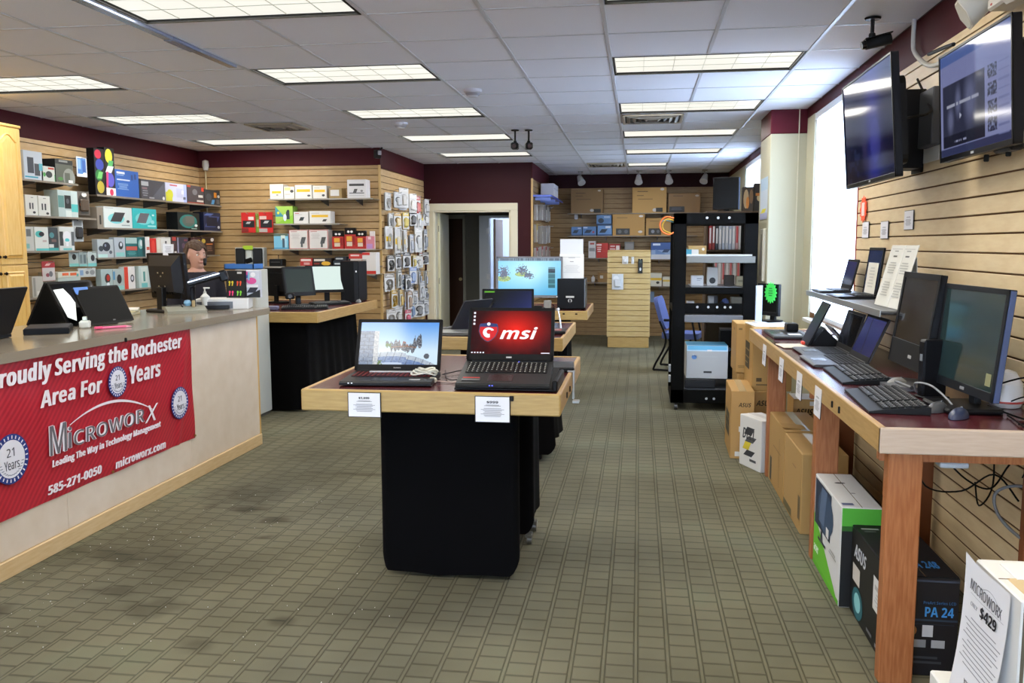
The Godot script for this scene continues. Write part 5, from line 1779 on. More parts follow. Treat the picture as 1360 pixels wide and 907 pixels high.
func build_bench_things() -> void:
	var t := 0.937
	var q := -PI / 2
	# near monitor
	var m := monitor("nearest dark monitor on the wall bench, teal-grey blank screen", at(1.218, t, -3.475), q + 0.072, 0.525, 0.402, 0.064, mat("#26383a", 0.09), "#1d2025", 0.02, 0.034, -0.097, "monitor", true, 0.045)
	var lt := Transform3D(Basis(Vector3.RIGHT, -0.097), at(0, 0.064, 0))
	put(m, "yellow_sticker", BX(lt * at(0.205, 0.075, 0.0016), at(0.04, 0.045, 0.0008), 0.0, lt.basis), mat("#8a8a66", 0.5))
	put(m, "maker_badge", BX(lt * at(0.02, 0.016, 0.0044), at(0.036, 0.011, 0.001), 0.0, lt.basis), mat("#8d9096", 0.35))
	put(m, "blue_edge", BX(lt * at(0.2635, 0.20, -0.010), at(0.003, 0.395, 0.02), 0.001, lt.basis), mat("#3d4f78", 0.3))
	put(m, "wide_foot", BX(at(0.02, 0.01, 0.0), at(0.25, 0.02, 0.20), 0.008), mat("#17181b", 0.4))
	# far all-in-one
	m = monitor("black all-in-one computer with speaker bar, farther of the two bench screens", at(1.165, t, -3.99), q, 0.50, 0.415, 0.085, mat("#17181b", 0.12), "#16171a", 0.026, 0.11, -0.136, "all_in_one_computer", false, 0.10)
	lt = Transform3D(Basis(Vector3.RIGHT, -0.136), at(0, 0.085, 0))
	put(m, "chin_line", BX(lt * at(0, 0.111, 0.0046), at(0.50, 0.002, 0.001), 0.0, lt.basis), mat("#7b7d80", 0.3, 0.6))
	put(m, "maker_badge", BX(lt * at(0.05, 0.05, 0.0046), at(0.045, 0.014, 0.001), 0.0, lt.basis), mat("#a9abae", 0.3))
	var st := ST()
	prism(st, rrect(0.30, 0.20, 0.09, 6), 0.016, Transform3D(Basis(Vector3.RIGHT, Vector3.FORWARD, Vector3.UP), at(0, 0, 0.0)))
	put(m, "round_foot", st, mat("#8c8e92", 0.3, 0.6))
	st = ST()
	cyl(st, at(-0.18, 0.02, 0.06), at(0.18, 0.02, 0.02), 0.008, 0.008, 10)
	put(m, "stand_bar", st, mat("#5d5f63", 0.3, 0.6))
	put(m, "stand_arm", BX(at(0, 0.08, -0.09), at(0.07, 0.18, 0.03), 0.008), mat("#34363a", 0.35))
	var mp := th("mini_computer", "slim black mini computer standing upright before the bench monitors", "computer", at(1.185, t, -3.70), q + 0.25)
	put(mp, "case", B(at(-0.02, 0.0, 0.045), at(0.02, 0.238, -0.055), 0.005), mat("#141417", 0.3))
	put(mp, "front_panel", B(at(-0.017, 0.01, 0.0455), at(0.017, 0.23, 0.048), 0.002), mat("#1b1c20", 0.2))
	put(mp, "badge", BX(at(0.0, 0.165, 0.0485), at(0.018, 0.028, 0.001)), mat("#777b80", 0.3))
	put(mp, "foot", B(at(-0.04, 0.0, 0.05), at(0.04, 0.008, -0.06), 0.003), mat("#1b1c20", 0.4))
	keyboard("black keyboard at the near end of the wall bench", at(0.99, t, -3.56), q - 0.05, 0.50, 0.175, 0.04)
	keyboard("black keyboard second along the wall bench, beside the two laptops", at(1.04, t, -4.24), q - 0.03, 0.49, 0.17, 0.04)
	mouse("black mouse with bluish top before the nearest bench monitor", at(1.145, t, -3.27), q + 0.9, "#2c3550")
	mouse("grey mouse just behind the bluish one on the bench", at(1.11, t, -3.39), q + 0.7, "#4a4b4e")
	mouse("silver-topped mouse between the two bench keyboards", at(1.135, t, -4.0), q + 0.5, "#8b8a86")
	laptop("near slim laptop of the bench pair, purple-blue screen", at(1.02, t, -4.735), q, 0.40, 0.27, 0.245, 113.0, screen_mat(picture(96, 64, func(u, v): return Color("#2c3166").lerp(Color("#3d4480"), 1.0 - v).lerp(Color("#15171f"), 0.55 if absf(u - 0.3 - v * 0.2) < 0.02 else 0.0)), 0.55), "#3a3b3e", "#222325", "#6c6c6c", 0.018, "laptops on the bench")
	laptop("far slim laptop of the bench pair, blank black screen", at(1.045, t, -5.15), q, 0.38, 0.26, 0.228, 106.0, mat("#0c0d12", 0.08), "#37383b", "#2a2b2d", "", 0.016, "laptops on the bench")
	var tn := th("tent_laptop", "black convertible laptop folded into a tent farther along the bench", "laptop", at(1.12, t, -5.66), q - 0.05)
	for s in [-1, 1]:
		var l2 := Transform3D(Basis(Vector3.RIGHT, -0.44 if s > 0 else 0.75), at(0, 0.0, 0.07 if s > 0 else -0.17))
		st = ST()
		prism(st, rrect(0.30, 0.285 if s > 0 else 0.15, 0.01, 3, Vector2(0, 0.1425 if s > 0 else 0.075)), 0.010, l2 * xf(at(0, 0, -0.005)))
		put(tn, "screen_half" if s > 0 else "support_half", st, mat("#131316", 0.3))
		if s > 0:
			st = ST()
			uvquad(st, l2 * at(-0.14, 0.02, 0.0056), l2 * at(0.14, 0.02, 0.0056), l2 * at(0.14, 0.272, 0.0056), l2 * at(-0.14, 0.272, 0.0056))
			put(tn, "glass", st, mat("#16141a", 0.3, 0.0, 0.3))
	put(tn, "red_tab", BX(at(0.12, 0.015, 0.10), at(0.06, 0.02, 0.02), 0.004), mat("#d9402a", 0.5))
	st = ST()
	prism(st, PackedVector2Array([Vector2(-0.11, 0), Vector2(0.08, 0), Vector2(0.0, 0.11)]), 0.16, Transform3D(Basis(Vector3.BACK, Vector3.UP, Vector3.LEFT), at(0.16, 0, -0.02)))
	put(tn, "stand_wedge", st, mat("#101013", 0.4))
	var cd := th("folded_leaflet", "pale leaflet lying before the tent laptop on the bench", "leaflet", at(0.935, t, -5.46), 0.1)
	put(cd, "sheet", BX(at(0, 0.004, 0), at(0.15, 0.006, 0.20), 0.002), mat("#d8d2bd", 0.7))
	var fl := th("flat_laptop", "dark laptop opened flat at the far end of the bench", "laptop", at(1.0, t, -6.12), q)
	put(fl, "base", B(at(-0.24, 0, 0.11), at(0.24, 0.018, -0.14), 0.005), mat("#3b3d3f", 0.4, 0.2))
	put(fl, "touchpad", B(at(-0.08, 0.018, 0.10), at(0.06, 0.0188, 0.02)), mat("#5b5e60", 0.25, 0.3))
	put(fl, "keyboard_well", B(at(-0.21, 0.018, 0.01), at(0.21, 0.0186, -0.11)), mat("#1c1d1f", 0.5))
	put(fl, "power_brick", B(at(-0.18, 0.019, -0.02), at(-0.07, 0.075, -0.10), 0.008), mat("#101113", 0.4))
	put(fl, "paper_slip", BX(at(0.13, 0.021, -0.04), at(0.08, 0.003, 0.08)), mat("#dcdcd8", 0.6))
	for k in 3:
		var wl := th("white_paper_sheets", ["white papers on the boxes just beyond the bench end", "white paper sheet lying between flat laptop and window", "second white sheet behind the tent laptop"][k], "paper", [at(1.0, 0.942, -6.86), at(1.28, t, -6.3), at(1.30, t, -5.85)][k], [0.1, 0.5, -0.2][k])
		put(wl, "sheet", BX(at(0, 0.004, 0), [at(0.30, 0.008, 0.34), at(0.15, 0.004, 0.2), at(0.12, 0.004, 0.18)][k], 0.001), mat("#dfdcd2", 0.7))
	var ac := th("acrylic_stand", "tall clear-edged acrylic sign holder at the far end of the bench", "sign holder", at(0.93, 0.951, -6.95), 0.35)
	put(ac, "panel", BX(at(0, 0.145, 0), at(0.055, 0.29, 0.012), 0.002), mat("#b7c2da", 0.15))
	put(ac, "foot", BX(at(0, 0.004, 0.02), at(0.08, 0.008, 0.09), 0.002), mat("#d7dce6", 0.2))
	var dm := monitor("dark monitor beyond the bench end, carrying the green starburst", at(1.01, 0.951, -7.03), -1.0, 0.24, 0.25, 0.05, mat("#141618", 0.2), "#17191c")
	dm.set_meta("group", "bench screens")
	var sb := th("price_starburst", "fluorescent green starburst price card", "price card", at(1.02, 1.185, -6.965), -1.0)
	var pts := PackedVector2Array()
	for i in 32:
		var r := 0.085 if i % 2 == 0 else 0.066
		pts.append(Vector2(cos(TAU * i / 32) * r * 0.85, sin(TAU * i / 32) * r))
	st = ST()
	prism(st, pts, 0.003)
	put(sb, "card", st, mat("#3fe05a", 0.6))
	printed(sb, "writing", 0.09, 0.09, "v .2 .1 .6 .8 1f8f3a 4", xf(at(0, -0.045, 0.003)))
	# price sheets along the apron
	var zz := [-5.80, -5.12, -4.55, -4.08]
	for i in 4:
		price_tag("price sheet on the bench apron, %s from the near end" % ["fourth and farthest", "third", "second", "first"][i], at(0.818, 0.774, zz[i]), q, 0.14, 0.134, "", -0.03, true, "price sheets along the bench")
	# small wall shelf with two little laptops and two leaning sheets
	var sh := th("display_shelf", "grey metal shelf on the right wall above the bench laptops", "shelf", at(1.30, 1.243, -5.22))
	put(sh, "board", B(at(-0.16, -0.012, 0.90), at(0.155, 0.0, -0.95), 0.003), mat("#6b6d6c", 0.45, 0.3))
	put(sh, "front_lip", B(at(-0.163, -0.03, 0.90), at(-0.158, 0.004, -0.95), 0.001), mat("#a6a8a8", 0.3, 0.6))
	for z in [-0.7, 0.0, 0.7]:
		put(sh, "bracket", B(at(-0.14, -0.035, z + 0.008), at(0.155, -0.012, z - 0.008), 0.002), mat("#5d5e5e", 0.4, 0.6))
	laptop("small open laptop at the far end of the wall shelf", at(1.26, 1.245, -5.98), q, 0.28, 0.20, 0.20, 103.0, screen_mat(picture(64, 48, func(u, v): return Color("#3a3f78").lerp(Color("#23264a"), v)), 0.5), "#2b2c30", "#1a1b1d", "", 0.016, "laptops on the wall shelf")
	m = laptop("small open laptop with a white sheet over its screen on the wall shelf", at(1.25, 1.245, -5.38), q, 0.32, 0.22, 0.275, 97.0, mat("#1d2c52", 0.2), "#1d1e22", "#151618", "", 0.016, "laptops on the wall shelf")
	var l3 := lid_frame(0.32, 0.22, 97.0, 0.016)
	put(m, "paper_sheet", BX(l3 * at(0.01, 0.095, 0.006), at(0.22, 0.18, 0.001), 0.0, l3.basis), mat("#dcd9cc", 0.7))
	printed(m, "sheet_print", 0.22, 0.18, "v .2 .15 .6 .7 c2c0b6 7", l3 * xf(at(0.01, 0.005, 0.0068)))
	for i in 2:
		var sg := th("acrylic_sign", ["farther of two white information sheets leaning on the wall shelf", "nearer of two white information sheets leaning on the wall shelf"][i], "sign", [at(1.225, 1.246, -4.645), at(1.228, 1.246, -4.455)][i], q, "information sheets on the wall shelf")
		var l4 := Transform3D(Basis(Vector3.RIGHT, -0.25), Vector3.ZERO)
		put(sg, "sheet", BX(l4 * at(0, 0.158, 0), at(0.235, 0.316, 0.004), 0.001, l4.basis), mat("#d9d8d0", 0.6))
		printed(sg, "print", 0.235, 0.316, "r .12 .06 .76 .008 a8a8a2;v .3 .09 .4 .03 8a8a86 1;v .32 .17 .36 .05 5a5a58 1;v .18 .28 .64 .2 b0b0aa 5;r .1 .55 .8 .004 c0c0ba;v .2 .6 .6 .25 b4b4ae 6", l4 * xf(at(0, 0, 0.0025)))
		put(sg, "back_support", BX(at(0, 0.12, -0.085), at(0.18, 0.26, 0.003), 0.001, Basis(Vector3.RIGHT, 0.05)), mat("#c5cacc", 0.2))
	# three price cards and one orange card on the slat wall
	zz = [-5.94, -5.50, -5.03]
	var yy := [1.60, 1.592, 1.638]
	for i in 3:
		price_tag(["little price card on the slat wall nearest the window", "middle little price card on the slat wall", "little price card on the slat wall farthest from the window"][i], at(1.452, yy[i], zz[i]), q, 0.155, 0.10, "", 0.0, true, "price cards on the slat wall")
	var oc := th("orange_price_card", "bright orange starburst price card on the slat wall by the window", "price card", at(1.45, 1.785, -6.0), q)
	pts = PackedVector2Array()
	for i in 24:
		var r := 0.088 if i % 2 == 0 else 0.068
		pts.append(Vector2(cos(TAU * i / 24) * r, sin(TAU * i / 24) * r))
	st = ST()
	prism(st, pts, 0.003)
	put(oc, "card", st, mat("#ff5a2a", 0.6))
	put(oc, "white_label", BX(at(0, 0, 0.004), at(0.07, 0.085, 0.001)), mat("#f1d9d2", 0.6))
	# cables lying on and hanging from the bench
	var cg := "cables at the near end of the bench"
	cable("black cable drooping over the bench's end apron", [at(1.33, t + 0.004, -3.32), at(1.30, t + 0.006, -3.12), at(1.29, 0.93, -3.038), at(1.305, 0.87, -3.035), at(1.28, 0.78, -3.05)], 0.003)
	cable("black cable looping behind the nearest bench monitor", [at(1.30, t + 0.05, -3.55), at(1.40, t + 0.14, -3.35), at(1.43, t + 0.11, -3.25), at(1.40, t + 0.02, -3.2), at(1.30, t + 0.005, -3.15)], 0.0035)
	cable("thin black lead curling under the loop by the nearest bench monitor", [at(1.38, t + 0.01, -3.5), at(1.43, t + 0.06, -3.4), at(1.35, t + 0.02, -3.2), at(1.43, t + 0.004, -3.12)], 0.003)
	cable("flat black lead crossing the bench's near corner", [at(1.30, t + 0.02, -3.42), at(1.36, t + 0.004, -3.25), at(1.44, t + 0.004, -3.15)], 0.0035)
	cable("grey lead curving in front of the slim mini computer", [at(1.13, t + 0.02, -3.70), at(1.10, t + 0.07, -3.62), at(1.13, t + 0.075, -3.52), at(1.17, t + 0.03, -3.44), at(1.18, t + 0.004, -3.42)], 0.004, "#8f9193")
	var drops := [
		[at(1.33, 0.84, -3.16), at(1.36, 0.66, -3.14), at(1.40, 0.52, -3.17), at(1.42, 0.47, -3.2)],
		[at(1.39, 0.84, -3.22), at(1.40, 0.70, -3.20), at(1.38, 0.58, -3.24), at(1.43, 0.50, -3.3)],
		[at(1.10, 0.80, -3.30), at(1.20, 0.70, -3.32), at(1.30, 0.66, -3.35), at(1.38, 0.74, -3.40), at(1.44, 0.80, -3.4)],
		[at(1.05, 0.78, -3.42), at(1.12, 0.62, -3.5), at(1.26, 0.60, -3.52), at(1.36, 0.68, -3.48), at(1.42, 0.60, -3.40)],
		[at(1.40, 0.84, -3.62), at(1.42, 0.60, -3.64), at(1.41, 0.48, -3.74), at(1.43, 0.55, -3.85)]]
	for i in 5:
		cable("black lead hanging below the bench, %s from its near end" % ["first", "second", "third", "fourth", "fifth"][i], drops[i], 0.0035, "#151515", "")
	cable("grey cable making a wide loop under the bench's near end", [at(1.44, 0.60, -3.12), at(1.37, 0.70, -3.22), at(1.30, 0.66, -3.30), at(1.30, 0.58, -3.26), at(1.36, 0.52, -3.16), at(1.44, 0.52, -3.10)], 0.006, "#6f7276")
	var ps := th("power_strip", "dark power strip fixed under the bench's near end", "power strip", at(1.30, 0.765, -3.32))
	put(ps, "bar", B(at(-0.18, 0.0, 0.03), at(0.12, 0.045, -0.03), 0.005), mat("#26272a", 0.4))
	put(ps, "white_end", B(at(-0.20, -0.02, 0.03), at(-0.10, 0.0, -0.03), 0.004), mat("#c6d2dc", 0.35))
	for k in 4:
		put(ps, "socket", BX(at(-0.06 + 0.05 * k, -0.001, 0), at(0.03, 0.003, 0.03)), mat("#101113", 0.5))
	var wd := th("white_dome", "white rounded speaker behind the nearest bench monitor", "speaker", at(1.405, t, -3.53))
	st = ST()
	lathe(st, [Vector2(0, 0), Vector2(0.05, 0.0), Vector2(0.06, 0.02), Vector2(0.055, 0.09), Vector2(0.03, 0.135), Vector2(0, 0.145)], Vector3.ZERO, 20)
	put(wd, "shell", st, mat("#d9d6d4", 0.35))
	st = ST()
	lathe(st, [Vector2(0.0605, 0.018), Vector2(0.062, 0.02), Vector2(0.0605, 0.026)], Vector3.ZERO, 20)
	put(wd, "base_ring", st, mat("#b23a34", 0.4))

# ------------------------------------------------------------------ goods on the walls
func pbox(called: String, label: String, category: String, p: Vector3, turn: float, w: float, h: float, d: float, col: String, pr: String, group := "", side := "") -> Node3D:
	var o := th(called, label, category, p, turn, group)
	put(o, "carton", B(at(-w / 2, 0, 0), at(w / 2, h, -d), 0.003), mat(col, 0.45))
	if pr != "":
		printed(o, "front_print", w * 0.985, h * 0.985, pr, xf(at(0, h * 0.0075, 0.0)))
	if side != "":
		for s in [-1, 1]:
			printed(o, "side_print", d * 0.97, h * 0.97, side, xf(at(s * w / 2, h * 0.015, -d / 2), s * PI / 2))
	return o

# card-backed pack on a peg: p is the middle of its lower edge
func pack(called: String, label: String, category: String, p: Vector3, turn: float, w: float, h: float, col: String, pr: String, bubble: String, group := "", bd := 0.03, reach := -0.1) -> Node3D:
	var o := th(called, label, category, p, turn, group)
	put(o, "card", BX(at(0, h / 2, 0), at(w, h, 0.004), 0.001), mat(col, 0.45))
	if pr != "":
		printed(o, "front_print", w * 0.97, h * 0.97, pr, xf(at(0, h * 0.015, 0.002)))
	if bubble != "":
		var st := ST()
		box(st, at(0, h * 0.42, bd / 2), at(w * 0.62, h * 0.52, bd), Basis.IDENTITY, minf(bd * 0.45, 0.014))
		put(o, "blister", st, mat(bubble, 0.18))
	if reach < 0.0:
		var st := ST()
		tube(st, [at(0, h * 0.94, reach), at(0, h * 0.94, 0.05), at(0, h * 0.94 + 0.012, 0.06)], 0.0035, 6)
		put(o, "peg_hook", st, mat("#b9bbbc", 0.3, 0.9))
	return o

func shelf(label: String, a: Vector3, turn: float, l: float, d: float, nb: int, c := "#8d877b", group := "") -> Node3D:
	# a: middle of the rear edge, top surface
	var o := th("display_shelf", label, "shelf", a, turn, group)
	put(o, "board", B(at(-l / 2, -0.008, d), at(l / 2, 0, 0.0), 0.002), mat(c, 0.25, 0.2))
	put(o, "front_lip", B(at(-l / 2, -0.012, d), at(l / 2, 0.006, d + 0.003), 0.001), mat(Color.html(c).lightened(0.12).to_html(false), 0.3, 0.2))
	for i in nb:
		var x := -l / 2 + l * (i + 0.5) / nb
		var st := ST()
		prism(st, PackedVector2Array([Vector2(0, -0.008), Vector2(d * 0.95, -0.008), Vector2(d * 0.95, -0.022), Vector2(0.0, -0.075)]), 0.006, Transform3D(Basis(Vector3.BACK, Vector3.UP, Vector3.LEFT), at(x + 0.003, 0, 0)))
		put(o, "bracket", st, mat("#6a6c6d", 0.35, 0.7))
	return o

func build_left_products() -> void:
	var T := PI / 2
	var X := -5.24
	var sg := "grey shelves on the left slat wall"
	for q in [["top short shelf beside the tall cabinet, carrying speaker boxes", -6.83, -7.60, 2.130, 2], ["second short shelf beside the tall cabinet, carrying small white packs", -6.83, -7.85, 1.820, 2], ["third short shelf beside the tall cabinet, carrying a bulb box", -6.83, -7.60, 1.512, 2], ["lowest short shelf beside the tall cabinet, carrying a low stack", -6.83, -7.60, 1.105, 2],
		["top long shelf of the left wall, under the blue and rainbow boxes", -7.88, -10.44, 2.053, 5], ["second long shelf of the left wall, under the teal keyboard boxes", -7.86, -10.44, 1.735, 5], ["third long shelf of the left wall, under teal and red packs", -7.84, -10.35, 1.438, 5], ["fourth long shelf of the left wall, half hidden by the till monitor", -7.84, -10.2, 1.108, 4]]:
		shelf(q[0], at(LW, q[3], (q[1] + q[2]) / 2), T, q[1] - q[2], 0.29, q[4], "#857e70", sg)
	# [kind, name, label, category, z near, z far, foot, height, depth, colour, print]
	var goods := [
		["speaker_box", "white and blue box picturing dark speakers, top shelf by the tall cabinet", "box", -6.89, -7.13, 2.132, 0.25, 0.2, "#c9d3dc", "r 0 0 1 1 c6d1dc;r .18 .22 .34 .55 3d4450;r .55 .42 .3 .42 4a5059;r .8 .4 .2 .25 5cb4c6;r .02 .88 .7 .05 3aa0b5"],
		["webcam_box", "small white box with a dark gadget and red corner, top shelf", "box", -7.11, -7.29, 2.132, 0.135, 0.12, "#d5d9d4", "r 0 0 1 1 d3d8d2;r .5 .06 .45 .12 c2432f;e .3 .3 .5 .45 33383a;e .1 .4 .2 .3 4e9a4a;r .95 .5 .05 .5 5aa36a"],
		["dark_carton", "dark grey box with a pale arch picture at the end of the top shelf", "box", -7.30, -7.55, 2.132, 0.215, 0.25, "#23262a", "r 0 0 1 1 5b6056;r 0 0 1 .2 26292a;r .2 .03 .5 .08 8e918c;e .4 .35 .7 .8 8d918a;r .5 .55 .3 .45 5c6158;e .1 .75 .3 .15 4f8a46;r .7 .85 .25 .12 e6e6e2"],
		["twin_pack", "left of two white gadget packs on the second shelf", "pack", -6.88, -7.035, 1.822, 0.18, 0.05, "#d4d6d0", "r 0 0 1 1 d6d8d2;r .3 .38 .12 .3 33363a;r .52 .38 .12 .3 4a4d52;r .45 .1 .2 .04 8a8d8f;e .55 .78 .25 .12 3a3d40"],
		["twin_pack", "right of two white gadget packs on the second shelf", "pack", -7.045, -7.20, 1.822, 0.18, 0.05, "#d4d6d0", "r 0 0 1 1 d6d8d2;r .25 .38 .12 .32 33363a;r .5 .38 .14 .32 3d4147;r .4 .1 .25 .04 8a8d8f;e .6 .8 .25 .12 3a3d40"],
		["camera_box", "white teal box with a black camera window on the second shelf", "box", -7.31, -7.59, 1.824, 0.245, 0.14, "#b9cbc9", "r 0 0 1 1 b7c9c8;r .0 .2 .3 .45 5f8f8c;r .32 .18 .33 .5 26282b;e .4 .3 .16 .2 5b5f66;r .66 0 .34 1 c5d6d4;r .66 .5 .34 .3 55c1c0;r .35 .75 .3 .25 d9e4e0"],
		["mouse_box", "white box with a teal-ringed mouse picture on the third shelf", "box", -6.97, -7.15, 1.516, 0.212, 0.12, "#c9cec9", "r 0 0 1 1 d2d8d5;e .05 .16 .6 .28 4fb7b4;e .3 .2 .4 .2 2b2e33;r .55 .55 .3 .08 b9a9a6;r .05 .9 .95 .1 5bc0c2"],
		["dark_gadget_box", "dark box with teal foot beside the ringed-mouse box", "box", -7.15, -7.28, 1.516, 0.208, 0.12, "#343a40", "r 0 0 1 1 3a4046;e .1 .2 .5 .25 4f8d94;r .3 .5 .5 .12 7a5f5c;r 0 .72 .5 .15 d5dad8;r 0 .88 1 .12 3fa3a5"],
		["bulb_box", "white box picturing a round bulb, end of the third shelf", "box", -7.30, -7.51, 1.516, 0.22, 0.13, "#d4d8d6", "r 0 0 1 1 cfd5d4;r 0 .2 .25 .6 3a3f44;r .8 .2 .2 .6 5e6468;e .22 .18 .56 .5 e3e4ea;e .34 .48 .32 .16 59c4cc;r .42 .62 .16 .2 e8e9ee;r .2 .9 .6 .08 6cc3c4"],
		["edge_box", "plain pale box half hidden behind the tall cabinet on the third shelf", "box", -6.84, -6.96, 1.516, 0.212, 0.18, "#bfc2bd", "r 0 0 1 1 bdc1bc;r .1 .7 .4 .2 7fb7b4;r .2 .1 .5 .3 6b7072"],
		["grey_box", "narrow grey-white box on the lowest shelf by the cabinet", "box", -6.90, -7.04, 1.108, 0.185, 0.16, "#b5b6b1", "r 0 0 1 1 b7b8b3;r .1 .05 .2 .9 8f918e;r .4 .7 .5 .2 d3d4cf"],
		["low_stack", "lower flat box of a two-high stack with orange print", "box", -7.25, -7.57, 1.108, 0.16, 0.2, "#b8c6c2", "r 0 0 1 1 b4c4c1;r .03 .35 .25 .5 4fa2a6;r .35 .3 .3 .5 6cb0b0"],
		["low_stack", "upper flat box of a two-high stack, orange bands", "box", -7.25, -7.56, 1.270, 0.05, 0.2, "#cfd3c4", "r 0 0 1 1 cdd2c5;r .18 .15 .3 .5 e0673a;r .55 .2 .3 .5 e0673a;r .85 .4 .1 .5 58a9ae"],
		["rainbow_box", "first tall black box with rainbow paint splashes", "box", -7.88, -8.045, 2.056, 0.45, 0.08, "#121316", "r 0 0 1 1 131417;e .05 .02 .65 .2 b2243f;e .1 .22 .8 .25 3340a0;e .05 .45 .7 .25 2c7a3c;s .2 .5 .6 .15 6fbf6a;e .15 .70 .7 .27 b6a63a"],
		["rainbow_box", "second tall black box with rainbow splashes, yellow on top", "box", -8.05, -8.21, 2.056, 0.475, 0.08, "#17181b", "r 0 0 1 1 1a1a1e;e .05 .02 .75 .30 e6d93a;s .2 .26 .7 .2 57b46a;s 0 .38 .9 .14 e8ecea;e .1 .52 .8 .3 5a58c0;s 0 .5 .3 .5 d6407e;r .0 .84 1 .16 f0e4e4;e .35 .86 .4 .14 d8305e"],
		["blue_box", "large bright blue box with white print on the top long shelf", "box", -8.21, -8.63, 2.056, 0.275, 0.16, "#2f63b5", "r 0 0 1 1 2d66bd;r .06 .07 .34 .08 dfe8f5;r .06 .18 .3 .03 8fb0dd;r .06 .34 .55 .05 cfdcf0;v .06 .5 .5 .25 86aada 5;r .66 .14 .08 .2 2d4a86;r .8 .1 .08 .2 2d4a86"],
		["graphics_card_box", "dark grey box with block letters, right of the blue box", "box", -8.64, -9.14, 2.056, 0.21, 0.14, "#3b3c42", "r 0 0 1 1 4a4b52;r .06 .1 .28 .22 b9bcc2;r .0 0 .05 1 24252a;r .08 .4 .2 .1 8a6e74;v .08 .55 .24 .35 8b8d94 3;u .4 0 .6 1 5a5c66;r .35 .88 .2 .07 aaaab0;e .88 .8 .1 .18 e6e6e6"],
		["pale_box", "white and lilac box with a lime shape on the top long shelf", "box", -9.15, -9.61, 2.056, 0.208, 0.14, "#ccd0e6", "r 0 0 1 1 cfd2e8;r .2 .08 .35 .07 c85a64;r .0 .5 .3 .5 d4d13a;e .04 .35 .3 .55 d3d23c;r .5 .25 .3 .5 c0c4e0;r .75 .35 .1 .2 eceef6;r .85 .0 .15 1 a9b6e6;r .82 .7 .12 .14 5a6078"],
		["dark_red_box", "dark box with red edges, sixth on the top long shelf", "box", -9.62, -10.02, 2.058, 0.208, 0.14, "#3a3436", "r 0 0 1 1 4a4447;r .0 .0 .2 .1 c24a38;r 0 .94 1 .06 9c3a2e;e .3 .18 .3 .35 77767c;r .85 .05 .15 .22 d6432e;r .65 .5 .28 .14 d8d6d2;r .55 .8 .4 .1 cfcac6"],
		["orange_spot_box", "smaller dark box with orange square at the corner end of the top shelf", "box", -10.03, -10.43, 2.058, 0.185, 0.14, "#303238", "r 0 0 1 1 383b42;e .1 .25 .35 .5 50545c;r .6 .15 .18 .35 d88a2c;e .82 .3 .16 .2 d9dada;s .4 .65 .25 .3 5a9cd0;r .75 .6 .2 .3 6b6a68"],
		["keyboard_box", "white box picturing a dark keyboard on the second long shelf", "box", -7.99, -8.475, 1.738, 0.212, 0.09, "#d5dedc", "r 0 0 1 1 d8e1e0;e .12 .3 .6 .5 83d6da;s .2 .25 .55 .45 3b383f;e .78 .6 .12 .14 4a4850;r .6 .84 .3 .05 9aa5a6;r .02 .04 .3 .04 b9c4c4"],
		["keyboard_box", "teal box picturing a grey keyboard on the second long shelf", "box", -8.485, -8.94, 1.738, 0.215, 0.09, "#2fb3b5", "r 0 0 1 1 30bcbf;e .1 .2 .7 .6 7fd9da;s .14 .22 .56 .5 6b6a70;e .74 .55 .16 .2 9edede;r .6 .82 .35 .08 a9e6e4;e .8 .25 .1 .1 d9f2f0"],
		["brown_side_box", "plain brown-grey box left of the white keyboard box", "box", -7.88, -7.975, 1.738, 0.20, 0.2, "#8e867a", "r 0 0 1 1 8f877b;r .35 .4 .3 .45 2b2826"],
		["game_box", "dark box with teal swirl on the right of the second long shelf", "box", -9.38, -9.89, 1.74, 0.205, 0.14, "#15191b", "r 0 0 1 1 1c2526;e .08 .1 .8 .8 2d7d78;e .2 .2 .55 .6 5b6a62;r .35 .2 .4 .4 6d6d66;e .75 .65 .14 .16 dfe6e2;r .6 .88 .25 .06 9fc0b8"],
		["laptop_box", "dark blue box with a glossy panel at the corner end of the second shelf", "box", -9.99, -10.42, 1.74, 0.225, 0.14, "#1c2036", "r 0 0 1 1 252c4c;s .05 .2 .9 .6 4a5a94;r .15 .25 .65 .5 20233a;s .0 .05 .6 .12 5c74b4;e .8 .72 .14 .16 c9cedd"],
		["wireless_pack", "large clear-fronted pack with two dark mice, third long shelf", "pack", -7.86, -8.12, 1.44, 0.185, 0.06, "#aab5ba", "r 0 0 1 1 b2bcc2;e .3 .15 .5 .5 2e3440;e .05 .35 .3 .3 3d4550;e .42 .25 .12 .16 8c96ae;r 0 .8 .6 .2 b9dcd8;e .7 .6 .2 .2 5a6470"],
		["wireless_pack", "slimmer clear-fronted pack with one dark mouse, third long shelf", "pack", -8.14, -8.325, 1.44, 0.205, 0.06, "#a9b4bd", "r 0 0 1 1 b0bac4;e .35 .2 .45 .4 343b44;e .5 .25 .2 .2 d4dae0;r .1 .75 .8 .2 8cc9c6"],
		["teal_box", "wide teal box with a red band, third long shelf", "box", -8.335, -8.54, 1.44, 0.205, 0.09, "#1f6e70", "r 0 0 1 1 226f72;r 0 0 1 .3 a7c4c2;r 0 .45 1 .2 c25a4c;v .1 .72 .8 .2 5ea8a8 3"],
		["teal_box", "narrow teal box with a pale picture, beside the red-banded one", "box", -8.55, -8.69, 1.44, 0.21, 0.09, "#1d6466", "r 0 0 1 1 1f6668;e .1 .1 .6 .5 8fc4c4;e .3 .15 .4 .3 dfe6e6;r .6 0 .4 1 18474c"],
		["slim_white_box", "slim white box with a red middle, third long shelf", "box", -8.70, -8.78, 1.44, 0.215, 0.08, "#dcdcda", "r 0 0 1 1 e0e0de;r .2 .5 .7 .16 d2604a;r .5 0 .5 .15 eeeeec"],
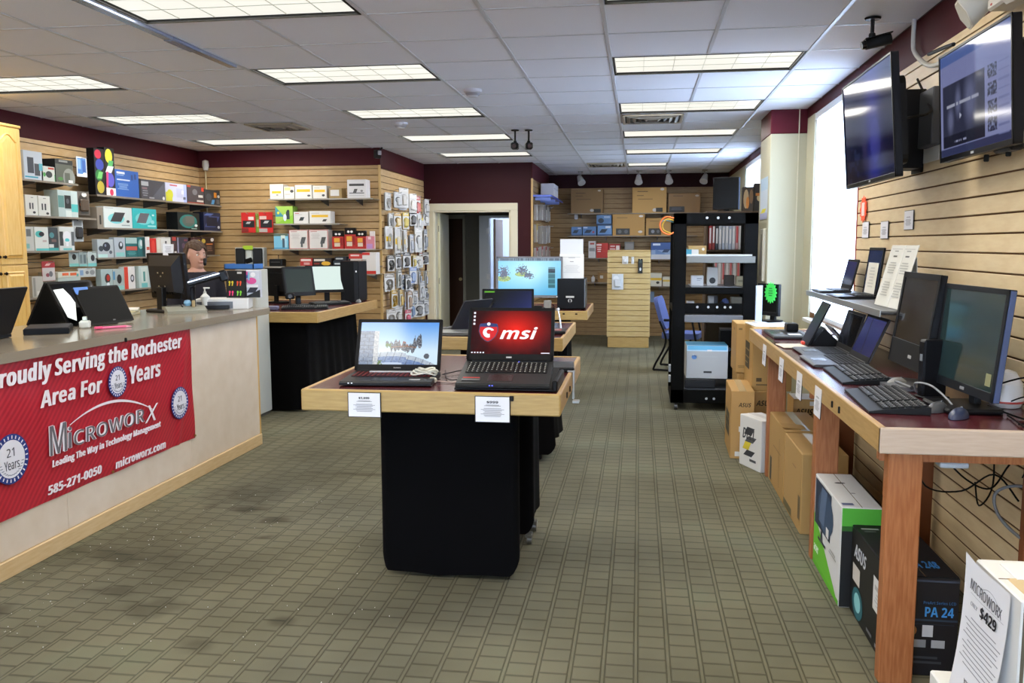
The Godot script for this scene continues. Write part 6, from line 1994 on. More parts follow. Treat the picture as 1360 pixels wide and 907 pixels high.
		["red_box", "glossy red box on the third long shelf", "box", -8.79, -8.91, 1.44, 0.20, 0.08, "#c8241f", "r 0 0 1 1 cf2620;e .2 .1 .6 .7 e2473c;r .1 .84 .6 .16 ddd9d4"],
		["cream_box", "narrow cream box on the third long shelf", "box", -8.92, -9.005, 1.44, 0.205, 0.08, "#d8cfbf", "r 0 0 1 1 dbd2c3;r .1 .1 .6 .5 e4ddd0"],
		["white_gadget_box", "white box with one dark upright shape, third long shelf", "box", -9.01, -9.21, 1.44, 0.215, 0.08, "#dddcd8", "r 0 0 1 1 e1e0dc;r .4 .2 .18 .5 4a4a4c;r .44 .3 .1 .3 8a8a8c;r 0 0 1 .06 c9c6c0"],
		["black_red_box", "black box with red top and white foot, third long shelf", "box", -9.22, -9.34, 1.44, 0.22, 0.08, "#3a2f31", "r 0 0 1 1 463a3d;r .2 0 .7 .2 b5433f;r .5 .75 .4 .2 dedad6;r .1 .3 .5 .35 6a4f50"],
		["violet_box", "dark violet box next to the paper note, third long shelf", "box", -9.35, -9.60, 1.44, 0.215, 0.09, "#37333f", "r 0 0 1 1 3c3845;r 0 0 .12 1 9a96ae;e .4 .3 .3 .3 6a5266;r .6 .1 .3 .1 8a4a55"],
		["maroon_box", "dark maroon box behind the salesperson's head, third long shelf", "box", -9.66, -9.90, 1.44, 0.215, 0.09, "#3a2427", "r 0 0 1 1 43282b;e .5 .1 .45 .25 c9a63c;r .2 .1 .2 .2 9c3a42"],
		["brown_game_box", "dark brown box with orange lines at the corner end, third long shelf", "box", -9.91, -10.24, 1.44, 0.225, 0.09, "#33221f", "r 0 0 1 1 3a2724;e .7 .05 .25 .2 dcd6d0;e .0 .1 .3 .25 c2a84a;r .35 .35 .5 .08 c2703c;v .3 .52 .55 .3 8d6a55 3"],
		["mouse_pack", "pack with a red-lit mouse, first on the fourth long shelf", "pack", -7.89, -8.08, 1.11, 0.22, 0.06, "#9fb3b5", "r 0 0 1 1 a6babb;e .3 .2 .5 .45 39353a;e .45 .25 .3 .3 b5382f;e .45 .6 .25 .25 e0e8ee;r 0 .75 1 .25 7fc4c2"],
		["mouse_pack", "pack with a black mouse, second on the fourth long shelf", "pack", -8.085, -8.27, 1.11, 0.215, 0.06, "#a8b5b3", "r 0 0 1 1 a9b7b4;e .35 .25 .45 .45 2f3033;r .0 .1 .2 .4 5d93b8;r 0 .8 1 .2 8fc8c2"],
		["red_white_pack", "white pack with one red side on the fourth long shelf", "pack", -8.28, -8.475, 1.11, 0.235, 0.06, "#d6d4d0", "r 0 0 1 1 e0dedb;r 0 0 .35 1 d5402c;e .55 .35 .35 .35 3b3d42;e .62 .42 .2 .2 c9ccd2;r .45 .05 .2 .1 e9e7e3"],
		["teal_pack", "pale pack with a slim teal strip on the fourth long shelf", "pack", -8.55, -8.74, 1.11, 0.235, 0.06, "#b9cbc7", "r 0 0 1 1 bccdc9;r .2 .05 .6 .7 cfdcd6;r .4 .25 .2 .45 4f8f8a;r .2 .78 .6 .2 6fbcbc"],
		["teal_pack", "narrow pale blue pack next to the till monitor, fourth long shelf", "pack", -8.75, -8.84, 1.11, 0.235, 0.06, "#b4c4cc", "r 0 0 1 1 b7c7cf;r .2 .2 .6 .4 8faab8"],
	]
	for g in goods:
		pbox(g[0], g[1], g[2], at(X, g[5], (g[3] + g[4]) / 2), T, absf(g[3] - g[4]), g[6], g[7], g[8], g[9])
	# hanging packs
	var hung := [
		["phone_pack", "hanging pack with a blue phone picture above the second shelf", "pack", -7.71, 2.212, 0.155, 0.188, "#c4cbd4", "r 0 0 1 1 cdd4dc;r .08 .06 .84 .8 4d7fc0;r .1 .12 .3 .5 86aede;r .55 .15 .3 .6 3a5ea8;e .55 .78 .4 .2 f0f0ee", ""],
		["orange_pack", "rounded hanging pack with an orange gadget", "pack", -7.70, 1.85, 0.195, 0.225, "#595450", "r 0 0 1 1 6a625b;e .1 .1 .8 .7 3b3836;e .2 .38 .7 .34 e08a2c;e .4 .02 .4 .2 efeeea;r .3 .75 .6 .2 4a4c4d", "#5d5148"],
		["dark_pack", "hanging pack with a dark rounded gadget by the bulb box", "pack", -7.60, 1.60, 0.155, 0.20, "#b4bcc2", "r 0 0 1 1 bcc4c9;r .1 0 .8 .25 777d80;r .3 .3 .6 .6 3d4044", "#3c4045"],
		["red_canister_pack", "red-capped cylindrical pack hanging above the low stack", "pack", -7.15, 1.245, 0.175, 0.178, "#a5393d", "r 0 0 1 1 c9c4c4;r 0 0 1 .32 a8343a;s .2 .1 .5 .12 e0b9b6;r .1 .4 .8 .55 c8c6c6;e .25 .6 .3 .2 8a4a58;e .5 .5 .3 .3 6a6c74", ""],
		["mouse_blister", "first of three hanging mouse packs under the third shelf", "pack", -7.515, 1.365, 0.14, 0.142, "#a9b7b4", "r 0 0 1 1 aebcb9;e .3 .15 .45 .4 2e3134;r 0 .8 1 .2 7cc2be", ""],
		["mouse_blister", "second of three hanging packs, holding thin grey bars", "pack", -7.65, 1.363, 0.125, 0.142, "#8d9c9c", "r 0 0 1 1 95a4a4;r .1 .2 .3 .6 6c7d80;r .55 .2 .3 .6 5d6d72;r 0 .85 1 .15 7cb9b6", ""],
		["mouse_blister", "third of three hanging mouse packs, nearest the long shelves", "pack", -7.79, 1.36, 0.14, 0.145, "#b4c2c2", "r 0 0 1 1 b9c7c6;e .35 .2 .45 .45 2d3038;r 0 .78 1 .22 79c4c0", ""],
		["adapter_pack", "wide low pack with blue print under the hanging mouse packs", "pack", -7.70, 1.262, 0.27, 0.085, "#bcc3c4", "r 0 0 1 1 c1c8c8;r .08 .2 .2 .6 7f9fc4;e .4 .3 .2 .4 7a8288;e .65 .2 .3 .6 8f979a", ""],
	]
	for g in hung:
		pack(g[0], g[1], g[2], at(-5.40 + 0.14, g[4], g[3]), T, g[5], g[6], g[7], g[8], g[9], "", 0.03, -0.275)

func build_back_left_products() -> void:
	var zf := -10.17
	var sg := "shelves on the slat wall behind the monitor table"
	for q in [["top shelf of the wall behind the monitor table, with white and yellow boxes", -4.48, -3.16, 2.117, 3], ["second shelf of the wall behind the monitor table, with the green box", -4.42, -3.58, 1.818, 2], ["third shelf of the wall behind the monitor table, with two disk boxes", -4.45, -3.14, 1.510, 3], ["fourth shelf of the wall behind the monitor table, with flat red boxes", -4.14, -3.14, 1.305, 2], ["short shelf of the wall behind the monitor table, with desk speakers", -5.0, -4.30, 1.297, 2]]:
		shelf(q[0], at((q[1] + q[2]) / 2, q[3], -10.45), 0.0, q[2] - q[1], 0.29, q[4], "#9a9488", sg)
	var yb := "r 0 0 1 1 dfddd6;r .1 .3 .8 .2 e6b82c;"
	var goods := [
		["router_box", "tall white box with a yellow band, first on the top shelf by the corner", -4.46, -4.29, 2.12, 0.178, "#dfddd6", "r 0 0 1 1 e1dfd8;r .15 .46 .7 .16 e6b82c;e .45 .68 .2 .1 8f8f8a;r .15 .82 .7 .03 a8a6a0"],
		["router_box", "smaller white box, second on that top shelf, dark corner spot", -4.28, -4.15, 2.12, 0.148, "#dcdad2", "r 0 0 1 1 dedcd5;r .05 .05 .6 .25 e2c98a;e .6 .25 .35 .25 47484a;r .1 .6 .5 .05 a5a39c"],
		["router_box", "wide white box with a yellow band, third on that top shelf", -4.14, -3.925, 2.12, 0.165, "#dfddd6", yb + "e .72 .7 .2 .15 5c5c5c;r .1 .15 .4 .04 b0aea8"],
		["router_box", "white box with a yellow band, fourth on that top shelf", -3.915, -3.74, 2.12, 0.155, "#dfddd6", yb + "e .66 .66 .22 .18 3f4042;r .1 .15 .4 .04 b0aea8"],
		["label_carton", "small brown carton with a white label on that top shelf", -3.71, -3.55, 2.12, 0.122, "#9c8354", "r 0 0 1 1 a08757;r .1 .15 .7 .6 dcdbd8"],
		["printer_box", "big white box with a grey bar at the end of that top shelf", -3.48, -3.245, 2.12, 0.222, "#dcdbdc", "r 0 0 1 1 dedddd;r .1 .22 .8 .12 4a4b4e;s .3 .5 .25 .2 5a5b5e;e .7 .55 .14 .12 8b8c8e;r .1 .7 .8 .05 6d6e70;r .1 .85 .8 .02 b4b4b4"],
		["green_box", "lime green box with a standing figure on the second shelf", -4.40, -4.175, 1.822, 0.212, "#7fae3a", "r 0 0 1 1 a5cc5a;u 0 .5 1 .5 8ec63a;d .0 0 .5 .6 3f8fa0;e .1 .3 .14 .16 d8d44a;e .66 .2 .16 .16 2c3438;r .62 .3 .2 .45 34404a;e .45 .45 .2 .4 d7e2f0"],
		["gadget_box", "white box with a black gadget beside the lime green box", -4.165, -3.98, 1.822, 0.142, "#d8d7d2", "r 0 0 1 1 dad9d4;s .35 .45 .4 .3 3a423f;r .08 .1 .3 .06 c0574a;r .08 .22 .5 .04 b0b0ac"],
		["router_box", "white box with a yellow band on the second shelf, deep pale side", -3.965, -3.70, 1.822, 0.15, "#dfddd9", yb + "s .6 .66 .25 .18 4d4b46;r .08 .15 .4 .04 b0aea8"],
		["blue_box", "light blue box with a grey upright at the left of the third shelf", -4.43, -4.245, 1.513, 0.188, "#6fb5d4", "r 0 0 1 1 7cc0dc;r 0 0 1 .15 5a6a58;r .5 .1 .3 .3 d3e0d8;r .6 .3 .15 .65 4a6070;r .78 .3 .12 .6 a8d4e6;r 0 .9 1 .1 4d9cc4"],
		["disk_box", "left of two white disk-unit boxes with red edging", -4.235, -3.99, 1.513, 0.235, "#d2ccc8", "r 0 0 1 1 c05a54;r .03 .03 .94 .94 d8d5d1;v .06 .08 .4 .06 b86a62 1;v .1 .2 .5 .3 c4bfba 5;s .58 .38 .32 .34 505456;r .62 .6 .1 .3 565a5c"],
		["disk_box", "right of two white disk-unit boxes with red edging", -3.98, -3.735, 1.513, 0.235, "#d2ccc8", "r 0 0 1 1 c05a54;r .03 .03 .94 .94 d8d5d1;v .06 .08 .4 .06 b86a62 1;v .1 .2 .5 .3 c4bfba 5;s .58 .38 .32 .34 505456;r .62 .6 .1 .3 565a5c"],
		["flat_red_box", "flat red box with white letters on the fourth shelf", -4.10, -3.945, 1.308, 0.095, "#b3302c", "r 0 0 1 1 b63330;r .06 .1 .85 .28 e4d8d2;r .3 .55 .5 .3 d8a09a"],
		["flat_black_box", "flat black and yellow box on the fourth shelf", -3.935, -3.70, 1.308, 0.095, "#2a2220", "r 0 0 1 1 2e2624;r .05 .1 .6 .28 d8d2c8;e .45 .4 .5 .55 e2b13a;r .05 .6 .3 .2 8a2f2a"],
		["flat_box_lower", "flat dark box with a blue band, lowest of the small stack on the fourth shelf", -3.68, -3.50, 1.308, 0.062, "#22303c", "r 0 0 1 1 25333f;r .1 .4 .5 .3 c9d2d8;r .65 .2 .3 .6 4a9ad0"],
		["flat_box_middle", "flat white and orange box beside the small dark stack", -3.49, -3.25, 1.308, 0.088, "#d5cfc6", "r 0 0 1 1 d2ccc2;r 0 0 .12 1 2b2c30;r .15 .2 .3 .6 e3e0da;r .5 .3 .2 .4 5a86b8;r .72 .1 .26 .5 c2402f"],
		["flat_box_upper", "flat dark box lying on the small stack of the fourth shelf", -3.66, -3.51, 1.371, 0.05, "#1c2228", "r 0 0 1 1 1f262c;r .1 .3 .6 .35 aeb6bc"],
		["red_top_box", "red flat box lying on the white and orange box", -3.48, -3.26, 1.397, 0.06, "#c23a33", "r 0 0 1 1 c63d36;r .1 .2 .5 .3 e0c9c4"],
	]
	for g in goods:
		pbox(g[0], g[1], "box", at((g[2] + g[3]) / 2, g[4], zf), 0.0, g[3] - g[2], g[5], 0.16, g[6], g[7])
	var o := pbox("red_white_carton", "tall white carton with red foot at the wall's end, low shelf", "box", at(-3.21, 1.211, -10.12), 0.0, 0.17, 0.262, 0.16, "#dedbda", "r 0 0 1 1 dfdcda;r 0 0 .55 .12 c8322c;r 0 .85 1 .15 c8322c;r 0 .3 .3 .4 b9b5b2")
	shelf("tiny shelf holding the white carton with the red foot", at(-3.22, 1.209, -10.45), 0.0, 0.17, 0.33, 1, "#9a9488", sg)
	# three inks in red packs on the third shelf
	for g in [["first of three red and black cartridge packs on the third shelf", -3.615, 0.145, 0.222], ["second and tallest of three red and black cartridge packs", -3.46, 0.14, 0.258], ["third of three red and black cartridge packs, by the pink one", -3.325, 0.13, 0.222]]:
		var p := th("cartridge_pack", g[0], "pack", at(g[1], 1.512, zf), 0.0)
		put(p, "carton", B(at(-g[2] / 2, 0, 0), at(g[2] / 2, g[3] * 0.68, -0.07), 0.003), mat("#a9231f", 0.45))
		printed(p, "front_print", g[2] * 0.97, g[3] * 0.66, "r 0 0 1 1 b2261f;r .18 .1 .5 .35 e0a63c;r .2 .5 .5 .3 d8c9b4;r .75 .1 .2 .6 8c1b18", xf(at(0, 0.002, 0)))
		put(p, "black_header", B(at(-g[2] / 2, g[3] * 0.68, -0.01), at(g[2] / 2, g[3], -0.05), 0.004), mat("#191718", 0.3))
		printed(p, "eyes_print", g[2] * 0.9, g[3] * 0.28, "e .2 .35 .25 .4 e8e6e2;e .52 .35 .25 .4 e8e6e2", xf(at(0, g[3] * 0.69, -0.01)))
	pbox("pink_pack", "pink pack at the right end of the third shelf", "pack", at(-3.215, 1.513, zf), 0.0, 0.09, 0.155, 0.06, "#cc7a86", "r 0 0 1 1 cf8490;r .1 .6 .8 .4 b48ac0;r .3 .05 .4 .2 e6c4c8")
	pbox("white_tag_pack", "small white pack standing behind the pink one", "pack", at(-3.21, 1.513, zf - 0.09), 0.0, 0.06, 0.215, 0.03, "#d8d4d2", "r 0 0 1 1 dad6d4;r .1 .3 .8 .2 c2686a")
	# hanging red packs with a green one between them
	pack("webcam_pack", "left of two red hanging packs with a black band", "pack", at(-4.825, 1.717, -10.33), 0.0, 0.185, 0.25, "#c8251f", "r 0 0 1 1 d02a22;r .5 .2 .4 .16 e9d8d2;r .1 .4 .85 .34 26262a;s .3 .46 .4 .1 c8c8cc;r 0 .78 .5 .2 8a2c2a", "")
	pack("webcam_pack", "right of two red hanging packs with a black band", "pack", at(-4.595, 1.715, -10.33), 0.0, 0.185, 0.256, "#c8251f", "r 0 0 1 1 d02a22;r .05 .18 .5 .16 e6c8c0;r .1 .36 .85 .4 242428;s .3 .42 .45 .12 cfcfd2;r 0 .8 .6 .18 b8b0ae", "")
	pack("green_pack", "narrow green pack hanging between the two red ones", "pack", at(-4.71, 1.72, -10.36), 0.0, 0.07, 0.23, "#7ea23e", "r 0 0 1 1 86aa44;r .2 .3 .6 .4 b8c8a0", "")
	# desk speakers in their pack and a black docking unit
	var s := th("speaker_set", "boxed pair of black desk speakers with a lime flash on the short shelf", "speakers", at(-4.765, 1.299, -10.17))
	put(s, "carton", B(at(-0.185, 0, -0.02), at(0.185, 0.235, -0.13), 0.006), mat("#b5b8b4", 0.4))
	for x in [-0.11, 0.115]:
		var sp := put(s, "speaker", BX(at(x, 0.125, -0.012), at(0.125, 0.205, 0.03), 0.012), mat("#1e2022", 0.5))
		put(sp, "grille", BX(at(x, 0.12, 0.004), at(0.10, 0.17, 0.004), 0.003), mat("#2b2d30", 0.8))
	put(s, "pale_middle", B(at(-0.03, 0.02, -0.018), at(0.035, 0.2, -0.012)), mat("#c8cfc8", 0.4))
	put(s, "dark_gadget", BX(at(0.0, 0.075, -0.006), at(0.09, 0.06, 0.02), 0.008, Basis(Vector3.BACK, 0.3)), mat("#141517", 0.4))
	put(s, "lime_flash", BX(at(-0.01, 0.232, -0.01), at(0.13, 0.05, 0.012), 0.004), mat("#a6c832", 0.5))
	var dk := th("docking_unit", "small black docking unit beside the boxed desk speakers", "docking unit", at(-4.42, 1.299, -10.24))
	put(dk, "body", B(at(-0.085, 0, 0.07), at(0.085, 0.095, -0.07), 0.012), mat("#1d1e20", 0.35))
	put(dk, "front_slot", B(at(-0.06, 0.05, 0.071), at(0.06, 0.062, 0.073)), mat("#3c3d40", 0.3))
	put(dk, "antenna", BX(at(0.0, 0.115, -0.03), at(0.008, 0.05, 0.008), 0.002), mat("#1d1e20", 0.4))
	# corner sensor with its conduit
	var ms := th("motion_sensor", "white motion sensor with a thin conduit in the left back corner", "sensor", at(-5.40, 2.56, -10.40), 0.6)
	var st := ST()
	lathe(st, [Vector2(0, -0.075), Vector2(0.03, -0.06), Vector2(0.042, 0.0), Vector2(0.036, 0.055), Vector2(0, 0.07)], Vector3.ZERO, 16)
	put(ms, "lens_body", st, mat("#c9c5bd", 0.35))
	st = ST()
	cyl(st, at(0.0, -0.05, -0.03), at(0.0, -0.62, -0.03), 0.010, 0.010, 8)
	put(ms, "conduit", st, mat("#c9b98f", 0.5))
	var cc := th("corner_camera", "small dark camera on the wall corner above the peg wall", "camera", at(-3.13, 2.69, -10.40), -0.5)
	st = ST()
	cyl(st, at(0, 0.05, -0.03), at(0, 0.0, 0.02), 0.012, 0.012, 8)
	put(cc, "bracket", st, mat("#2a2626", 0.4))
	put(cc, "body", BX(at(0.0, -0.035, 0.05), at(0.06, 0.10, 0.09), 0.012), mat("#2b2727", 0.35))
	put(cc, "side_plate", BX(at(0.04, -0.02, 0.05), at(0.02, 0.05, 0.05), 0.004), mat("#a9a3a6", 0.3))

func build_peg_things() -> void:
	# rows of bagged accessories on the peg wall: [row word, height of the lower edge, pack height, [card colours]]
	var ords := ["first", "second", "third", "fourth", "fifth", "sixth", "seventh", "eighth", "ninth"]
	var rows := [
		["top", 2.00, 0.20, ["d8d6d4", "cfd0d2", "e0dedc", "d9c15a", "e6e4e0", "c94a44", "d0d2d6", "c9cbd0"]],
		["second", 1.79, 0.17, ["c6c8cc", "d4a84a", "dcc14a", "3a3c3e", "34363a", "cfd2d6", "d8c658", "e3e1dc"]],
		["third", 1.47, 0.27, ["e4e2de", "e2d9c0", "e6e4e0", "e0d8b8", "b9c3d6", "d6d8da", "c2c6cc", "8d96a8"]],
		["fourth", 1.25, 0.17, ["4c4c4e", "5a5a5c", "3c3d40", "6a6a6c", "d9c050", "d6d4d0", "a2502f", "44464c"]],
		["fifth", 1.0, 0.20, ["9a958c", "7c7a78", "3a3b42", "7f9cd0", "8aa4d8", "55565c", "4a4c52", "6c6e74"]],
		["sixth", 0.76, 0.21, ["c9a23a", "d9b04a", "a88a70", "55524e", "8c8e92", "b9bcc2", "5c5d62", "4a4b50"]],
		["lowest", 0.52, 0.22, ["b8b4b0", "c4c2c0", "c83a5a", "7f9cc8", "6f90c0", "6b6d72", "50525a", "a4a6aa"]],
	]
	rng.seed = 99
	for r in rows.size():
		var q: Array = rows[r]
		for k in q[3].size():
			var c: String = "#" + q[3][k]
			var z: float = -10.55 - 0.24 * k - 0.07 * (r % 2) + rng.randf_range(-0.03, 0.03)
			var h: float = q[2] * rng.randf_range(0.9, 1.3)
			var yel: bool = (r == 2 and k < 4)
			var dk := Color.html(c).darkened(0.5 if k % 2 else 0.2).to_html(false)
			var pr := "r 0 0 1 1 d9dadb"
			if yel:
				pr += ";r .05 .45 .9 .22 e8c02a;r .2 .1 .6 .25 cfcfd2;v .2 .75 .6 .2 8f9092 3"
			else:
				pr += ";r 0 0 1 .22 %s;v .12 .05 .76 .14 f0f0f0 2;e .12 .3 .76 .4 %s;e .28 .38 .44 .24 c9cbce;s .1 .72 .8 .22 %s" % [c.substr(1), dk, c.substr(1)]
			var out: float = 0.05 + 0.035 * (k % 3) + rng.randf_range(0.0, 0.05)
			var o := pack("accessory_bag", "%s accessory bag from the near corner in the %s row of the peg wall" % [ords[k], q[0]], "accessory pack", at(-3.15 + out, q[1] + rng.randf_range(-0.04, 0.05), z), PI / 2 + rng.randf_range(-0.55, 0.15), rng.randf_range(0.13, 0.21), h, "#d4d5d6", pr, "", "bagged accessories on the peg wall", 0.03, -0.16)
			var st := ST()
			# coiled lead or lump showing through the clear bag
			if k % 3 == 0:
				for a in 3:
					var pts := []
					for i in 13:
						pts.append(at(cos(TAU * i / 12.0) * (0.026 + 0.007 * a), h * 0.4 + sin(TAU * i / 12.0) * h * (0.2 + 0.04 * a), 0.012 + 0.005 * a))
					tube(st, pts, 0.005, 5)
				put(o, "coiled_lead", st, mat("#" + dk, 0.4))
			else:
				box(st, at(0.01 * (k % 2), h * 0.38, 0.014), at(0.085, h * 0.5, 0.026), Basis(Vector3.BACK, rng.randf_range(-0.2, 0.2)), 0.012)
				put(o, "bag", st, mat(Color.html(c).lerp(Color("#d5d8dc"), 0.35).to_html(false), 0.12))
			# packs behind on the same peg
			for b in 2:
				put(o, "rear_card", BX(at(rng.randf_range(-0.012, 0.012), h * 0.47 + rng.randf_range(-0.01, 0.01), -0.014 - 0.016 * b), at(0.118, h * 0.95, 0.009), 0.003, Basis(Vector3.BACK, rng.randf_range(-0.08, 0.08))), mat(["#c8cacc", "#dcdcda"][b] if k % 2 else "#" + dk, 0.35))
	# side wall of the back section: two rows of slim packs, one of white cables, blue shelf above
	rows = [["upper", 1.93, 0.24, ["b8b4ae", "a9a49c", "c4bfb8", "5c5a58", "d0c9b0", "4c4c50", "8a867e"]], ["middle", 1.58, 0.28, ["c2a85a", "a8a6a4", "c9c7c4", "b9b9bc", "b03a38", "d2cfca", "c4c0b8"]], ["lower", 1.38, 0.15, ["a83a38", "b4403c", "b2b0ae", "a83a38", "c9c5c0", "a83a38", "c8c4be"]]]
	for r in 3:
		var q: Array = rows[r]
		for k in 7:
			var c: String = "#" + q[3][k]
			var z: float = -12.82 - 0.27 * k
			var o := pack("slim_pack", "%s slim pack from the near edge, %s row beside the back wall" % [ords[k], q[0]], "accessory pack", at(-1.49 + 0.05 * (k % 2), q[1] + rng.randf_range(-0.02, 0.02), z), PI / 2, 0.12, q[2], c, "r 0 0 1 1 d5d2ce;r 0 0 1 .35 %s;v .2 .45 .6 .4 a4a2a0 4" % c.substr(1), "", "slim packs beside the back wall")
			put(o, "rear_cards", BX(at(0.0, q[2] * 0.46, -0.025), at(0.11, q[2] * 0.92, 0.035), 0.004), mat("#aba8a4", 0.5))
	var s := th("blue_shelf", "blue shelf on the side wall near the back", "shelf", at(-1.40, 2.28, -13.6), PI / 2)
	put(s, "board", B(at(-0.95, -0.03, 0.14), at(0.95, 0.0, -0.13), 0.004), mat("#5a6fd0", 0.2))
	for x in [-0.7, 0.0, 0.7]:
		put(s, "bracket", B(at(x - 0.01, -0.07, 0.10), at(x + 0.01, -0.03, -0.13), 0.002), mat("#7a86b8", 0.3, 0.5))
	for k in 2:
		pbox("white_carton", ["nearer white carton on the blue shelf", "farther white carton on the blue shelf"][k], "box", at(-1.30, 2.281, [-13.55, -13.95][k]), PI / 2, 0.34, 0.21, 0.2, "#c9c9d2", "r 0 0 1 1 cdcdd6;r .1 .3 .8 .08 a4a4b0;r .45 0 .1 1 bcbcc6")

func build_back_things() -> void:
	var zf := -14.72
	var sg := "shelves on the back slat wall"
	for q in [["top shelf of the back wall under the big brown cartons", -1.2, 1.05, 2.075, 5], ["second shelf of the back wall under the picture boxes", -1.2, 0.95, 1.70, 5], ["third shelf of the back wall, with red packs", -0.9, -0.0, 1.33, 2], ["short shelf of the back wall under the blue scenic box", 0.15, 0.9, 1.31, 2], ["low shelf of the back wall, with yellow-banded boxes", 0.15, 0.95, 0.86, 2], ["low left shelf of the back wall, behind the far table", -0.95, -0.1, 0.92, 2]]:
		shelf(q[0], at((q[1] + q[2]) / 2, q[3], -15.0), 0.0, q[2] - q[1], 0.29, q[4], "#6f5f48", sg)
	var inset := ";r .62 .80 .30 .18 2f2f2c"
	var goods := [
		["brown_carton", "big brown carton at the left of the back wall's top shelf", -1.14, -0.605, 2.078, 0.40, "#7d5f36", "r 0 0 1 1 80623a;v .1 .14 .4 .05 4c3a22 1;v .1 .26 .3 .05 5a452a 1;v .1 .4 .6 .05 5a452a 1;e .60 .82 .12 .12 b4b2b0;r .72 .82 .22 .16 2e2c2a;e .84 .02 .1 .07 c9c0b0"],
		["brown_carton", "big tan carton in the middle of the back wall's top shelf", -0.12, 0.44, 2.078, 0.42, "#b98f4e", "r 0 0 1 1 c09652;v .1 .14 .4 .06 6b5030 1;v .1 .3 .26 .06 7a5e36 1;v .1 .44 .56 .06 8a6a3e 1;e .60 .82 .12 .14 d0ccc8;r .70 .80 .20 .17 35322e;e .82 .02 .12 .1 d9d2c4"],
		["brown_carton", "brown carton at the right of the back wall's top shelf", 0.47, 0.99, 2.078, 0.32, "#8a6a3c", "r 0 0 1 1 8f6e40;v .1 .12 .4 .07 5a4428 1;r .03 .68 .48 .3 2c2c2c;v .08 .74 .36 .16 5c6064 2;e .84 .08 .12 .1 c8c0b0"],
		["phone_carton", "wide tan carton with a dark picture panel, second shelf", -0.44, 0.09, 1.703, 0.358, "#b58c4e", "r 0 0 1 1 b98f50;v .08 .14 .42 .07 8a6c40 1;r .1 .66 .44 .3 3a3a38;e .16 .72 .12 .18 64686a;e .36 .72 .12 .18 5c6064;e .82 .04 .14 .1 ddd6ca;e .80 .76 .14 .12 d8d2c8"],
		["phone_carton", "smaller tan carton beside it on the second shelf", 0.11, 0.53, 1.703, 0.29, "#aa8348", "r 0 0 1 1 ae874a;v .1 .14 .46 .08 84663a 1;r .1 .58 .5 .38 383836;e .2 .66 .14 .2 7f8690;e .42 .66 .12 .2 62666a"],
		["adapter_box", "first of three small blue picture boxes on the second shelf", -1.13, -0.95, 1.703, 0.155, "#35507a", "r 0 0 1 1 5f86b8;s .1 .35 .6 .35 26303e;r .6 .1 .3 .14 c9d6e6;r 0 .85 1 .15 30486c"],
		["adapter_box", "second of three small blue picture boxes on the second shelf", -0.94, -0.71, 1.703, 0.16, "#35507a", "r 0 0 1 1 5d84b6;s .1 .35 .6 .35 26303e;r .05 .06 .3 .14 c9d6e6;e .7 .5 .16 .2 b4464a;r 0 .85 1 .15 30486c"],
		["adapter_box", "third blue picture box, under its twin on the second shelf", -0.69, -0.45, 1.703, 0.175, "#3a5a88", "r 0 0 1 1 6a92c4;s .1 .35 .6 .35 26303e;r .55 .06 .36 .2 d4dfec;r 0 .85 1 .15 34507a"],
		["adapter_box", "blue picture box stacked on the third one", -0.71, -0.46, 1.880, 0.17, "#3a5a88", "r 0 0 1 1 5c80ac;e .1 .3 .4 .5 2a333e;r .5 .1 .4 .2 9fb4cc;r 0 .85 1 .15 2c4260"],
		["white_red_box", "narrow white and red box behind the white sheets", -0.84, -0.72, 1.333, 0.285, "#c9c4c0", "r 0 0 1 1 ccc7c3;r .2 .1 .6 .1 b04a44;r .1 .4 .8 .2 8d8a88"],
		["red_pack", "red and white box on the third shelf of the back wall", -0.71, -0.51, 1.333, 0.25, "#b4302c", "r 0 0 1 1 b8332e;r 0 .05 .45 .12 e0c4c0;v .04 .25 .4 .4 e6cfca 3;r .5 0 .5 .6 c43a34"],
		["red_pack", "flatter red box right of the red and white box", -0.505, -0.31, 1.333, 0.235, "#a83430", "r 0 0 1 1 ac3632;v .1 .1 .5 .4 dcb8b2 2;r .65 .1 .3 .4 d8c8c2"],
		["grey_device_box", "small grey box on the third shelf's right end", -0.24, -0.08, 1.333, 0.27, "#6f6c6a", "r 0 0 1 1 787573;r .1 .1 .8 .4 8a8886"],
		["scenic_box", "blue and white scenic box right of the slat tower", 0.20, 0.555, 1.313, 0.28, "#4a68a0", "r 0 0 1 1 8ea6cc;r 0 0 1 .45 3f5e9c;r .08 .06 .35 .12 d0dcec;d .2 .4 .5 .3 6a88b8;r 0 .72 1 .28 c8ccd4;s .5 .4 .4 .2 3a4c6c"],
		["yellow_band_box", "white box with a yellow band on the back wall's low shelf", 0.20, 0.385, 0.863, 0.218, "#d6d0be", "r 0 0 1 1 d8d2c0;r 0 .35 1 .2 e2b63a;e .5 .62 .3 .2 3e3c38"],
		["yellow_band_box", "smaller white box with a yellow band beside it", 0.40, 0.57, 0.863, 0.158, "#d4cdba", "r 0 0 1 1 d6cfbc;r 0 .3 1 .2 dcb84a"],
		["low_brown_box", "brown box on the low left shelf behind the far table", -0.68, -0.50, 0.923, 0.17, "#8d6c3e", "r 0 0 1 1 916f42;r .2 .3 .3 .3 c9c2b4"],
	]
	for g in goods:
		pbox(g[0], g[1], "box", at((g[2] + g[3]) / 2, g[4], zf), 0.0, g[3] - g[2], g[5], 0.24, g[6], g[7])
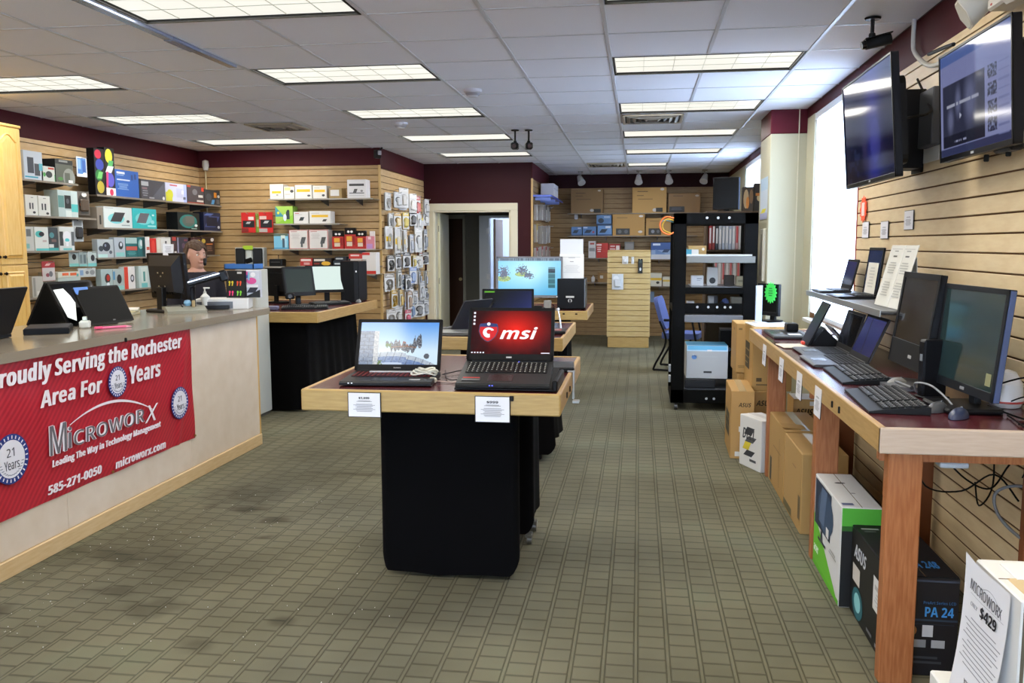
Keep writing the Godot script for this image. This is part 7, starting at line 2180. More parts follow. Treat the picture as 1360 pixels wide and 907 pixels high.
	for k in 2:
		var w := th("white_gadget", ["little white gadget hanging under the left brown carton", "little white gadget on the low left shelf"][k], "gadget", [at(-1.06, 1.98, -14.85), at(-0.76, 0.924, -14.75)][k])
		put(w, "body", BX(at(0, 0.05, 0), at(0.06, 0.09, 0.05), 0.012), mat("#cfcfd2", 0.4))
		put(w, "clip", BX(at(0, 0.10, -0.02), at(0.02, 0.03, 0.03), 0.004), mat("#b4b4b8", 0.4))
	# free-standing slat tower
	var o := th("slat_tower", "free-standing four-sided maple slat tower before the back wall", "display tower", at(-0.145, 0, -13.47))
	put(o, "plinth", B(at(-0.31, 0.0, 0.25), at(0.31, 0.162, -0.25), 0.004), maple())
	put(o, "core", B(at(-0.30, 0.16, 0.25), at(0.30, 1.44, -0.25)), mat("#6b4a28", 0.8))
	var pm := grained("tower_slat", "#bfa468", "#cdb582", Vector3(1, 7, 7), 0.42, 41, 0.02)
	var prof := PackedVector2Array([Vector2(0, 0), Vector2(0.008, 0.006), Vector2(0.010, 0.072), Vector2(0.006, 0.076), Vector2(0, 0.076)])
	for k in 16:
		var y := 0.165 + 0.0805 * k
		for s in 4:
			var l := 0.645 if s % 2 == 0 else 0.52
			var st := ST()
			prism(st, prof, l, Transform3D(Basis(Vector3.BACK, Vector3.UP, Vector3.LEFT), at(l / 2, y, 0.252 if s % 2 == 0 else 0.312)))
			var m := put(o, "slat", st, pm)
			m.rotation.y = PI / 2 * s
	put(o, "top_board", B(at(-0.32, 1.452, 0.26), at(0.32, 1.475, -0.26), 0.003), maple())
	var z := -13.19
	var t1 := pack("white_pack", "small white blob-shaped pack on the slat tower's upper left", "pack", at(-0.20, 1.27, z + 0.02), 0.0, 0.09, 0.115, "#d6d6d2", "r 0 0 1 1 dadad6", "#dedede", "", 0.025)
	pack("slim_white_pack", "slim white pack right of the blob-shaped one on the tower", "pack", at(-0.09, 1.27, z + 0.02), 0.0, 0.04, 0.105, "#cfcfcc", "r 0 0 1 1 d4d4d0", "#dcdcdc", "", 0.02)
	pack("black_pack", "tall black pack hanging at the slat tower's upper right", "pack", at(0.025, 1.13, z + 0.02), 0.0, 0.068, 0.215, "#1b1c1c", "r 0 0 1 1 1c1d1d;e .3 .6 .4 .25 d0d4d4;r .2 .08 .6 .2 3a4640", "", "", 0.02)
	var bag := pack("clear_bag", "crumpled clear bag hanging on the slat tower's left side", "bag", at(-0.31, 0.885, z + 0.02), 0.0, 0.17, 0.235, "#c9ced2", "r 0 0 1 1 ccd2d6;e .1 .1 .5 .4 e2e6e8;s .2 .5 .6 .4 aab4bc", "#cdd3d7", "", 0.03)
	var tag2 := th("blue_tag", "small pale blue card on the back wall right of the slat tower", "card", at(0.235, 0.58, -14.97))
	put(tag2, "card", BX(at(0, 0.09, 0), at(0.07, 0.18, 0.006), 0.002), mat("#8fa6c4", 0.5))

func build_wall_screens() -> void:
	var q := -PI / 2
	# far television on its tilting arm
	for k in 2:
		var w: float = [0.945, 0.755][k]
		var h: float = [0.555, 0.455][k]
		var p: Vector3 = [at(1.149, 1.862, -4.665), at(1.310, 1.910, -3.73)][k]
		var tilt: float = [0.08, 0.064][k]
		var o := th("television", ["television with a blue stage picture on a deep wall arm, nearer the window", "television showing a web page with a film still, nearer the camera"][k], "television", p, q)
		var lt := Transform3D(Basis(Vector3.RIGHT, tilt), Vector3.ZERO)
		var st := ST()
		prism(st, rrect(w, h, 0.01, 3, Vector2(0, h / 2)), 0.03, lt * xf(at(0, 0, -0.03)))
		put(o, "panel", st, mat("#15161a", 0.35))
		st = ST()
		prism(st, rrect(w * 0.86, h * 0.72, 0.04, 3, Vector2(0, h * 0.47)), 0.045, lt * xf(at(0, 0, -0.075)))
		put(o, "rear_housing", st, mat("#1b1a18", 0.5))
		st = ST()
		var bz := 0.011
		for e in [[at(0, h - bz / 2, 0), at(w, bz, 0.005)], [at(0, 0.011, 0), at(w, 0.022, 0.005)], [at(-w / 2 + bz / 2, h / 2, 0), at(bz, h, 0.005)], [at(w / 2 - bz / 2, h / 2, 0), at(bz, h, 0.005)]]:
			box(st, lt * (e[0] + at(0, 0, 0.0025)), e[1], lt.basis, 0.0015)
		put(o, "bezel", st, mat("#101114", 0.3))
		st = ST()
		uvquad(st, lt * at(-w / 2 + bz, 0.022, 0.001), lt * at(w / 2 - bz, 0.022, 0.001), lt * at(w / 2 - bz, h - bz, 0.001), lt * at(-w / 2 + bz, h - bz, 0.001))
		put(o, "display", st, screen_mat(picture(160, 96, tv_blue if k == 0 else tv_page), 0.42 if k == 0 else 0.5, 0.08))
		put(o, "maker_badge", BX(lt * at(0.0 if k else 0.03, 0.011, 0.006), at(0.03, 0.009, 0.001), 0.0, lt.basis), mat("#a9abb0", 0.3))
		# mount: plate on the panel, arm, wall plate
		var gap: float = RW - p.x
		put(o, "mount_plate", BX(at(-0.2 if k == 0 else 0.0, h * 0.5, -0.085), at(0.30, 0.30, 0.012), 0.003), mat("#141416", 0.5))
		put(o, "mount_arm", BX(at(-0.26 if k == 0 else 0.0, h * 0.52, -(gap + 0.075) / 2), at(0.20, 0.40 if k == 0 else 0.2, gap - 0.09), 0.004), mat("#141416", 0.5))
		put(o, "wall_plate", BX(at(-0.26 if k == 0 else 0.0, h * 0.5, -gap + 0.008), at(0.16, 0.42, 0.014), 0.003), mat("#141416", 0.5))
		if k == 1:
			for x in [-0.02, 0.19]:
				put(o, "lower_bracket", BX(at(x, -0.012, -0.055), at(0.008, 0.028, 0.02), 0.003), mat("#17181a", 0.5))
			put(o, "speaker_bar", BX(at(0.20, 0.005, -0.05), at(0.16, 0.03, 0.05), 0.008), mat("#1a1b1e", 0.4))
	cable("black cable looping behind the stage-picture television", [at(1.24, 2.15, -4.40), at(1.36, 2.18, -4.46), at(1.42, 2.28, -4.72), at(1.44, 2.42, -4.95)], 0.007)
	cable("white conduit running down from the ceiling between the televisions", [at(1.43, CEIL, -5.02), at(1.43, 2.62, -5.02), at(1.43, 2.56, -4.98), at(1.43, 2.47, -4.80), at(1.43, 2.43, -4.62), at(1.42, 2.42, -4.30), at(1.36, 2.36, -4.05)], 0.012, "#c9c6bd")
	cable("short black plug lead above the web-page television's corner", [at(1.42, 2.50, -4.72), at(1.38, 2.46, -4.40), at(1.34, 2.42, -4.12)], 0.009)
	var bk := th("junction_box", "grey box with white plate fixed behind the web-page television", "box", at(1.452, 2.02, -4.68), q)
	put(bk, "white_plate", B(at(-0.14, -0.05, 0.004), at(0.10, 0.16, -0.0), 0.003), mat("#d9d6cc", 0.4))
	put(bk, "grey_box", B(at(-0.09, 0.02, 0.05), at(0.12, 0.30, 0.004), 0.005), mat("#3c3d40", 0.45))
	# emergency light above
	var em := th("emergency_light", "white twin-head emergency light high on the right slat wall", "emergency light", at(1.448, 2.455, -3.83), q)
	em.scale = Vector3(0.75, 0.75, 0.75)
	put(em, "case", B(at(0.05, 0.02, 0.13), at(0.42, 0.17, 0.0), 0.012), mat("#cfcac0", 0.4))
	put(em, "sloped_cover", BX(at(0.24, 0.185, 0.075), at(0.34, 0.012, 0.15), 0.004, Basis(Vector3.RIGHT, 0.25)), mat("#d9d6d0", 0.4))
	put(em, "red_lamp", BX(at(0.11, 0.045, 0.131), at(0.02, 0.012, 0.004), 0.002), mat("#b22a22", 0.4))
	printed(em, "warning_triangle", 0.07, 0.06, "t 0 0 1 1 6a6862;t .16 .22 .68 .68 d3cfc6", xf(at(0.10, 0.075, 0.1305)))
	for s in [0, 1]:
		var st := ST()
		var c := at(-0.06 + 0.50 * s, 0.10, 0.10)
		cyl(st, c, c + at(-0.02 + 0.04 * s, -0.06, 0.10), 0.055, 0.095, 6)
		cyl(st, c, c - at(-0.01 + 0.02 * s, -0.03, 0.05), 0.055, 0.03, 6)
		var hd := put(em, "lamp_head", st, mat("#cdc9bd", 0.4))
		st = ST()
		cyl(st, c + at(-0.02 + 0.04 * s, -0.0605, 0.1005), c + at(-0.0204 + 0.04 * s, -0.062, 0.103), 0.083, 0.083, 6)
		put(hd, "lens", st, mat("#b9b6aa", 0.2))
		st = ST()
		tube(st, [c, at(0.07 + 0.32 * s, 0.12, 0.08)], 0.014, 8)
		put(hd, "stalk", st, mat("#c2beb2", 0.4))

func build_ceiling_things() -> void:
	# air vents set in tiles
	for g in [["square air vent in the ceiling before the left back corner", -3.575, -8.41, 0.50], ["square air vent behind the third panel of the right row", 0.11, -8.46, 0.56], ["square air vent far back near the rear wall", -0.49, -13.14, 0.56]]:
		var o := th("air_vent", g[0], "vent", at(g[1], CEIL - 0.012, g[2]))
		var w: float = g[3]
		var st := ST()
		for s in [-1, 1]:
			box(st, at(s * (w / 2 - 0.012), 0, 0), at(0.024, 0.014, w), Basis.IDENTITY, 0.003)
			box(st, at(0, 0, s * (w / 2 - 0.012)), at(w, 0.014, 0.024), Basis.IDENTITY, 0.003)
		put(o, "frame", st, mat("#b3a78f", 0.5))
		put(o, "duct_back", B(at(-w / 2 + 0.02, 0.006, -w / 2 + 0.02), at(w / 2 - 0.02, 0.009, w / 2 - 0.02)), mat("#3a362f", 0.7))
		for k in 4:
			var r := w * (0.40 - 0.095 * k)
			st = ST()
			for s in [-1, 1]:
				box(st, at(s * r, -0.004, 0), at(0.035, 0.003, r * 2), Basis(Vector3.BACK, s * 0.6))
				box(st, at(0, -0.004, s * r), at(r * 2, 0.003, 0.035), Basis(Vector3.RIGHT, -s * 0.6))
			put(o, "louvre", st, mat(["#8d8577", "#b8ae9c", "#6b6459", "#a89e8c"][k], 0.5))
	for g in [["round smoke detector beside the second middle-row panel", -1.278, -6.715], ["round smoke detector between the second and third middle-row panels", -2.315, -8.388]]:
		var o := th("smoke_detector", g[0], "smoke detector", at(g[1], CEIL, g[2]))
		var st := ST()
		lathe(st, [Vector2(0, -0.058), Vector2(0.035, -0.056), Vector2(0.055, -0.03), Vector2(0.07, -0.02), Vector2(0.072, 0.0)], Vector3.ZERO, 20)
		put(o, "shell", st, mat("#c3c1c4", 0.45))
		st = ST()
		lathe(st, [Vector2(0.045, -0.046), Vector2(0.053, -0.038), Vector2(0.058, -0.027)], at(0, -0.001, 0), 20)
		put(o, "grille_ring", st, mat("#8d8b90", 0.5))
	# black ceiling cameras
	for g in [["left of a pair of black cameras hanging from the ceiling", -1.285, -9.07, 0.0, 0.12], ["right of a pair of black cameras hanging from the ceiling", -1.145, -9.09, 0.25, 0.12], ["black bullet camera hanging from the ceiling by the televisions", 1.20, -4.94, 0.0, 0.09]]:
		var o := th("ceiling_camera", g[0], "camera", at(g[1], CEIL - 0.004, g[2]), g[3])
		var st := ST()
		cyl(st, at(0, 0, 0), at(0, -0.01, 0), 0.042, 0.038, 18)
		put(o, "ceiling_plate", st, mat("#17181a", 0.4))
		st = ST()
		cyl(st, at(0, -0.008, 0), at(0, -g[4], 0), 0.010, 0.010, 8)
		put(o, "stem", st, mat("#1d1e20", 0.4))
		st = ST()
		lathe(st, [Vector2(0, -0.018), Vector2(0.016, -0.01), Vector2(0.018, 0.0), Vector2(0.016, 0.01), Vector2(0, 0.018)], at(0, -g[4], 0), 10)
		put(o, "joint", st, mat("#17181a", 0.4))
		if g[4] > 0.1:
			put(o, "body", BX(at(0, -g[4] - 0.045, 0.01), at(0.075, 0.07, 0.10), 0.012), mat("#151617", 0.35))
			st = ST()
			cyl(st, at(0, -g[4] - 0.048, 0.06), at(0, -g[4] - 0.052, 0.075), 0.025, 0.022, 14)
			put(o, "lens", st, mat("#4a3d3c", 0.2))
		else:
			var d := at(0.85, 0.20, -0.05).normalized()
			var c := at(0.02, -g[4] - 0.035, 0.0)
			st = ST()
			cyl(st, c - d * 0.055, c + d * 0.075, 0.027, 0.03, 16)
			put(o, "body", st, mat("#17191b", 0.4))
			st = ST()
			cyl(st, c - d * 0.075, c - d * 0.055, 0.020, 0.024, 14)
			put(o, "lens", st, mat("#0d0e10", 0.15))
			put(o, "sun_shield", BX(c + at(0.01, 0.030, 0), at(0.14, 0.006, 0.06), 0.002, Basis(Vector3.BACK, 0.23)), mat("#17191b", 0.4))
	var rw := th("cable_raceway", "pale metal raceway strip along the ceiling beside the front middle light", "raceway", at(-2.66, CEIL - 0.024, -4.5))
	put(rw, "channel", B(at(-0.028, 0, 1.5), at(0.028, 0.022, -1.05), 0.004), mat("#a9b4cc", 0.25, 0.6))
	put(rw, "joint_cover", B(at(-0.032, -0.004, -0.25), at(0.032, 0.02, -0.55), 0.004), mat("#97a4c2", 0.25, 0.6))
	# small track spots near the back wall
	for k in 4:
		var o := th("spot_light", "small white spot lamp near the back wall, %s from the left" % ["first", "second", "third", "fourth"][k], "spot lamp", at([-0.953, -0.02, 0.457, 1.02][k], CEIL - 0.004, -14.3), [0.5, 0.0, 0.1, -0.4][k])
		var st := ST()
		cyl(st, at(0, 0, 0), at(0, -0.02, 0), 0.045, 0.04, 14)
		cyl(st, at(0, -0.02, 0), at(0, -0.085, 0), 0.010, 0.010, 8)
		put(o, "stem", st, mat("#8e8a86", 0.4))
		st = ST()
		cyl(st, at(0, -0.08, -0.05), at(0, -0.19, 0.05), 0.035, 0.065, 14)
		put(o, "shade", st, mat("#a9a6a4", 0.4))

# ------------------------------------------------------------------ cartons on the floor
# p: middle of the base; x is the width, z the depth; n = near face (+z), l = left face (-x), u = top
func carton(label: String, p: Vector3, turn: float, w: float, h: float, d: float, col: String, near_print := "", left_print := "", top_print := "", tape := "#b9a27a", called := "cardboard_box") -> Node3D:
	var o := th(called, label, "box", p, turn)
	put(o, "body", BX(at(0, h / 2, 0), at(w, h, d), 0.004), mat(col, 0.6))
	if near_print != "":
		printed(o, "near_print", w * 0.98, h * 0.98, near_print, xf(at(0, h * 0.01, d / 2)))
	if left_print != "":
		printed(o, "side_print", d * 0.98, h * 0.98, left_print, xf(at(-w / 2, h * 0.01, 0), -PI / 2))
	if top_print != "":
		printed(o, "top_print", w * 0.98, d * 0.98, top_print, Transform3D(Basis(Vector3.RIGHT, -PI / 2), at(0, h, d * 0.49)))
	if tape != "":
		put(o, "tape", BX(at(0, h + 0.0006, 0), at(0.05 if d > w else w, 0.001, d if d > w else 0.05)), mat(tape, 0.25))
	var st := ST()
	if d > w:
		box(st, at(0, h + 0.0004, 0), at(0.003, 0.0008, d * 0.99))
	else:
		box(st, at(0, h + 0.0004, 0), at(w * 0.99, 0.0008, 0.003))
	put(o, "flap_seam", st, mat("#5f4a2a", 0.8))
	return o

func word(o: Node3D, s: String, w: float, h: float, p: Vector3, turn: float, c: String, slant := 0.0, b := Basis.IDENTITY) -> void:
	letters(o, "box_lettering", s, w, h, Transform3D(Basis(Vector3.UP, turn) * b, p), mat(c, 0.5), font("Droid Sans", 700, slant), 0.0008)

func build_boxes() -> void:
	var q := -PI / 2
	# white monitor carton with green wedge
	var o := carton("white monitor carton with a lime green wedge, standing under the bench", at(0.955, 0, -4.04), 0.0, 0.165, 0.445, 0.56, "#dcdcda",
		"r 0 0 1 1 1a1c1b;r 0 0 1 .2 55b43a;r 0 .18 1 .05 2f6a24",
		"r 0 0 1 1 dededd;d 0 .42 1 .58 6cc42f;r 0 .95 1 .05 63b82b;r .03 .02 .62 .5 26334a;e .15 .05 .6 .45 3a506e;s .2 .04 .3 .4 5a7090;r .5 .40 .1 .1 e8e8e8;r .3 .52 .06 .12 3a3c40;r .2 .62 .3 .03 3a3c40;v .62 .56 .3 .06 a8aaa8 2",
		"r 0 0 1 1 d9d9d7;e .3 .28 .3 .05 3a3a3c;e .5 .6 .14 .03 8a8a8a;r .04 .9 .3 .06 5a6488", "")
	word(o, "acer", 0.10, 0.032, at(-0.0835, 0.075, -0.255), q, "#e9f2e2", 0.0)
	# black monitor carton
	o = carton("glossy black monitor carton with blue lettering behind the near timber post", at(1.035, 0, -3.47), 0.0, 0.235, 0.372, 0.58, "#15161a",
		"r 0 0 1 1 14151a;r 0 .02 1 .02 3a4456;r 0 .42 1 .02 2b3c54;r .05 .51 .16 .06 c9ccd2;e .28 .49 .12 .1 9a6a3c;r .05 .47 .9 .004 2a3a50;r .25 .5 .12 .1 5a7a5c;r .48 .48 .16 .12 c9ccd2;e .05 .62 .1 .10 d09a3c;e .2 .62 .1 .1 4a9ad0;r .36 .63 .18 .08 8d9096;r .62 .63 .2 .08 a9acb2;v .1 .8 .7 .1 3c3f46 2",
		"r 0 0 1 1 17181c;r .06 .40 .2 .2 d9d2c8;r .62 .22 .34 .36 e0e0de;r .66 .3 .26 .05 b9b9b7;v .66 .38 .26 .16 c4c4c2 4;e .08 .62 .3 .36 2c6a74;e .14 .68 .18 .22 8fd0d4;r .5 .88 .14 .04 6a6c72;r .72 .9 .2 .04 8a8c92",
		"r 0 0 1 1 111216;r .08 .08 .3 .03 9ea0a4;r .1 .14 .2 .03 55585e", "")
	word(o, "ASUS", 0.19, 0.058, at(-0.1185, 0.255, -0.235), q, "#c9cbd0", 0.25)
	word(o, "PA 24", 0.098, 0.036, at(0.002, 0.225, 0.2918), 0.0, "#3f8fd6")
	word(o, "ProArt Series LCD", 0.11, 0.011, at(-0.004, 0.272, 0.2918), 0.0, "#27598c")
	word(o, "IPS", 0.03, 0.014, at(-0.065, 0.162, 0.292), 0.0, "#e2e4e8")
	word(o, "PA 248", 0.10, 0.07, at(-0.02, 0.3728, 0.20), 0.0, "#2f78bd", 0.0, Basis(Vector3.RIGHT, -PI / 2))
	word(o, "ASUS", 0.10, 0.04, at(-0.02, 0.3728, -0.10), 0.0, "#b9bbc0", 0.2, Basis(Vector3.RIGHT, -PI / 2))
	# tall tan cartons between the posts, one of them open-topped
	o = carton("nearer plain tan carton under the bench, between the two far posts", at(1.0, 0, -4.99), 0.0, 0.24, 0.442, 0.54, "#b28d54", "", "r 0 0 1 1 b7925a;r .86 .55 .12 .3 6a583a;r .0 .88 .5 .1 6d6446;r .5 .25 .2 .02 9a7848", "", "#c9b48a")
	o = carton("farther tan carton under the bench, taped flaps on top", at(1.0, 0, -5.58), 0.0, 0.24, 0.452, 0.60, "#b08a50", "", "r 0 0 1 1 b48e54;r .1 .62 .12 .35 3f3a2e;r .3 .4 .5 .015 8c6c3e;r .7 .2 .02 .7 94744a", "", "#b4b0a2")
	put(o, "open_flap", BX(at(-0.05, 0.456, 0.20), at(0.16, 0.004, 0.14), 0.001, Basis(Vector3.BACK, -0.08)), mat("#a8844c", 0.7))
	o = carton("white carton with black and yellow print beside the third post", at(0.865, 0, -6.155), 0.42, 0.17, 0.362, 0.28, "#d6d4ce", "", "r 0 0 1 1 d8d6d0;s .2 .2 .5 .16 3a3c40;s .25 .38 .55 .12 55585c;s .15 .5 .4 .16 d6c23a;s .2 .66 .55 .12 3a3c40;r .5 .82 .3 .05 4a4c50", "", "#e6e4de", "white_carton")
	word(o, "DELL", 0.16, 0.075, at(-0.0855, 0.20, -0.10), q, "#34363a", 0.2)
	o = carton("lowest tan carton at the aisle end, dark stripe panel and white stickers", at(0.77, 0, -6.66), -0.03, 0.165, 0.50, 0.56, "#b28a4e", "r 0 0 1 1 b68e52;r .35 .52 .45 .08 e0ded8;r .2 .9 .3 .07 d9d6cf", "r 0 0 1 1 b48c50;r .15 .38 .6 .36 3e382e;r .2 .48 .5 .02 8c7850;r .2 .6 .5 .02 8c7850")
	word(o, "ASUS", 0.09, 0.03, at(-0.03, 0.385, 0.2812), 0.0, "#3a3226", 0.25)
	o = carton("tan carton under the tall one, next to the aisle-end carton", at(0.99, 0, -6.89), 0.0, 0.24, 0.46, 0.50, "#ae864a", "r 0 0 1 1 b28a4e;r .5 .5 .2 .08 d8d5ce")
	word(o, "ASUS", 0.12, 0.04, at(-0.10, 0.35, 0.2512), 0.0, "#3a3226", 0.25)
	o = carton("tall tan carton with a dark striped panel, topmost against the bench end", at(1.0, 0.461, -6.89), 0.0, 0.29, 0.48, 0.48, "#b58d50", "r 0 0 1 1 b99154;r .1 .80 .14 .06 5c4a2e;r .1 .9 .3 .02 6a5634", "r 0 0 1 1 b78f52;r .10 .28 .55 .44 3b372e;r .14 .40 .48 .025 8c7a54;r .14 .52 .48 .025 8c7a54;r .14 .62 .3 .025 8c7a54")
	o = carton("supporting tan carton farther back, below the rear upright carton", at(0.93, 0, -7.36), 0.0, 0.25, 0.52, 0.36, "#aa8448", "r 0 0 1 1 ae884c")
	o = carton("rear upright tan carton beyond the bench end, next to the rack", at(0.93, 0.522, -7.35), 0.0, 0.28, 0.40, 0.36, "#b08a4e", "r 0 0 1 1 b48e52;r .06 .08 .1 .04 7c6236;v .04 .86 .3 .06 7c6236 2", "r 0 0 1 1 b28c50;r .5 .1 .2 .05 8a6c3c")
	o = carton("tan carton with a white sheet on top, under the far end of the bench", at(1.165, 0, -6.22), 0.0, 0.20, 0.50, 0.24, "#b28a4e", "r 0 0 1 1 b68e52;r .55 .02 .4 .06 e2e0da")
	word(o, "ASUS", 0.12, 0.045, at(-0.085, 0.39, 0.1212), 0.0, "#3a3226", 0.25)
	put(o, "white_sheet", BX(at(0.0, 0.504, 0.02), at(0.19, 0.004, 0.22), 0.001), mat("#dddbd6", 0.7))
	# stacked white cartons at the near right
	o = carton("lower white carton at the near right corner, mostly below the frame", at(1.03, 0, -2.12), 0.0, 0.50, 0.436, 0.42, "#dadad6", "", "", "", "")
	o = carton("upper white carton with blue squares at the near right corner", at(1.03, 0.437, -2.07), 0.0, 0.40, 0.354, 0.26, "#dcdcd9", "r 0 0 1 1 dededb;r .0 .02 .02 .96 5a5446;r .08 .7 .5 .3 34508c;r .08 .76 .5 .01 d9d9d6;r .08 .84 .5 .01 d9d9d6;r .08 .92 .5 .01 d9d9d6;r .2 .7 .01 .3 d9d9d6;r .32 .7 .01 .3 d9d9d6;r .44 .7 .01 .3 d9d9d6;r .12 .25 .03 .06 3a3c40;r .2 .28 .03 .06 3a3c40;r .1 .48 .02 .12 4a78b8;r .1 .6 .08 .01 4a78b8", "r 0 0 1 1 d8d8d6", "", "")
	for k in 2:
		put(o, "torn_flap", BX(at(-0.07 + 0.02 * k, 0.358 + 0.007 * k, 0.045 - 0.09 * k), at(0.22, 0.004, 0.10), 0.001, Basis(Vector3.BACK, 0.05 + 0.03 * k)), mat(["#cbb48c", "#e2e2df"][k], 0.7))
	word(o, "ROLOD", 0.10, 0.016, at(-0.15, 0.3555, -0.06), 0.0, "#7b7b78", 0.3, Basis(Vector3.RIGHT, -PI / 2))
	# its curling price sheet
	var ps := th("price_sheet", "curling white price sheet on the near right white carton", "price sheet", at(0.828, 0.79, -2.09), q)
	var st := ST()
	var cols := 10
	var f := func(u: float, v: float) -> Vector3:
		return at((u - 0.5) * 0.225 - 0.01 * v, -v * 0.335 + 0.018 * pow(maxf(0.0, 0.5 - u) * 2.0, 2.0) * (1 - v), 0.006 + 0.030 * pow(1.0 - u, 2.0) * (1.0 - v) * 0.5 + 0.035 * v * v)
	for i in cols:
		for j in cols:
			var p := []
			for e in [[0, 0], [1, 0], [1, 1], [0, 1]]:
				p.append(f.call((i + e[0]) / float(cols), (j + e[1]) / float(cols)))
			for k in [0, 1, 2, 0, 2, 3]:
				st.set_uv(Vector2.ZERO)
				st.set_smooth_group(0)
				st.add_vertex(p[k])
	st.generate_normals()
	put(ps, "paper", st, mat("#dfdfe4", 0.65))
	# print that follows the curl: each line its own strip
	var lines := ST()
	var strip := func(u0: float, u1: float, v0: float, v1: float, lst: SurfaceTool) -> void:
		for i in 6:
			var a := lerpf(u0, u1, i / 6.0)
			var b := lerpf(u0, u1, (i + 1) / 6.0)
			var p := [f.call(a, v1), f.call(b, v1), f.call(b, v0), f.call(a, v0)]
			for k in 4:
				p[k] += Vector3(0, 0, 0.0009)
			poly(lst, p, p[0] - Vector3.BACK)
	strip.call(0.16, 0.92, 0.235, 0.238, lines)
	for k in 11:
		var wd := 0.30 + 0.13 * absf(sin(k * 1.9))
		strip.call(0.52 - wd, 0.52 + wd, 0.40 + 0.034 * k, 0.408 + 0.034 * k, lines)
	put(ps, "small_print", lines, mat("#8b8b92", 0.6)).set_meta("kind", "stuff")
	var lay := func(s: String, u: float, v: float, w: float, h: float, c: String, slant: float) -> void:
		var p: Vector3 = f.call(u, v) + Vector3(0, 0, 0.003)
		var ex: Vector3 = (f.call(minf(u + 0.3, 1.0), v) - f.call(u, v)).normalized()
		var ey: Vector3 = (f.call(u, v - 0.05) - f.call(u, v)).normalized()
		var ez := ex.cross(ey).normalized()
		letters(ps, "sheet_lettering", s, w, h, Transform3D(Basis(ex, ez.cross(ex), ez), p), mat(c, 0.6), font("Droid Sans", 700 if c == "#26262c" else 400, slant), 0.0006)
	lay.call("MICROWORX", 0.16, 0.205, 0.155, 0.026, "#55555c", 0.0)
	lay.call("$429", 0.42, 0.34, 0.085, 0.030, "#26262c", 0.0)
	lay.call("ONLY", 0.20, 0.315, 0.035, 0.010, "#8b8b92", 0.0)
	lay.call("YOUR CHOICE", 0.34, 0.86, 0.095, 0.012, "#33333a", 0.0)
	st = ST()
	for i in 14:
		var a0 := i / 14.0
		var a1 := (i + 1) / 14.0
		var pa: Vector3 = f.call(0.36 + 0.5 * a0, 0.19 - 0.085 * sin(PI * (0.15 + 0.85 * a0))) + Vector3(0, 0, 0.002)
		var pb: Vector3 = f.call(0.36 + 0.5 * a1, 0.19 - 0.085 * sin(PI * (0.15 + 0.85 * a1))) + Vector3(0, 0, 0.002)
		poly(st, [pa, pb, pb + at(0, 0.0012, 0), pa + at(0, 0.0012, 0)], pa - Vector3.BACK)
	put(ps, "name_arc", st, mat("#6a6a70", 0.6))

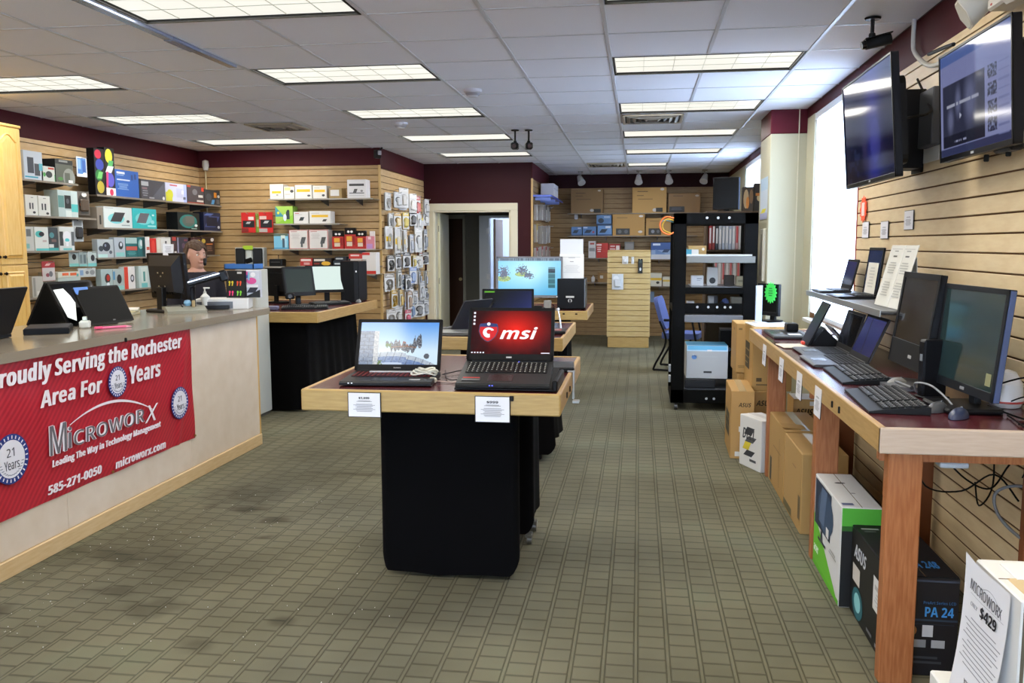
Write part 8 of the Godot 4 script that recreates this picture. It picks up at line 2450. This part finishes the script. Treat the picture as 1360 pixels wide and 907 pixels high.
# ------------------------------------------------------------------ rack and what stands around it
func build_rack_area() -> void:
	var bk := mat("#070706", 0.55, 0.0, 0.2)
	var o := th("equipment_rack", "open black four-post equipment rack on casters beside the pillar", "rack", at(0.695, 0, -8.58))
	var x0 := -0.38
	var x1 := 0.38
	for x in [x0, x1]:
		var s: float = signf(x)
		for z in [0.37, -0.34]:
			put(o, "post", B(at(x, 0.07, z), at(x - s * (0.12 if z > 0 else 0.07), 1.846, z - 0.05), 0.004), bk)
		for y in [0.10, 1.80]:
			put(o, "side_rail", B(at(x, y - 0.03, 0.32), at(x - s * 0.05, y + 0.03, -0.30), 0.004), bk)
		put(o, "side_rail", B(at(x, 0.93, 0.32), at(x - s * 0.04, 0.98, -0.30), 0.004), bk)
	for z in [0.37, -0.34]:
		put(o, "top_beam", B(at(x0, 1.742, z), at(x1, 1.846, z - 0.05), 0.004), bk)
		put(o, "foot_beam", B(at(x0, 0.075, z), at(x1, 0.20, z - 0.05), 0.004), bk)
	put(o, "platform", B(at(x0 + 0.05, 0.19, 0.34), at(x1 - 0.05, 0.21, -0.32), 0.003), mat("#3c3e42", 0.35, 0.3))
	put(o, "slide_shelf", B(at(-0.26, 1.388, 0.40), at(0.36, 1.45, -0.3), 0.004), mat("#73746f", 0.45, 0.3))
	put(o, "slide_lip", B(at(-0.26, 1.45, 0.40), at(0.33, 1.468, 0.385), 0.002), mat("#b4b4b0", 0.3, 0.5))
	put(o, "middle_shelf", B(at(-0.30, 1.10, 0.36), at(0.30, 1.16, -0.3), 0.004), bk)
	put(o, "middle_shelf_top", B(at(-0.2, 1.16, 0.30), at(0.28, 1.166, -0.3), 0.001), mat("#85878a", 0.35, 0.4))
	put(o, "blank_panel", B(at(-0.28, 0.915, 0.365), at(0.28, 1.015, 0.345), 0.003), bk)
	put(o, "lower_shelf", B(at(-0.27, 0.835, 0.37), at(0.27, 0.905, -0.28), 0.004), mat("#6f7072", 0.45, 0.3))
	for q in [[-0.08, 1.80], [0.02, 1.80], [0.12, 1.80], [-0.05, 0.98], [0.03, 0.98], [0.10, 0.98], [0.15, 0.98], [-0.05, 0.12], [0.02, 0.12], [-0.15, 0.98]]:
		var st := ST()
		cyl(st, at(q[0], q[1], 0.368 if q[1] > 1 or q[1] < 0.5 else 0.364), at(q[0], q[1], 0.376), 0.012, 0.011, 12)
		put(o, "bolt", st, mat("#c9cac8", 0.3, 0.6))
	for x in [x0 + 0.05, x1 - 0.05]:
		for z in [0.32, -0.30]:
			var st := ST()
			cyl(st, at(x - 0.014, 0.035, z), at(x + 0.014, 0.035, z), 0.034, 0.034, 14)
			box(st, at(x, 0.07, z), at(0.05, 0.015, 0.05))
			put(o, "caster", st, mat("#5c5d60", 0.35, 0.6))
	for y in [0.30, 0.40]:
		put(o, "side_clip", BX(at(x0 - 0.012, y, 0.34), at(0.024, 0.07, 0.03), 0.004), mat("#a3a5a8", 0.3, 0.8))
	var dv := th("server_unit", "flat black server unit lying on the rack's bottom platform", "server", at(0.585, 0.212, -8.36))
	put(dv, "chassis", B(at(-0.14, 0, 0.12), at(0.14, 0.085, -0.16), 0.003), mat("#1c1d20", 0.4))
	put(dv, "face_plate", B(at(-0.135, 0.01, 0.121), at(0.135, 0.075, 0.124), 0.001), mat("#26282b", 0.3))
	var pb := carton("white printer carton with a blue top inside the rack", at(0.65, 0.298, -8.46), 0.0, 0.385, 0.315, 0.34, "#b4b4b1", "r 0 0 1 1 b2b2af;r 0 0 1 .17 c7e2ee;r .02 .0 .96 .13 6db8da;r .5 .12 .12 .05 f0f0ee;e .12 .28 .13 .14 5c86bc;r .3 .31 .46 .04 b4b6b2;r .14 .5 .1 .05 b0b2b0;r .42 .78 .2 .06 2a2a2a", "", "r 0 0 1 1 63b4d8", "", "printer_carton")
	pb.set_meta("group", "things on the rack")
	word(pb, "hp", 0.028, 0.024, at(-0.133, 0.205, 0.1712), 0.0, "#eef2f6", 0.2)
	for g in [["white_device_box", "small white box on the rack's middle shelf", 0.56, 1.166, 0.115, 0.095, "#c9c9c7", "r 0 0 1 1 cfcfcd;r .45 .25 .4 .08 7b7d80;r .45 .45 .3 .06 9a9c9e"], ["grey_device", "pale upright device on the rack's middle shelf, dark lens", 0.70, 1.166, 0.10, 0.175, "#bcbab4", "r 0 0 1 1 c2c0ba;e .2 .55 .6 .35 2b2b2d"], ["dark_cube", "dark cube box on the rack's middle shelf", 0.86, 1.166, 0.09, 0.10, "#2b2826", "r 0 0 1 1 322d2a;r .1 .1 .8 .5 3a322c"], ["cream_box", "cream box at the right end of the rack's middle shelf", 0.965, 1.166, 0.085, 0.09, "#c9c4a8", "r 0 0 1 1 ccc7ac;r .2 .4 .5 .2 a39e86"],
			["small_white_box", "little white box on the rack's lower shelf, left", 0.50, 0.906, 0.07, 0.11, "#cfcecb", "r 0 0 1 1 d2d1ce"], ["grey_device", "pale device in the middle of the rack's lower shelf", 0.71, 0.906, 0.09, 0.16, "#b4b3b0", "r 0 0 1 1 bab9b6;r .6 0 .4 1 3a3a3e"], ["cream_box", "cream box at the right of the rack's lower shelf", 0.93, 0.906, 0.10, 0.15, "#c6c2b0", "r 0 0 1 1 c8c4b2"], ["teal_carton", "small teal and white carton on the rack's slide shelf", 0.50, 1.451, 0.13, 0.06, "#4a9cb0", "r 0 0 1 1 d2d0ca;r 0 0 .5 1 4a9cb4"], ["tan_carton", "flat tan carton behind the teal one on the slide shelf", 0.56, 1.451, 0.17, 0.095, "#a98a54", "r 0 0 1 1 ae8e58;e .75 .2 .16 .3 d9d4c8"]]:
		pbox(g[0], g[1], "box", at(g[2], g[3], -8.50 - (0.1 if g[0] == "tan_carton" else 0.0)), 0.0, g[4], g[5], 0.10, g[6], g[7])
	var gl := th("blue_gloves_pack", "blue crumpled pouch on the rack's lower shelf", "pouch", at(0.83, 0.906, -8.48), 0.3)
	put(gl, "pouch", BX(at(0, 0.07, 0), at(0.07, 0.14, 0.05), 0.02, Basis(Vector3.BACK, 0.25)), mat("#5a6a9a", 0.4))
	put(gl, "flap", BX(at(-0.05, 0.06, 0.01), at(0.06, 0.10, 0.04), 0.015, Basis(Vector3.BACK, -0.3)), mat("#33313c", 0.4))
	cable("orange patch cable looping from the rack's left side", [at(0.315, 1.80, -8.20), at(0.24, 1.81, -8.19), at(0.19, 1.75, -8.20), at(0.21, 1.68, -8.21), at(0.27, 1.65, -8.20), at(0.315, 1.67, -8.20)], 0.008, "#e0702c")
	cable("yellow patch cable beside the orange one on the rack", [at(0.315, 1.78, -8.23), at(0.25, 1.79, -8.22), at(0.215, 1.74, -8.23), at(0.23, 1.69, -8.24), at(0.30, 1.66, -8.23)], 0.006, "#d9b23a")
	cable("teal patch cable beside the yellow one on the rack", [at(0.315, 1.765, -8.26), at(0.22, 1.78, -8.25), at(0.185, 1.72, -8.25)], 0.005, "#5a98a4")
	# book case behind the rack with binders
	var bc := th("bookcase", "dark bookcase behind the rack holding binders", "bookcase", at(1.05, 0, -9.46))
	var wd := mat("#4c3a28", 0.6)
	for x in [-0.36, 0.345]:
		put(bc, "side", B(at(x, 0, 0.17), at(x + 0.018, 1.90, -0.17), 0.002), wd)
	for y in [0.08, 0.75, 1.115, 1.485, 1.882]:
		put(bc, "shelf_board", B(at(-0.345, y, 0.17), at(0.345, y + 0.018, -0.165), 0.002), wd)
	put(bc, "back_board", B(at(-0.36, 0, -0.165), at(0.36, 1.9, -0.17)), mat("#6f5a3c", 0.7))
	var cols := ["a52e2a", "8a2a28", "2e3440", "b4bac6", "a9b3c4", "b9bfcc", "aab4c6", "c4c8d2", "c9a0a2", "d2cfd0", "5f5a50", "2a2826", "77706a"]
	for k in 13:
		var b := th("ring_binder", "%s spine from the left on the bookcase's upper shelf" % ["first", "second", "third", "fourth", "fifth", "sixth", "seventh", "eighth", "ninth", "tenth", "eleventh", "twelfth", "thirteenth"][k], "binder", at(0.735 + 0.034 * k, 1.503, -9.36), 0.0, "binders on the upper bookcase shelf")
		var h := 0.265 + 0.02 * sin(k * 1.7)
		put(b, "cover", B(at(-0.015, 0, 0.05), at(0.015, h, -0.18), 0.003), mat("#" + cols[k], 0.5))
		put(b, "spine_label", BX(at(0, h * 0.55, 0.0508), at(0.018, h * 0.6, 0.001)), mat("#c04a4a" if k == 8 else "#d8d8da", 0.6))
	for k in 9:
		var b := th("ring_binder", "%s pale red-lettered spine on the bookcase's second shelf" % ["first", "second", "third", "fourth", "fifth", "sixth", "seventh", "eighth", "ninth"][k], "binder", at(0.80 + 0.038 * k, 1.133, -9.36), 0.0, "binders on the second bookcase shelf")
		put(b, "cover", B(at(-0.017, 0, 0.05), at(0.017, 0.29, -0.18), 0.003), mat(["#d0c8c8", "#d6d2d2", "#c9b0b0", "#d2cccc", "#c4a9a8", "#cfcaca", "#b9988c", "#7d5a4a", "#c9ccd8"][k], 0.5))
		if k % 2 == 0 and k < 7:
			put(b, "red_lettering", BX(at(0, 0.16, 0.0508), at(0.014, 0.20, 0.001)), mat("#c8565a", 0.6))
	var ct := th("server_tower", "black upright computer tower between rack and bench boxes", "computer", at(0.92, 0, -9.06))
	put(ct, "case", B(at(-0.09, 0.02, 0.10), at(0.09, 0.69, -0.10), 0.006), mat("#1b1c1f", 0.4))
	put(ct, "grey_top", B(at(-0.09, 0.69, 0.10), at(0.09, 0.705, -0.10), 0.003), mat("#4c4e52", 0.4))
	for x in [-0.06, 0.06]:
		put(ct, "foot", BX(at(x, 0.01, 0.0), at(0.03, 0.02, 0.16)), mat("#0e0e0e", 0.8))
	var stt := ST()
	cyl(stt, at(0.0, 0.50, 0.101), at(0.0, 0.50, 0.104), 0.02, 0.02, 14)
	put(ct, "badge", stt, mat("#4a6a8a", 0.4))
	var mt := monitor("black monitor with blue right edge standing on the bookcase", at(0.90, 1.90, -9.48), -0.25, 0.27, 0.34, 0.02, mat("#08090a", 0.2), "#111214", 0.014, 0.018)
	put(mt, "blue_edge", BX(at(0.137, 0.19, -0.01), at(0.012, 0.33, 0.03), 0.002), mat("#6f8cc8", 0.3))
	for k in 2:
		pbox("dark_picture_box", ["left dark picture box on top of the bookcase", "right dark picture box on top of the bookcase"][k], "box", at([1.115, 1.24][k], 1.90, -9.36), 0.0, [0.11, 0.13][k], [0.25, 0.285][k], 0.12, "#2c2622", ["r 0 0 1 1 3a3029;e .05 .1 .5 .8 b39a74;e .3 .4 .3 .5 c8823a;e .6 .1 .35 .6 7a5c3c", "r 0 0 1 1 241f1d;e .4 .02 .5 .25 c9c6c4;e .2 .4 .4 .25 c8b48a;e .6 .45 .35 .3 d2cfc0;r .1 .35 .4 .1 b8702e"][k])
	# chair
	var ch := th("office_chair", "blue upholstered chair with black legs standing behind the rack", "chair", at(0.55, 0, -11.0), PI / 2 - 0.2)
	var bl := mat("#4a5a92", 0.85)
	var sk := mat("#15161a", 0.45)
	var st := ST()
	prism(st, rrect(0.46, 0.46, 0.09, 5), 0.07, Transform3D(Basis(Vector3.RIGHT, Vector3.FORWARD, Vector3.UP), at(0, 0.40, 0)))
	put(ch, "seat", st, bl)
	st = ST()
	prism(st, rrect(0.44, 0.42, 0.10, 5, Vector2(0, 0.21)), 0.05, Transform3D(Basis(Vector3.RIGHT, -0.28), at(0, 0.50, -0.22)))
	put(ch, "backrest", st, bl)
	for s in [-1, 1]:
		st = ST()
		tube(st, curve([at(s * 0.25, 0.015, 0.26), at(s * 0.25, 0.015, -0.24), at(s * 0.25, 0.05, -0.30), at(s * 0.25, 0.36, -0.16), at(s * 0.25, 0.62, -0.24)]), 0.013, 8)
		put(ch, "leg", st, sk)
		st = ST()
		tube(st, curve([at(s * 0.25, 0.015, 0.26), at(s * 0.26, 0.3, 0.22), at(s * 0.26, 0.62, 0.16)]), 0.013, 8)
		put(ch, "leg", st, sk)
		put(ch, "armrest", BX(at(s * 0.26, 0.635, 0.0), at(0.05, 0.03, 0.38), 0.012), sk)
	st = ST()
	cyl(st, at(-0.25, 0.39, -0.12), at(0.25, 0.39, -0.12), 0.014, 0.014, 8)
	cyl(st, at(-0.25, 0.39, 0.14), at(0.25, 0.39, 0.14), 0.014, 0.014, 8)
	put(ch, "seat_rail", st, sk)
	# pillar's poster and wall box
	var po := th("narrow_poster", "pale blue poster on the pillar's narrow left side", "poster", at(1.146, 1.80, -8.42), -PI / 2)
	put(po, "sheet", BX(at(0, 0.18, 0.001), at(0.46, 0.38, 0.002)), mat("#b9c8d8", 0.6))
	printed(po, "print", 0.46, 0.38, "r 0 0 1 1 bccada;r 0 0 1 .3 a9c4dc;s .1 .75 .8 .1 d9cf3a;r 0 .85 1 .15 a2a6c8", xf(at(0, -0.01, 0.002)))
	var wb := th("switch_box", "slim grey switch box on the pillar's side below the poster", "switch box", at(1.146, 1.22, -8.30), -PI / 2)
	put(wb, "case", B(at(-0.12, 0, 0.03), at(0.12, 0.48, 0.0), 0.006), mat("#b9b6a6", 0.5))
	put(wb, "recess", B(at(-0.05, 0.05, 0.031), at(0.05, 0.43, 0.033), 0.002), mat("#8d8a7c", 0.5))

# ------------------------------------------------------------------ the salesperson behind the counter
func smin(a: float, b: float, k: float) -> float:
	var h := maxf(k - absf(a - b), 0.0) / k
	return minf(a, b) - h * h * k * 0.25

# surface nets over a distance field, cells visited only where the field can cross
func nets(st: SurfaceTool, lo: Vector3, hi: Vector3, cell: float, f: Callable) -> void:
	var n := Vector3i(((hi - lo) / cell).ceil()) + Vector3i.ONE
	var nx := n.x
	var ny := n.y
	var nz := n.z
	var d := PackedFloat32Array()
	d.resize(nx * ny * nz)
	d.fill(9.0)
	# coarse pass
	var S := 4
	for z in range(0, nz, S):
		for y in range(0, ny, S):
			for x in range(0, nx, S):
				var c := lo + Vector3(x + S * 0.5, y + S * 0.5, z + S * 0.5) * cell
				var v: float = f.call(c)
				var far := absf(v) > cell * S * 1.3
				for zz in range(z, mini(z + S, nz)):
					for yy in range(y, mini(y + S, ny)):
						for xx in range(x, mini(x + S, nx)):
							d[(zz * ny + yy) * nx + xx] = v if far else f.call(lo + Vector3(xx, yy, zz) * cell)
	var vid := {}
	var pos := []
	var nrm := []
	for z in nz - 1:
		for y in ny - 1:
			for x in nx - 1:
				var i := (z * ny + y) * nx + x
				var m := 0
				var c8 := [d[i], d[i + 1], d[i + nx], d[i + nx + 1], d[i + nx * ny], d[i + nx * ny + 1], d[i + nx * ny + nx], d[i + nx * ny + nx + 1]]
				for k in 8:
					if c8[k] < 0.0:
						m += 1
				if m == 0 or m == 8:
					continue
				var s := Vector3.ZERO
				var cnt := 0
				for e in [[0, 1], [2, 3], [4, 5], [6, 7], [0, 2], [1, 3], [4, 6], [5, 7], [0, 4], [1, 5], [2, 6], [3, 7]]:
					var a: float = c8[e[0]]
					var b: float = c8[e[1]]
					if (a < 0.0) != (b < 0.0):
						var t := a / (a - b)
						var pa := Vector3(e[0] & 1, (e[0] >> 1) & 1, e[0] >> 2)
						var pb := Vector3(e[1] & 1, (e[1] >> 1) & 1, e[1] >> 2)
						s += pa.lerp(pb, t)
						cnt += 1
				vid[i] = pos.size()
				pos.append(lo + (Vector3(x, y, z) + s / cnt) * cell)
				nrm.append(Vector3(c8[1] + c8[3] + c8[5] + c8[7] - c8[0] - c8[2] - c8[4] - c8[6], c8[2] + c8[3] + c8[6] + c8[7] - c8[0] - c8[1] - c8[4] - c8[5], c8[4] + c8[5] + c8[6] + c8[7] - c8[0] - c8[1] - c8[2] - c8[3]).normalized())
	var step := [1, nx, nx * ny]
	for z in range(1, nz - 1):
		for y in range(1, ny - 1):
			for x in range(1, nx - 1):
				var i := (z * ny + y) * nx + x
				for ax in 3:
					var a := d[i]
					var b: float = d[i + step[ax]]
					if (a < 0.0) == (b < 0.0):
						continue
					var u: int = step[(ax + 1) % 3]
					var v: int = step[(ax + 2) % 3]
					var q := [i, i - u, i - u - v, i - v]
					if not (vid.has(q[0]) and vid.has(q[1]) and vid.has(q[2]) and vid.has(q[3])):
						continue
					if a < 0.0:
						q.reverse()
					for k in [0, 1, 2, 0, 2, 3]:
						var w: int = vid[q[k]]
						st.set_normal(nrm[w])
						st.set_uv(Vector2.ZERO)
						st.add_vertex(pos[w])

func cap(p: Vector3, a: Vector3, b: Vector3, ra: float, rb: float) -> float:
	var ab := b - a
	var t := clampf((p - a).dot(ab) / ab.length_squared(), 0.0, 1.0)
	return p.distance_to(a + ab * t) - lerpf(ra, rb, t)

func ell(p: Vector3, c: Vector3, r: Vector3) -> float:
	var q := (p - c) / r
	var k := q.length()
	return (k - 1.0) * minf(r.x, minf(r.y, r.z)) if k > 0.0 else -r.x

func build_person() -> void:
	# standing, seen from the front left over the till; faces the shop floor (+x, a little towards the camera)
	var o := th("person", "smiling young person with short brown hair and a dark shirt behind the till", "person", at(-3.765, 0, -7.02), 1.0)
	var hy := 1.475                             # middle of the head
	var bones := [
		[at(0, 0.80, 0), at(0, 1.00, 0), 0.125, 0.125], [at(0, 1.00, 0), at(0, 1.20, -0.01), 0.125, 0.135],
		[at(-0.13, 1.265, -0.01), at(0.13, 1.265, -0.01), 0.062, 0.062], [at(0, 1.25, -0.01), at(0, 1.37, 0.005), 0.058, 0.048],
		[at(-0.085, 0.80, 0), at(-0.09, 0.44, 0.01), 0.085, 0.058], [at(-0.09, 0.44, 0.01), at(-0.09, 0.07, -0.01), 0.055, 0.040],
		[at(0.085, 0.80, 0), at(0.09, 0.44, 0.01), 0.085, 0.058], [at(0.09, 0.44, 0.01), at(0.09, 0.07, -0.01), 0.055, 0.040],
		[at(-0.09, 0.042, -0.03), at(-0.10, 0.032, 0.14), 0.042, 0.032], [at(0.09, 0.042, -0.03), at(0.10, 0.032, 0.14), 0.042, 0.032],
		[at(-0.19, 1.25, -0.01), at(-0.235, 1.00, 0.0), 0.052, 0.042], [at(-0.235, 1.00, 0.0), at(-0.19, 0.92, 0.22), 0.040, 0.028],
		[at(0.19, 1.25, -0.01), at(0.235, 1.00, 0.0), 0.052, 0.042], [at(0.235, 1.00, 0.0), at(0.19, 0.92, 0.22), 0.040, 0.028],
	]
	# hands: palm and five fingers each, resting forward and slightly curled
	var fingers := []
	for s in [-1, 1]:
		var w := at(s * 0.19, 0.92, 0.22)
		fingers.append([w + at(0, 0, 0.02), w + at(-s * 0.005, -0.004, 0.085), 0.030, 0.034])
		for k in 4:
			var a := w + at(-s * (0.032 - 0.021 * k), -0.006, 0.095)
			var l: float = [0.036, 0.042, 0.039, 0.030][k]
			fingers.append([a, a + at(0, -0.010, l), 0.0095, 0.009])
			fingers.append([a + at(0, -0.010, l), a + at(0, -0.030, l * 1.65), 0.009, 0.008])
		var tb := w + at(-s * 0.030, 0.0, 0.045)
		fingers.append([tb, tb + at(-s * 0.026, -0.004, 0.036), 0.012, 0.010])
		fingers.append([tb + at(-s * 0.026, -0.004, 0.036), tb + at(-s * 0.030, -0.012, 0.066), 0.010, 0.0085])
	var head := func(p: Vector3) -> float:
		var v := ell(p, at(0, hy + 0.025, -0.012), at(0.074, 0.088, 0.094))
		v = smin(v, ell(p, at(0, hy - 0.045, 0.022), at(0.052, 0.068, 0.062)), 0.04)
		v = smin(v, cap(p, at(0, hy + 0.012, 0.082), at(0, hy - 0.022, 0.102), 0.009, 0.014), 0.02)
		v = smin(v, ell(p, at(0, hy - 0.090, 0.055), at(0.022, 0.016, 0.02)), 0.02)
		for s in [-1, 1]:
			v = smin(v, ell(p, at(s * 0.076, hy - 0.005, -0.005), at(0.010, 0.030, 0.020)), 0.012)
			v = maxf(v, -ell(p, at(s * 0.030, hy + 0.005, 0.088), at(0.016, 0.010, 0.012)))
		v = smin(v, cap(p, at(-0.02, hy - 0.056, 0.083), at(0.02, hy - 0.056, 0.083), 0.006, 0.006), 0.01)
		v = smin(v, cap(p, at(0, 1.32, 0.0), at(0, hy - 0.04, 0.0), 0.048, 0.048), 0.03)
		return v
	var body := func(p: Vector3) -> float:
		var v := 9.0
		for b in bones:
			v = smin(v, cap(p, b[0], b[1], b[2], b[3]), 0.06)
		return v
	var st := ST()
	nets(st, at(-0.34, -0.02, -0.20), at(0.34, 1.42, 0.32), 0.016, body)
	for s in [-1, 1]:
		var w := at(s * 0.19, 0.92, 0.22)
		var mine := fingers.slice(0 if s < 0 else 11, 11 if s < 0 else 22)
		nets(st, w + at(-0.10, -0.07, -0.03), w + at(0.10, 0.06, 0.20), 0.0045, func(p):
			var v := 9.0
			for b in mine:
				v = smin(v, cap(p, b[0], b[1], b[2], b[3]), 0.008)
			return v)
	nets(st, at(-0.11, 1.32, -0.13), at(0.11, hy + 0.15, 0.14), 0.005, head)
	var skin := mat("#b98d7c", 0.6)
	put(o, "body", st, skin)
	# clothes follow the body a few millimetres out and end at neck, cuffs and ankles
	var cut := func(p: Vector3, y0: float, y1: float, off: float, rest: Array) -> float:
		var v := 9.0
		for k in rest:
			var b: Array = bones[k]
			v = smin(v, cap(p, b[0], b[1], b[2], b[3]), 0.06)
		return maxf(maxf(v - off, p.y - y1), y0 - p.y)
	st = ST()
	nets(st, at(-0.34, 0.76, -0.20), at(0.34, 1.36, 0.32), 0.016, func(p): return maxf(cut.call(p, 0.80, 1.335, 0.012, [0, 1, 2, 3, 10, 11, 12, 13]), p.z - 0.19))
	put(o, "dark_shirt", st, mat("#2a2930", 0.9))
	st = ST()
	nets(st, at(-0.22, 0.04, -0.18), at(0.22, 0.90, 0.18), 0.016, func(p): return cut.call(p, 0.09, 0.84, 0.014, [0, 4, 5, 6, 7]))
	put(o, "trousers", st, mat("#23252c", 0.9))
	st = ST()
	nets(st, at(-0.2, -0.015, -0.12), at(0.2, 0.12, 0.22), 0.012, func(p): return maxf(smin(cap(p, bones[8][0], bones[8][1], 0.042, 0.032), cap(p, bones[9][0], bones[9][1], 0.042, 0.032), 0.01) - 0.008, 0.002 - p.y))
	put(o, "shoes", st, mat("#1a1919", 0.5))
	st = ST()
	nets(st, at(-0.12, hy - 0.09, -0.15), at(0.12, hy + 0.16, 0.14), 0.006, func(p):
		var v: float = minf(head.call(p) - 0.016, ell(p, at(0, hy + 0.04, -0.012), at(0.088, 0.095, 0.106)))
		v += 0.004 * sin(p.x * 190.0 + p.y * 60.0) * sin(p.z * 120.0)
		var face: float = 0.052 + 0.015 * sin(p.x * 60.0)
		var front := minf(p.z - 0.005, hy + face - p.y)       # bare face below the fringe
		return maxf(maxf(v, front), (hy - 0.075) - p.y - maxf(0.0, 0.0)))
	put(o, "hair", st, mat("#4a3526", 0.7))
	for s in [-1, 1]:
		var e := ST()
		lathe(e, [Vector2(0, -0.009), Vector2(0.007, -0.006), Vector2(0.0095, 0.0), Vector2(0.007, 0.006), Vector2(0, 0.009)], at(s * 0.030, hy + 0.005, 0.074), 12)
		var ey := put(o, "eye", e, mat("#e6e0da", 0.3))
		e = ST()
		cyl(e, at(s * 0.030, hy + 0.005, 0.082), at(s * 0.030, hy + 0.005, 0.0842), 0.0045, 0.004, 10)
		put(ey, "iris", e, mat("#3a2a20", 0.3))
		e = ST()
		box(e, at(s * 0.031, hy + 0.023, 0.083), at(0.028, 0.005, 0.006), Basis(Vector3.BACK, -s * 0.12), 0.002)
		put(o, "eyebrow", e, mat("#46321f", 0.7))
	st = ST()
	tube(st, curve([at(-0.026, hy - 0.050, 0.079), at(-0.012, hy - 0.058, 0.0875), at(0.012, hy - 0.058, 0.0875), at(0.026, hy - 0.050, 0.079)]), 0.0035, 6)
	put(o, "mouth", st, mat("#a85f56", 0.5))
	# the earpiece seen at the chin
	var ms := th("headset_mic", "small black handset held near the person's chin", "handset", at(-3.562, 1.425, -6.78), 0.8)
	put(ms, "shell", BX(at(0, 0, 0), at(0.024, 0.06, 0.02), 0.007), mat("#0d0d0f", 0.4))
	put(ms, "grille", BX(at(0, 0.01, 0.0105), at(0.016, 0.03, 0.002), 0.0005), mat("#2e2f33", 0.6))
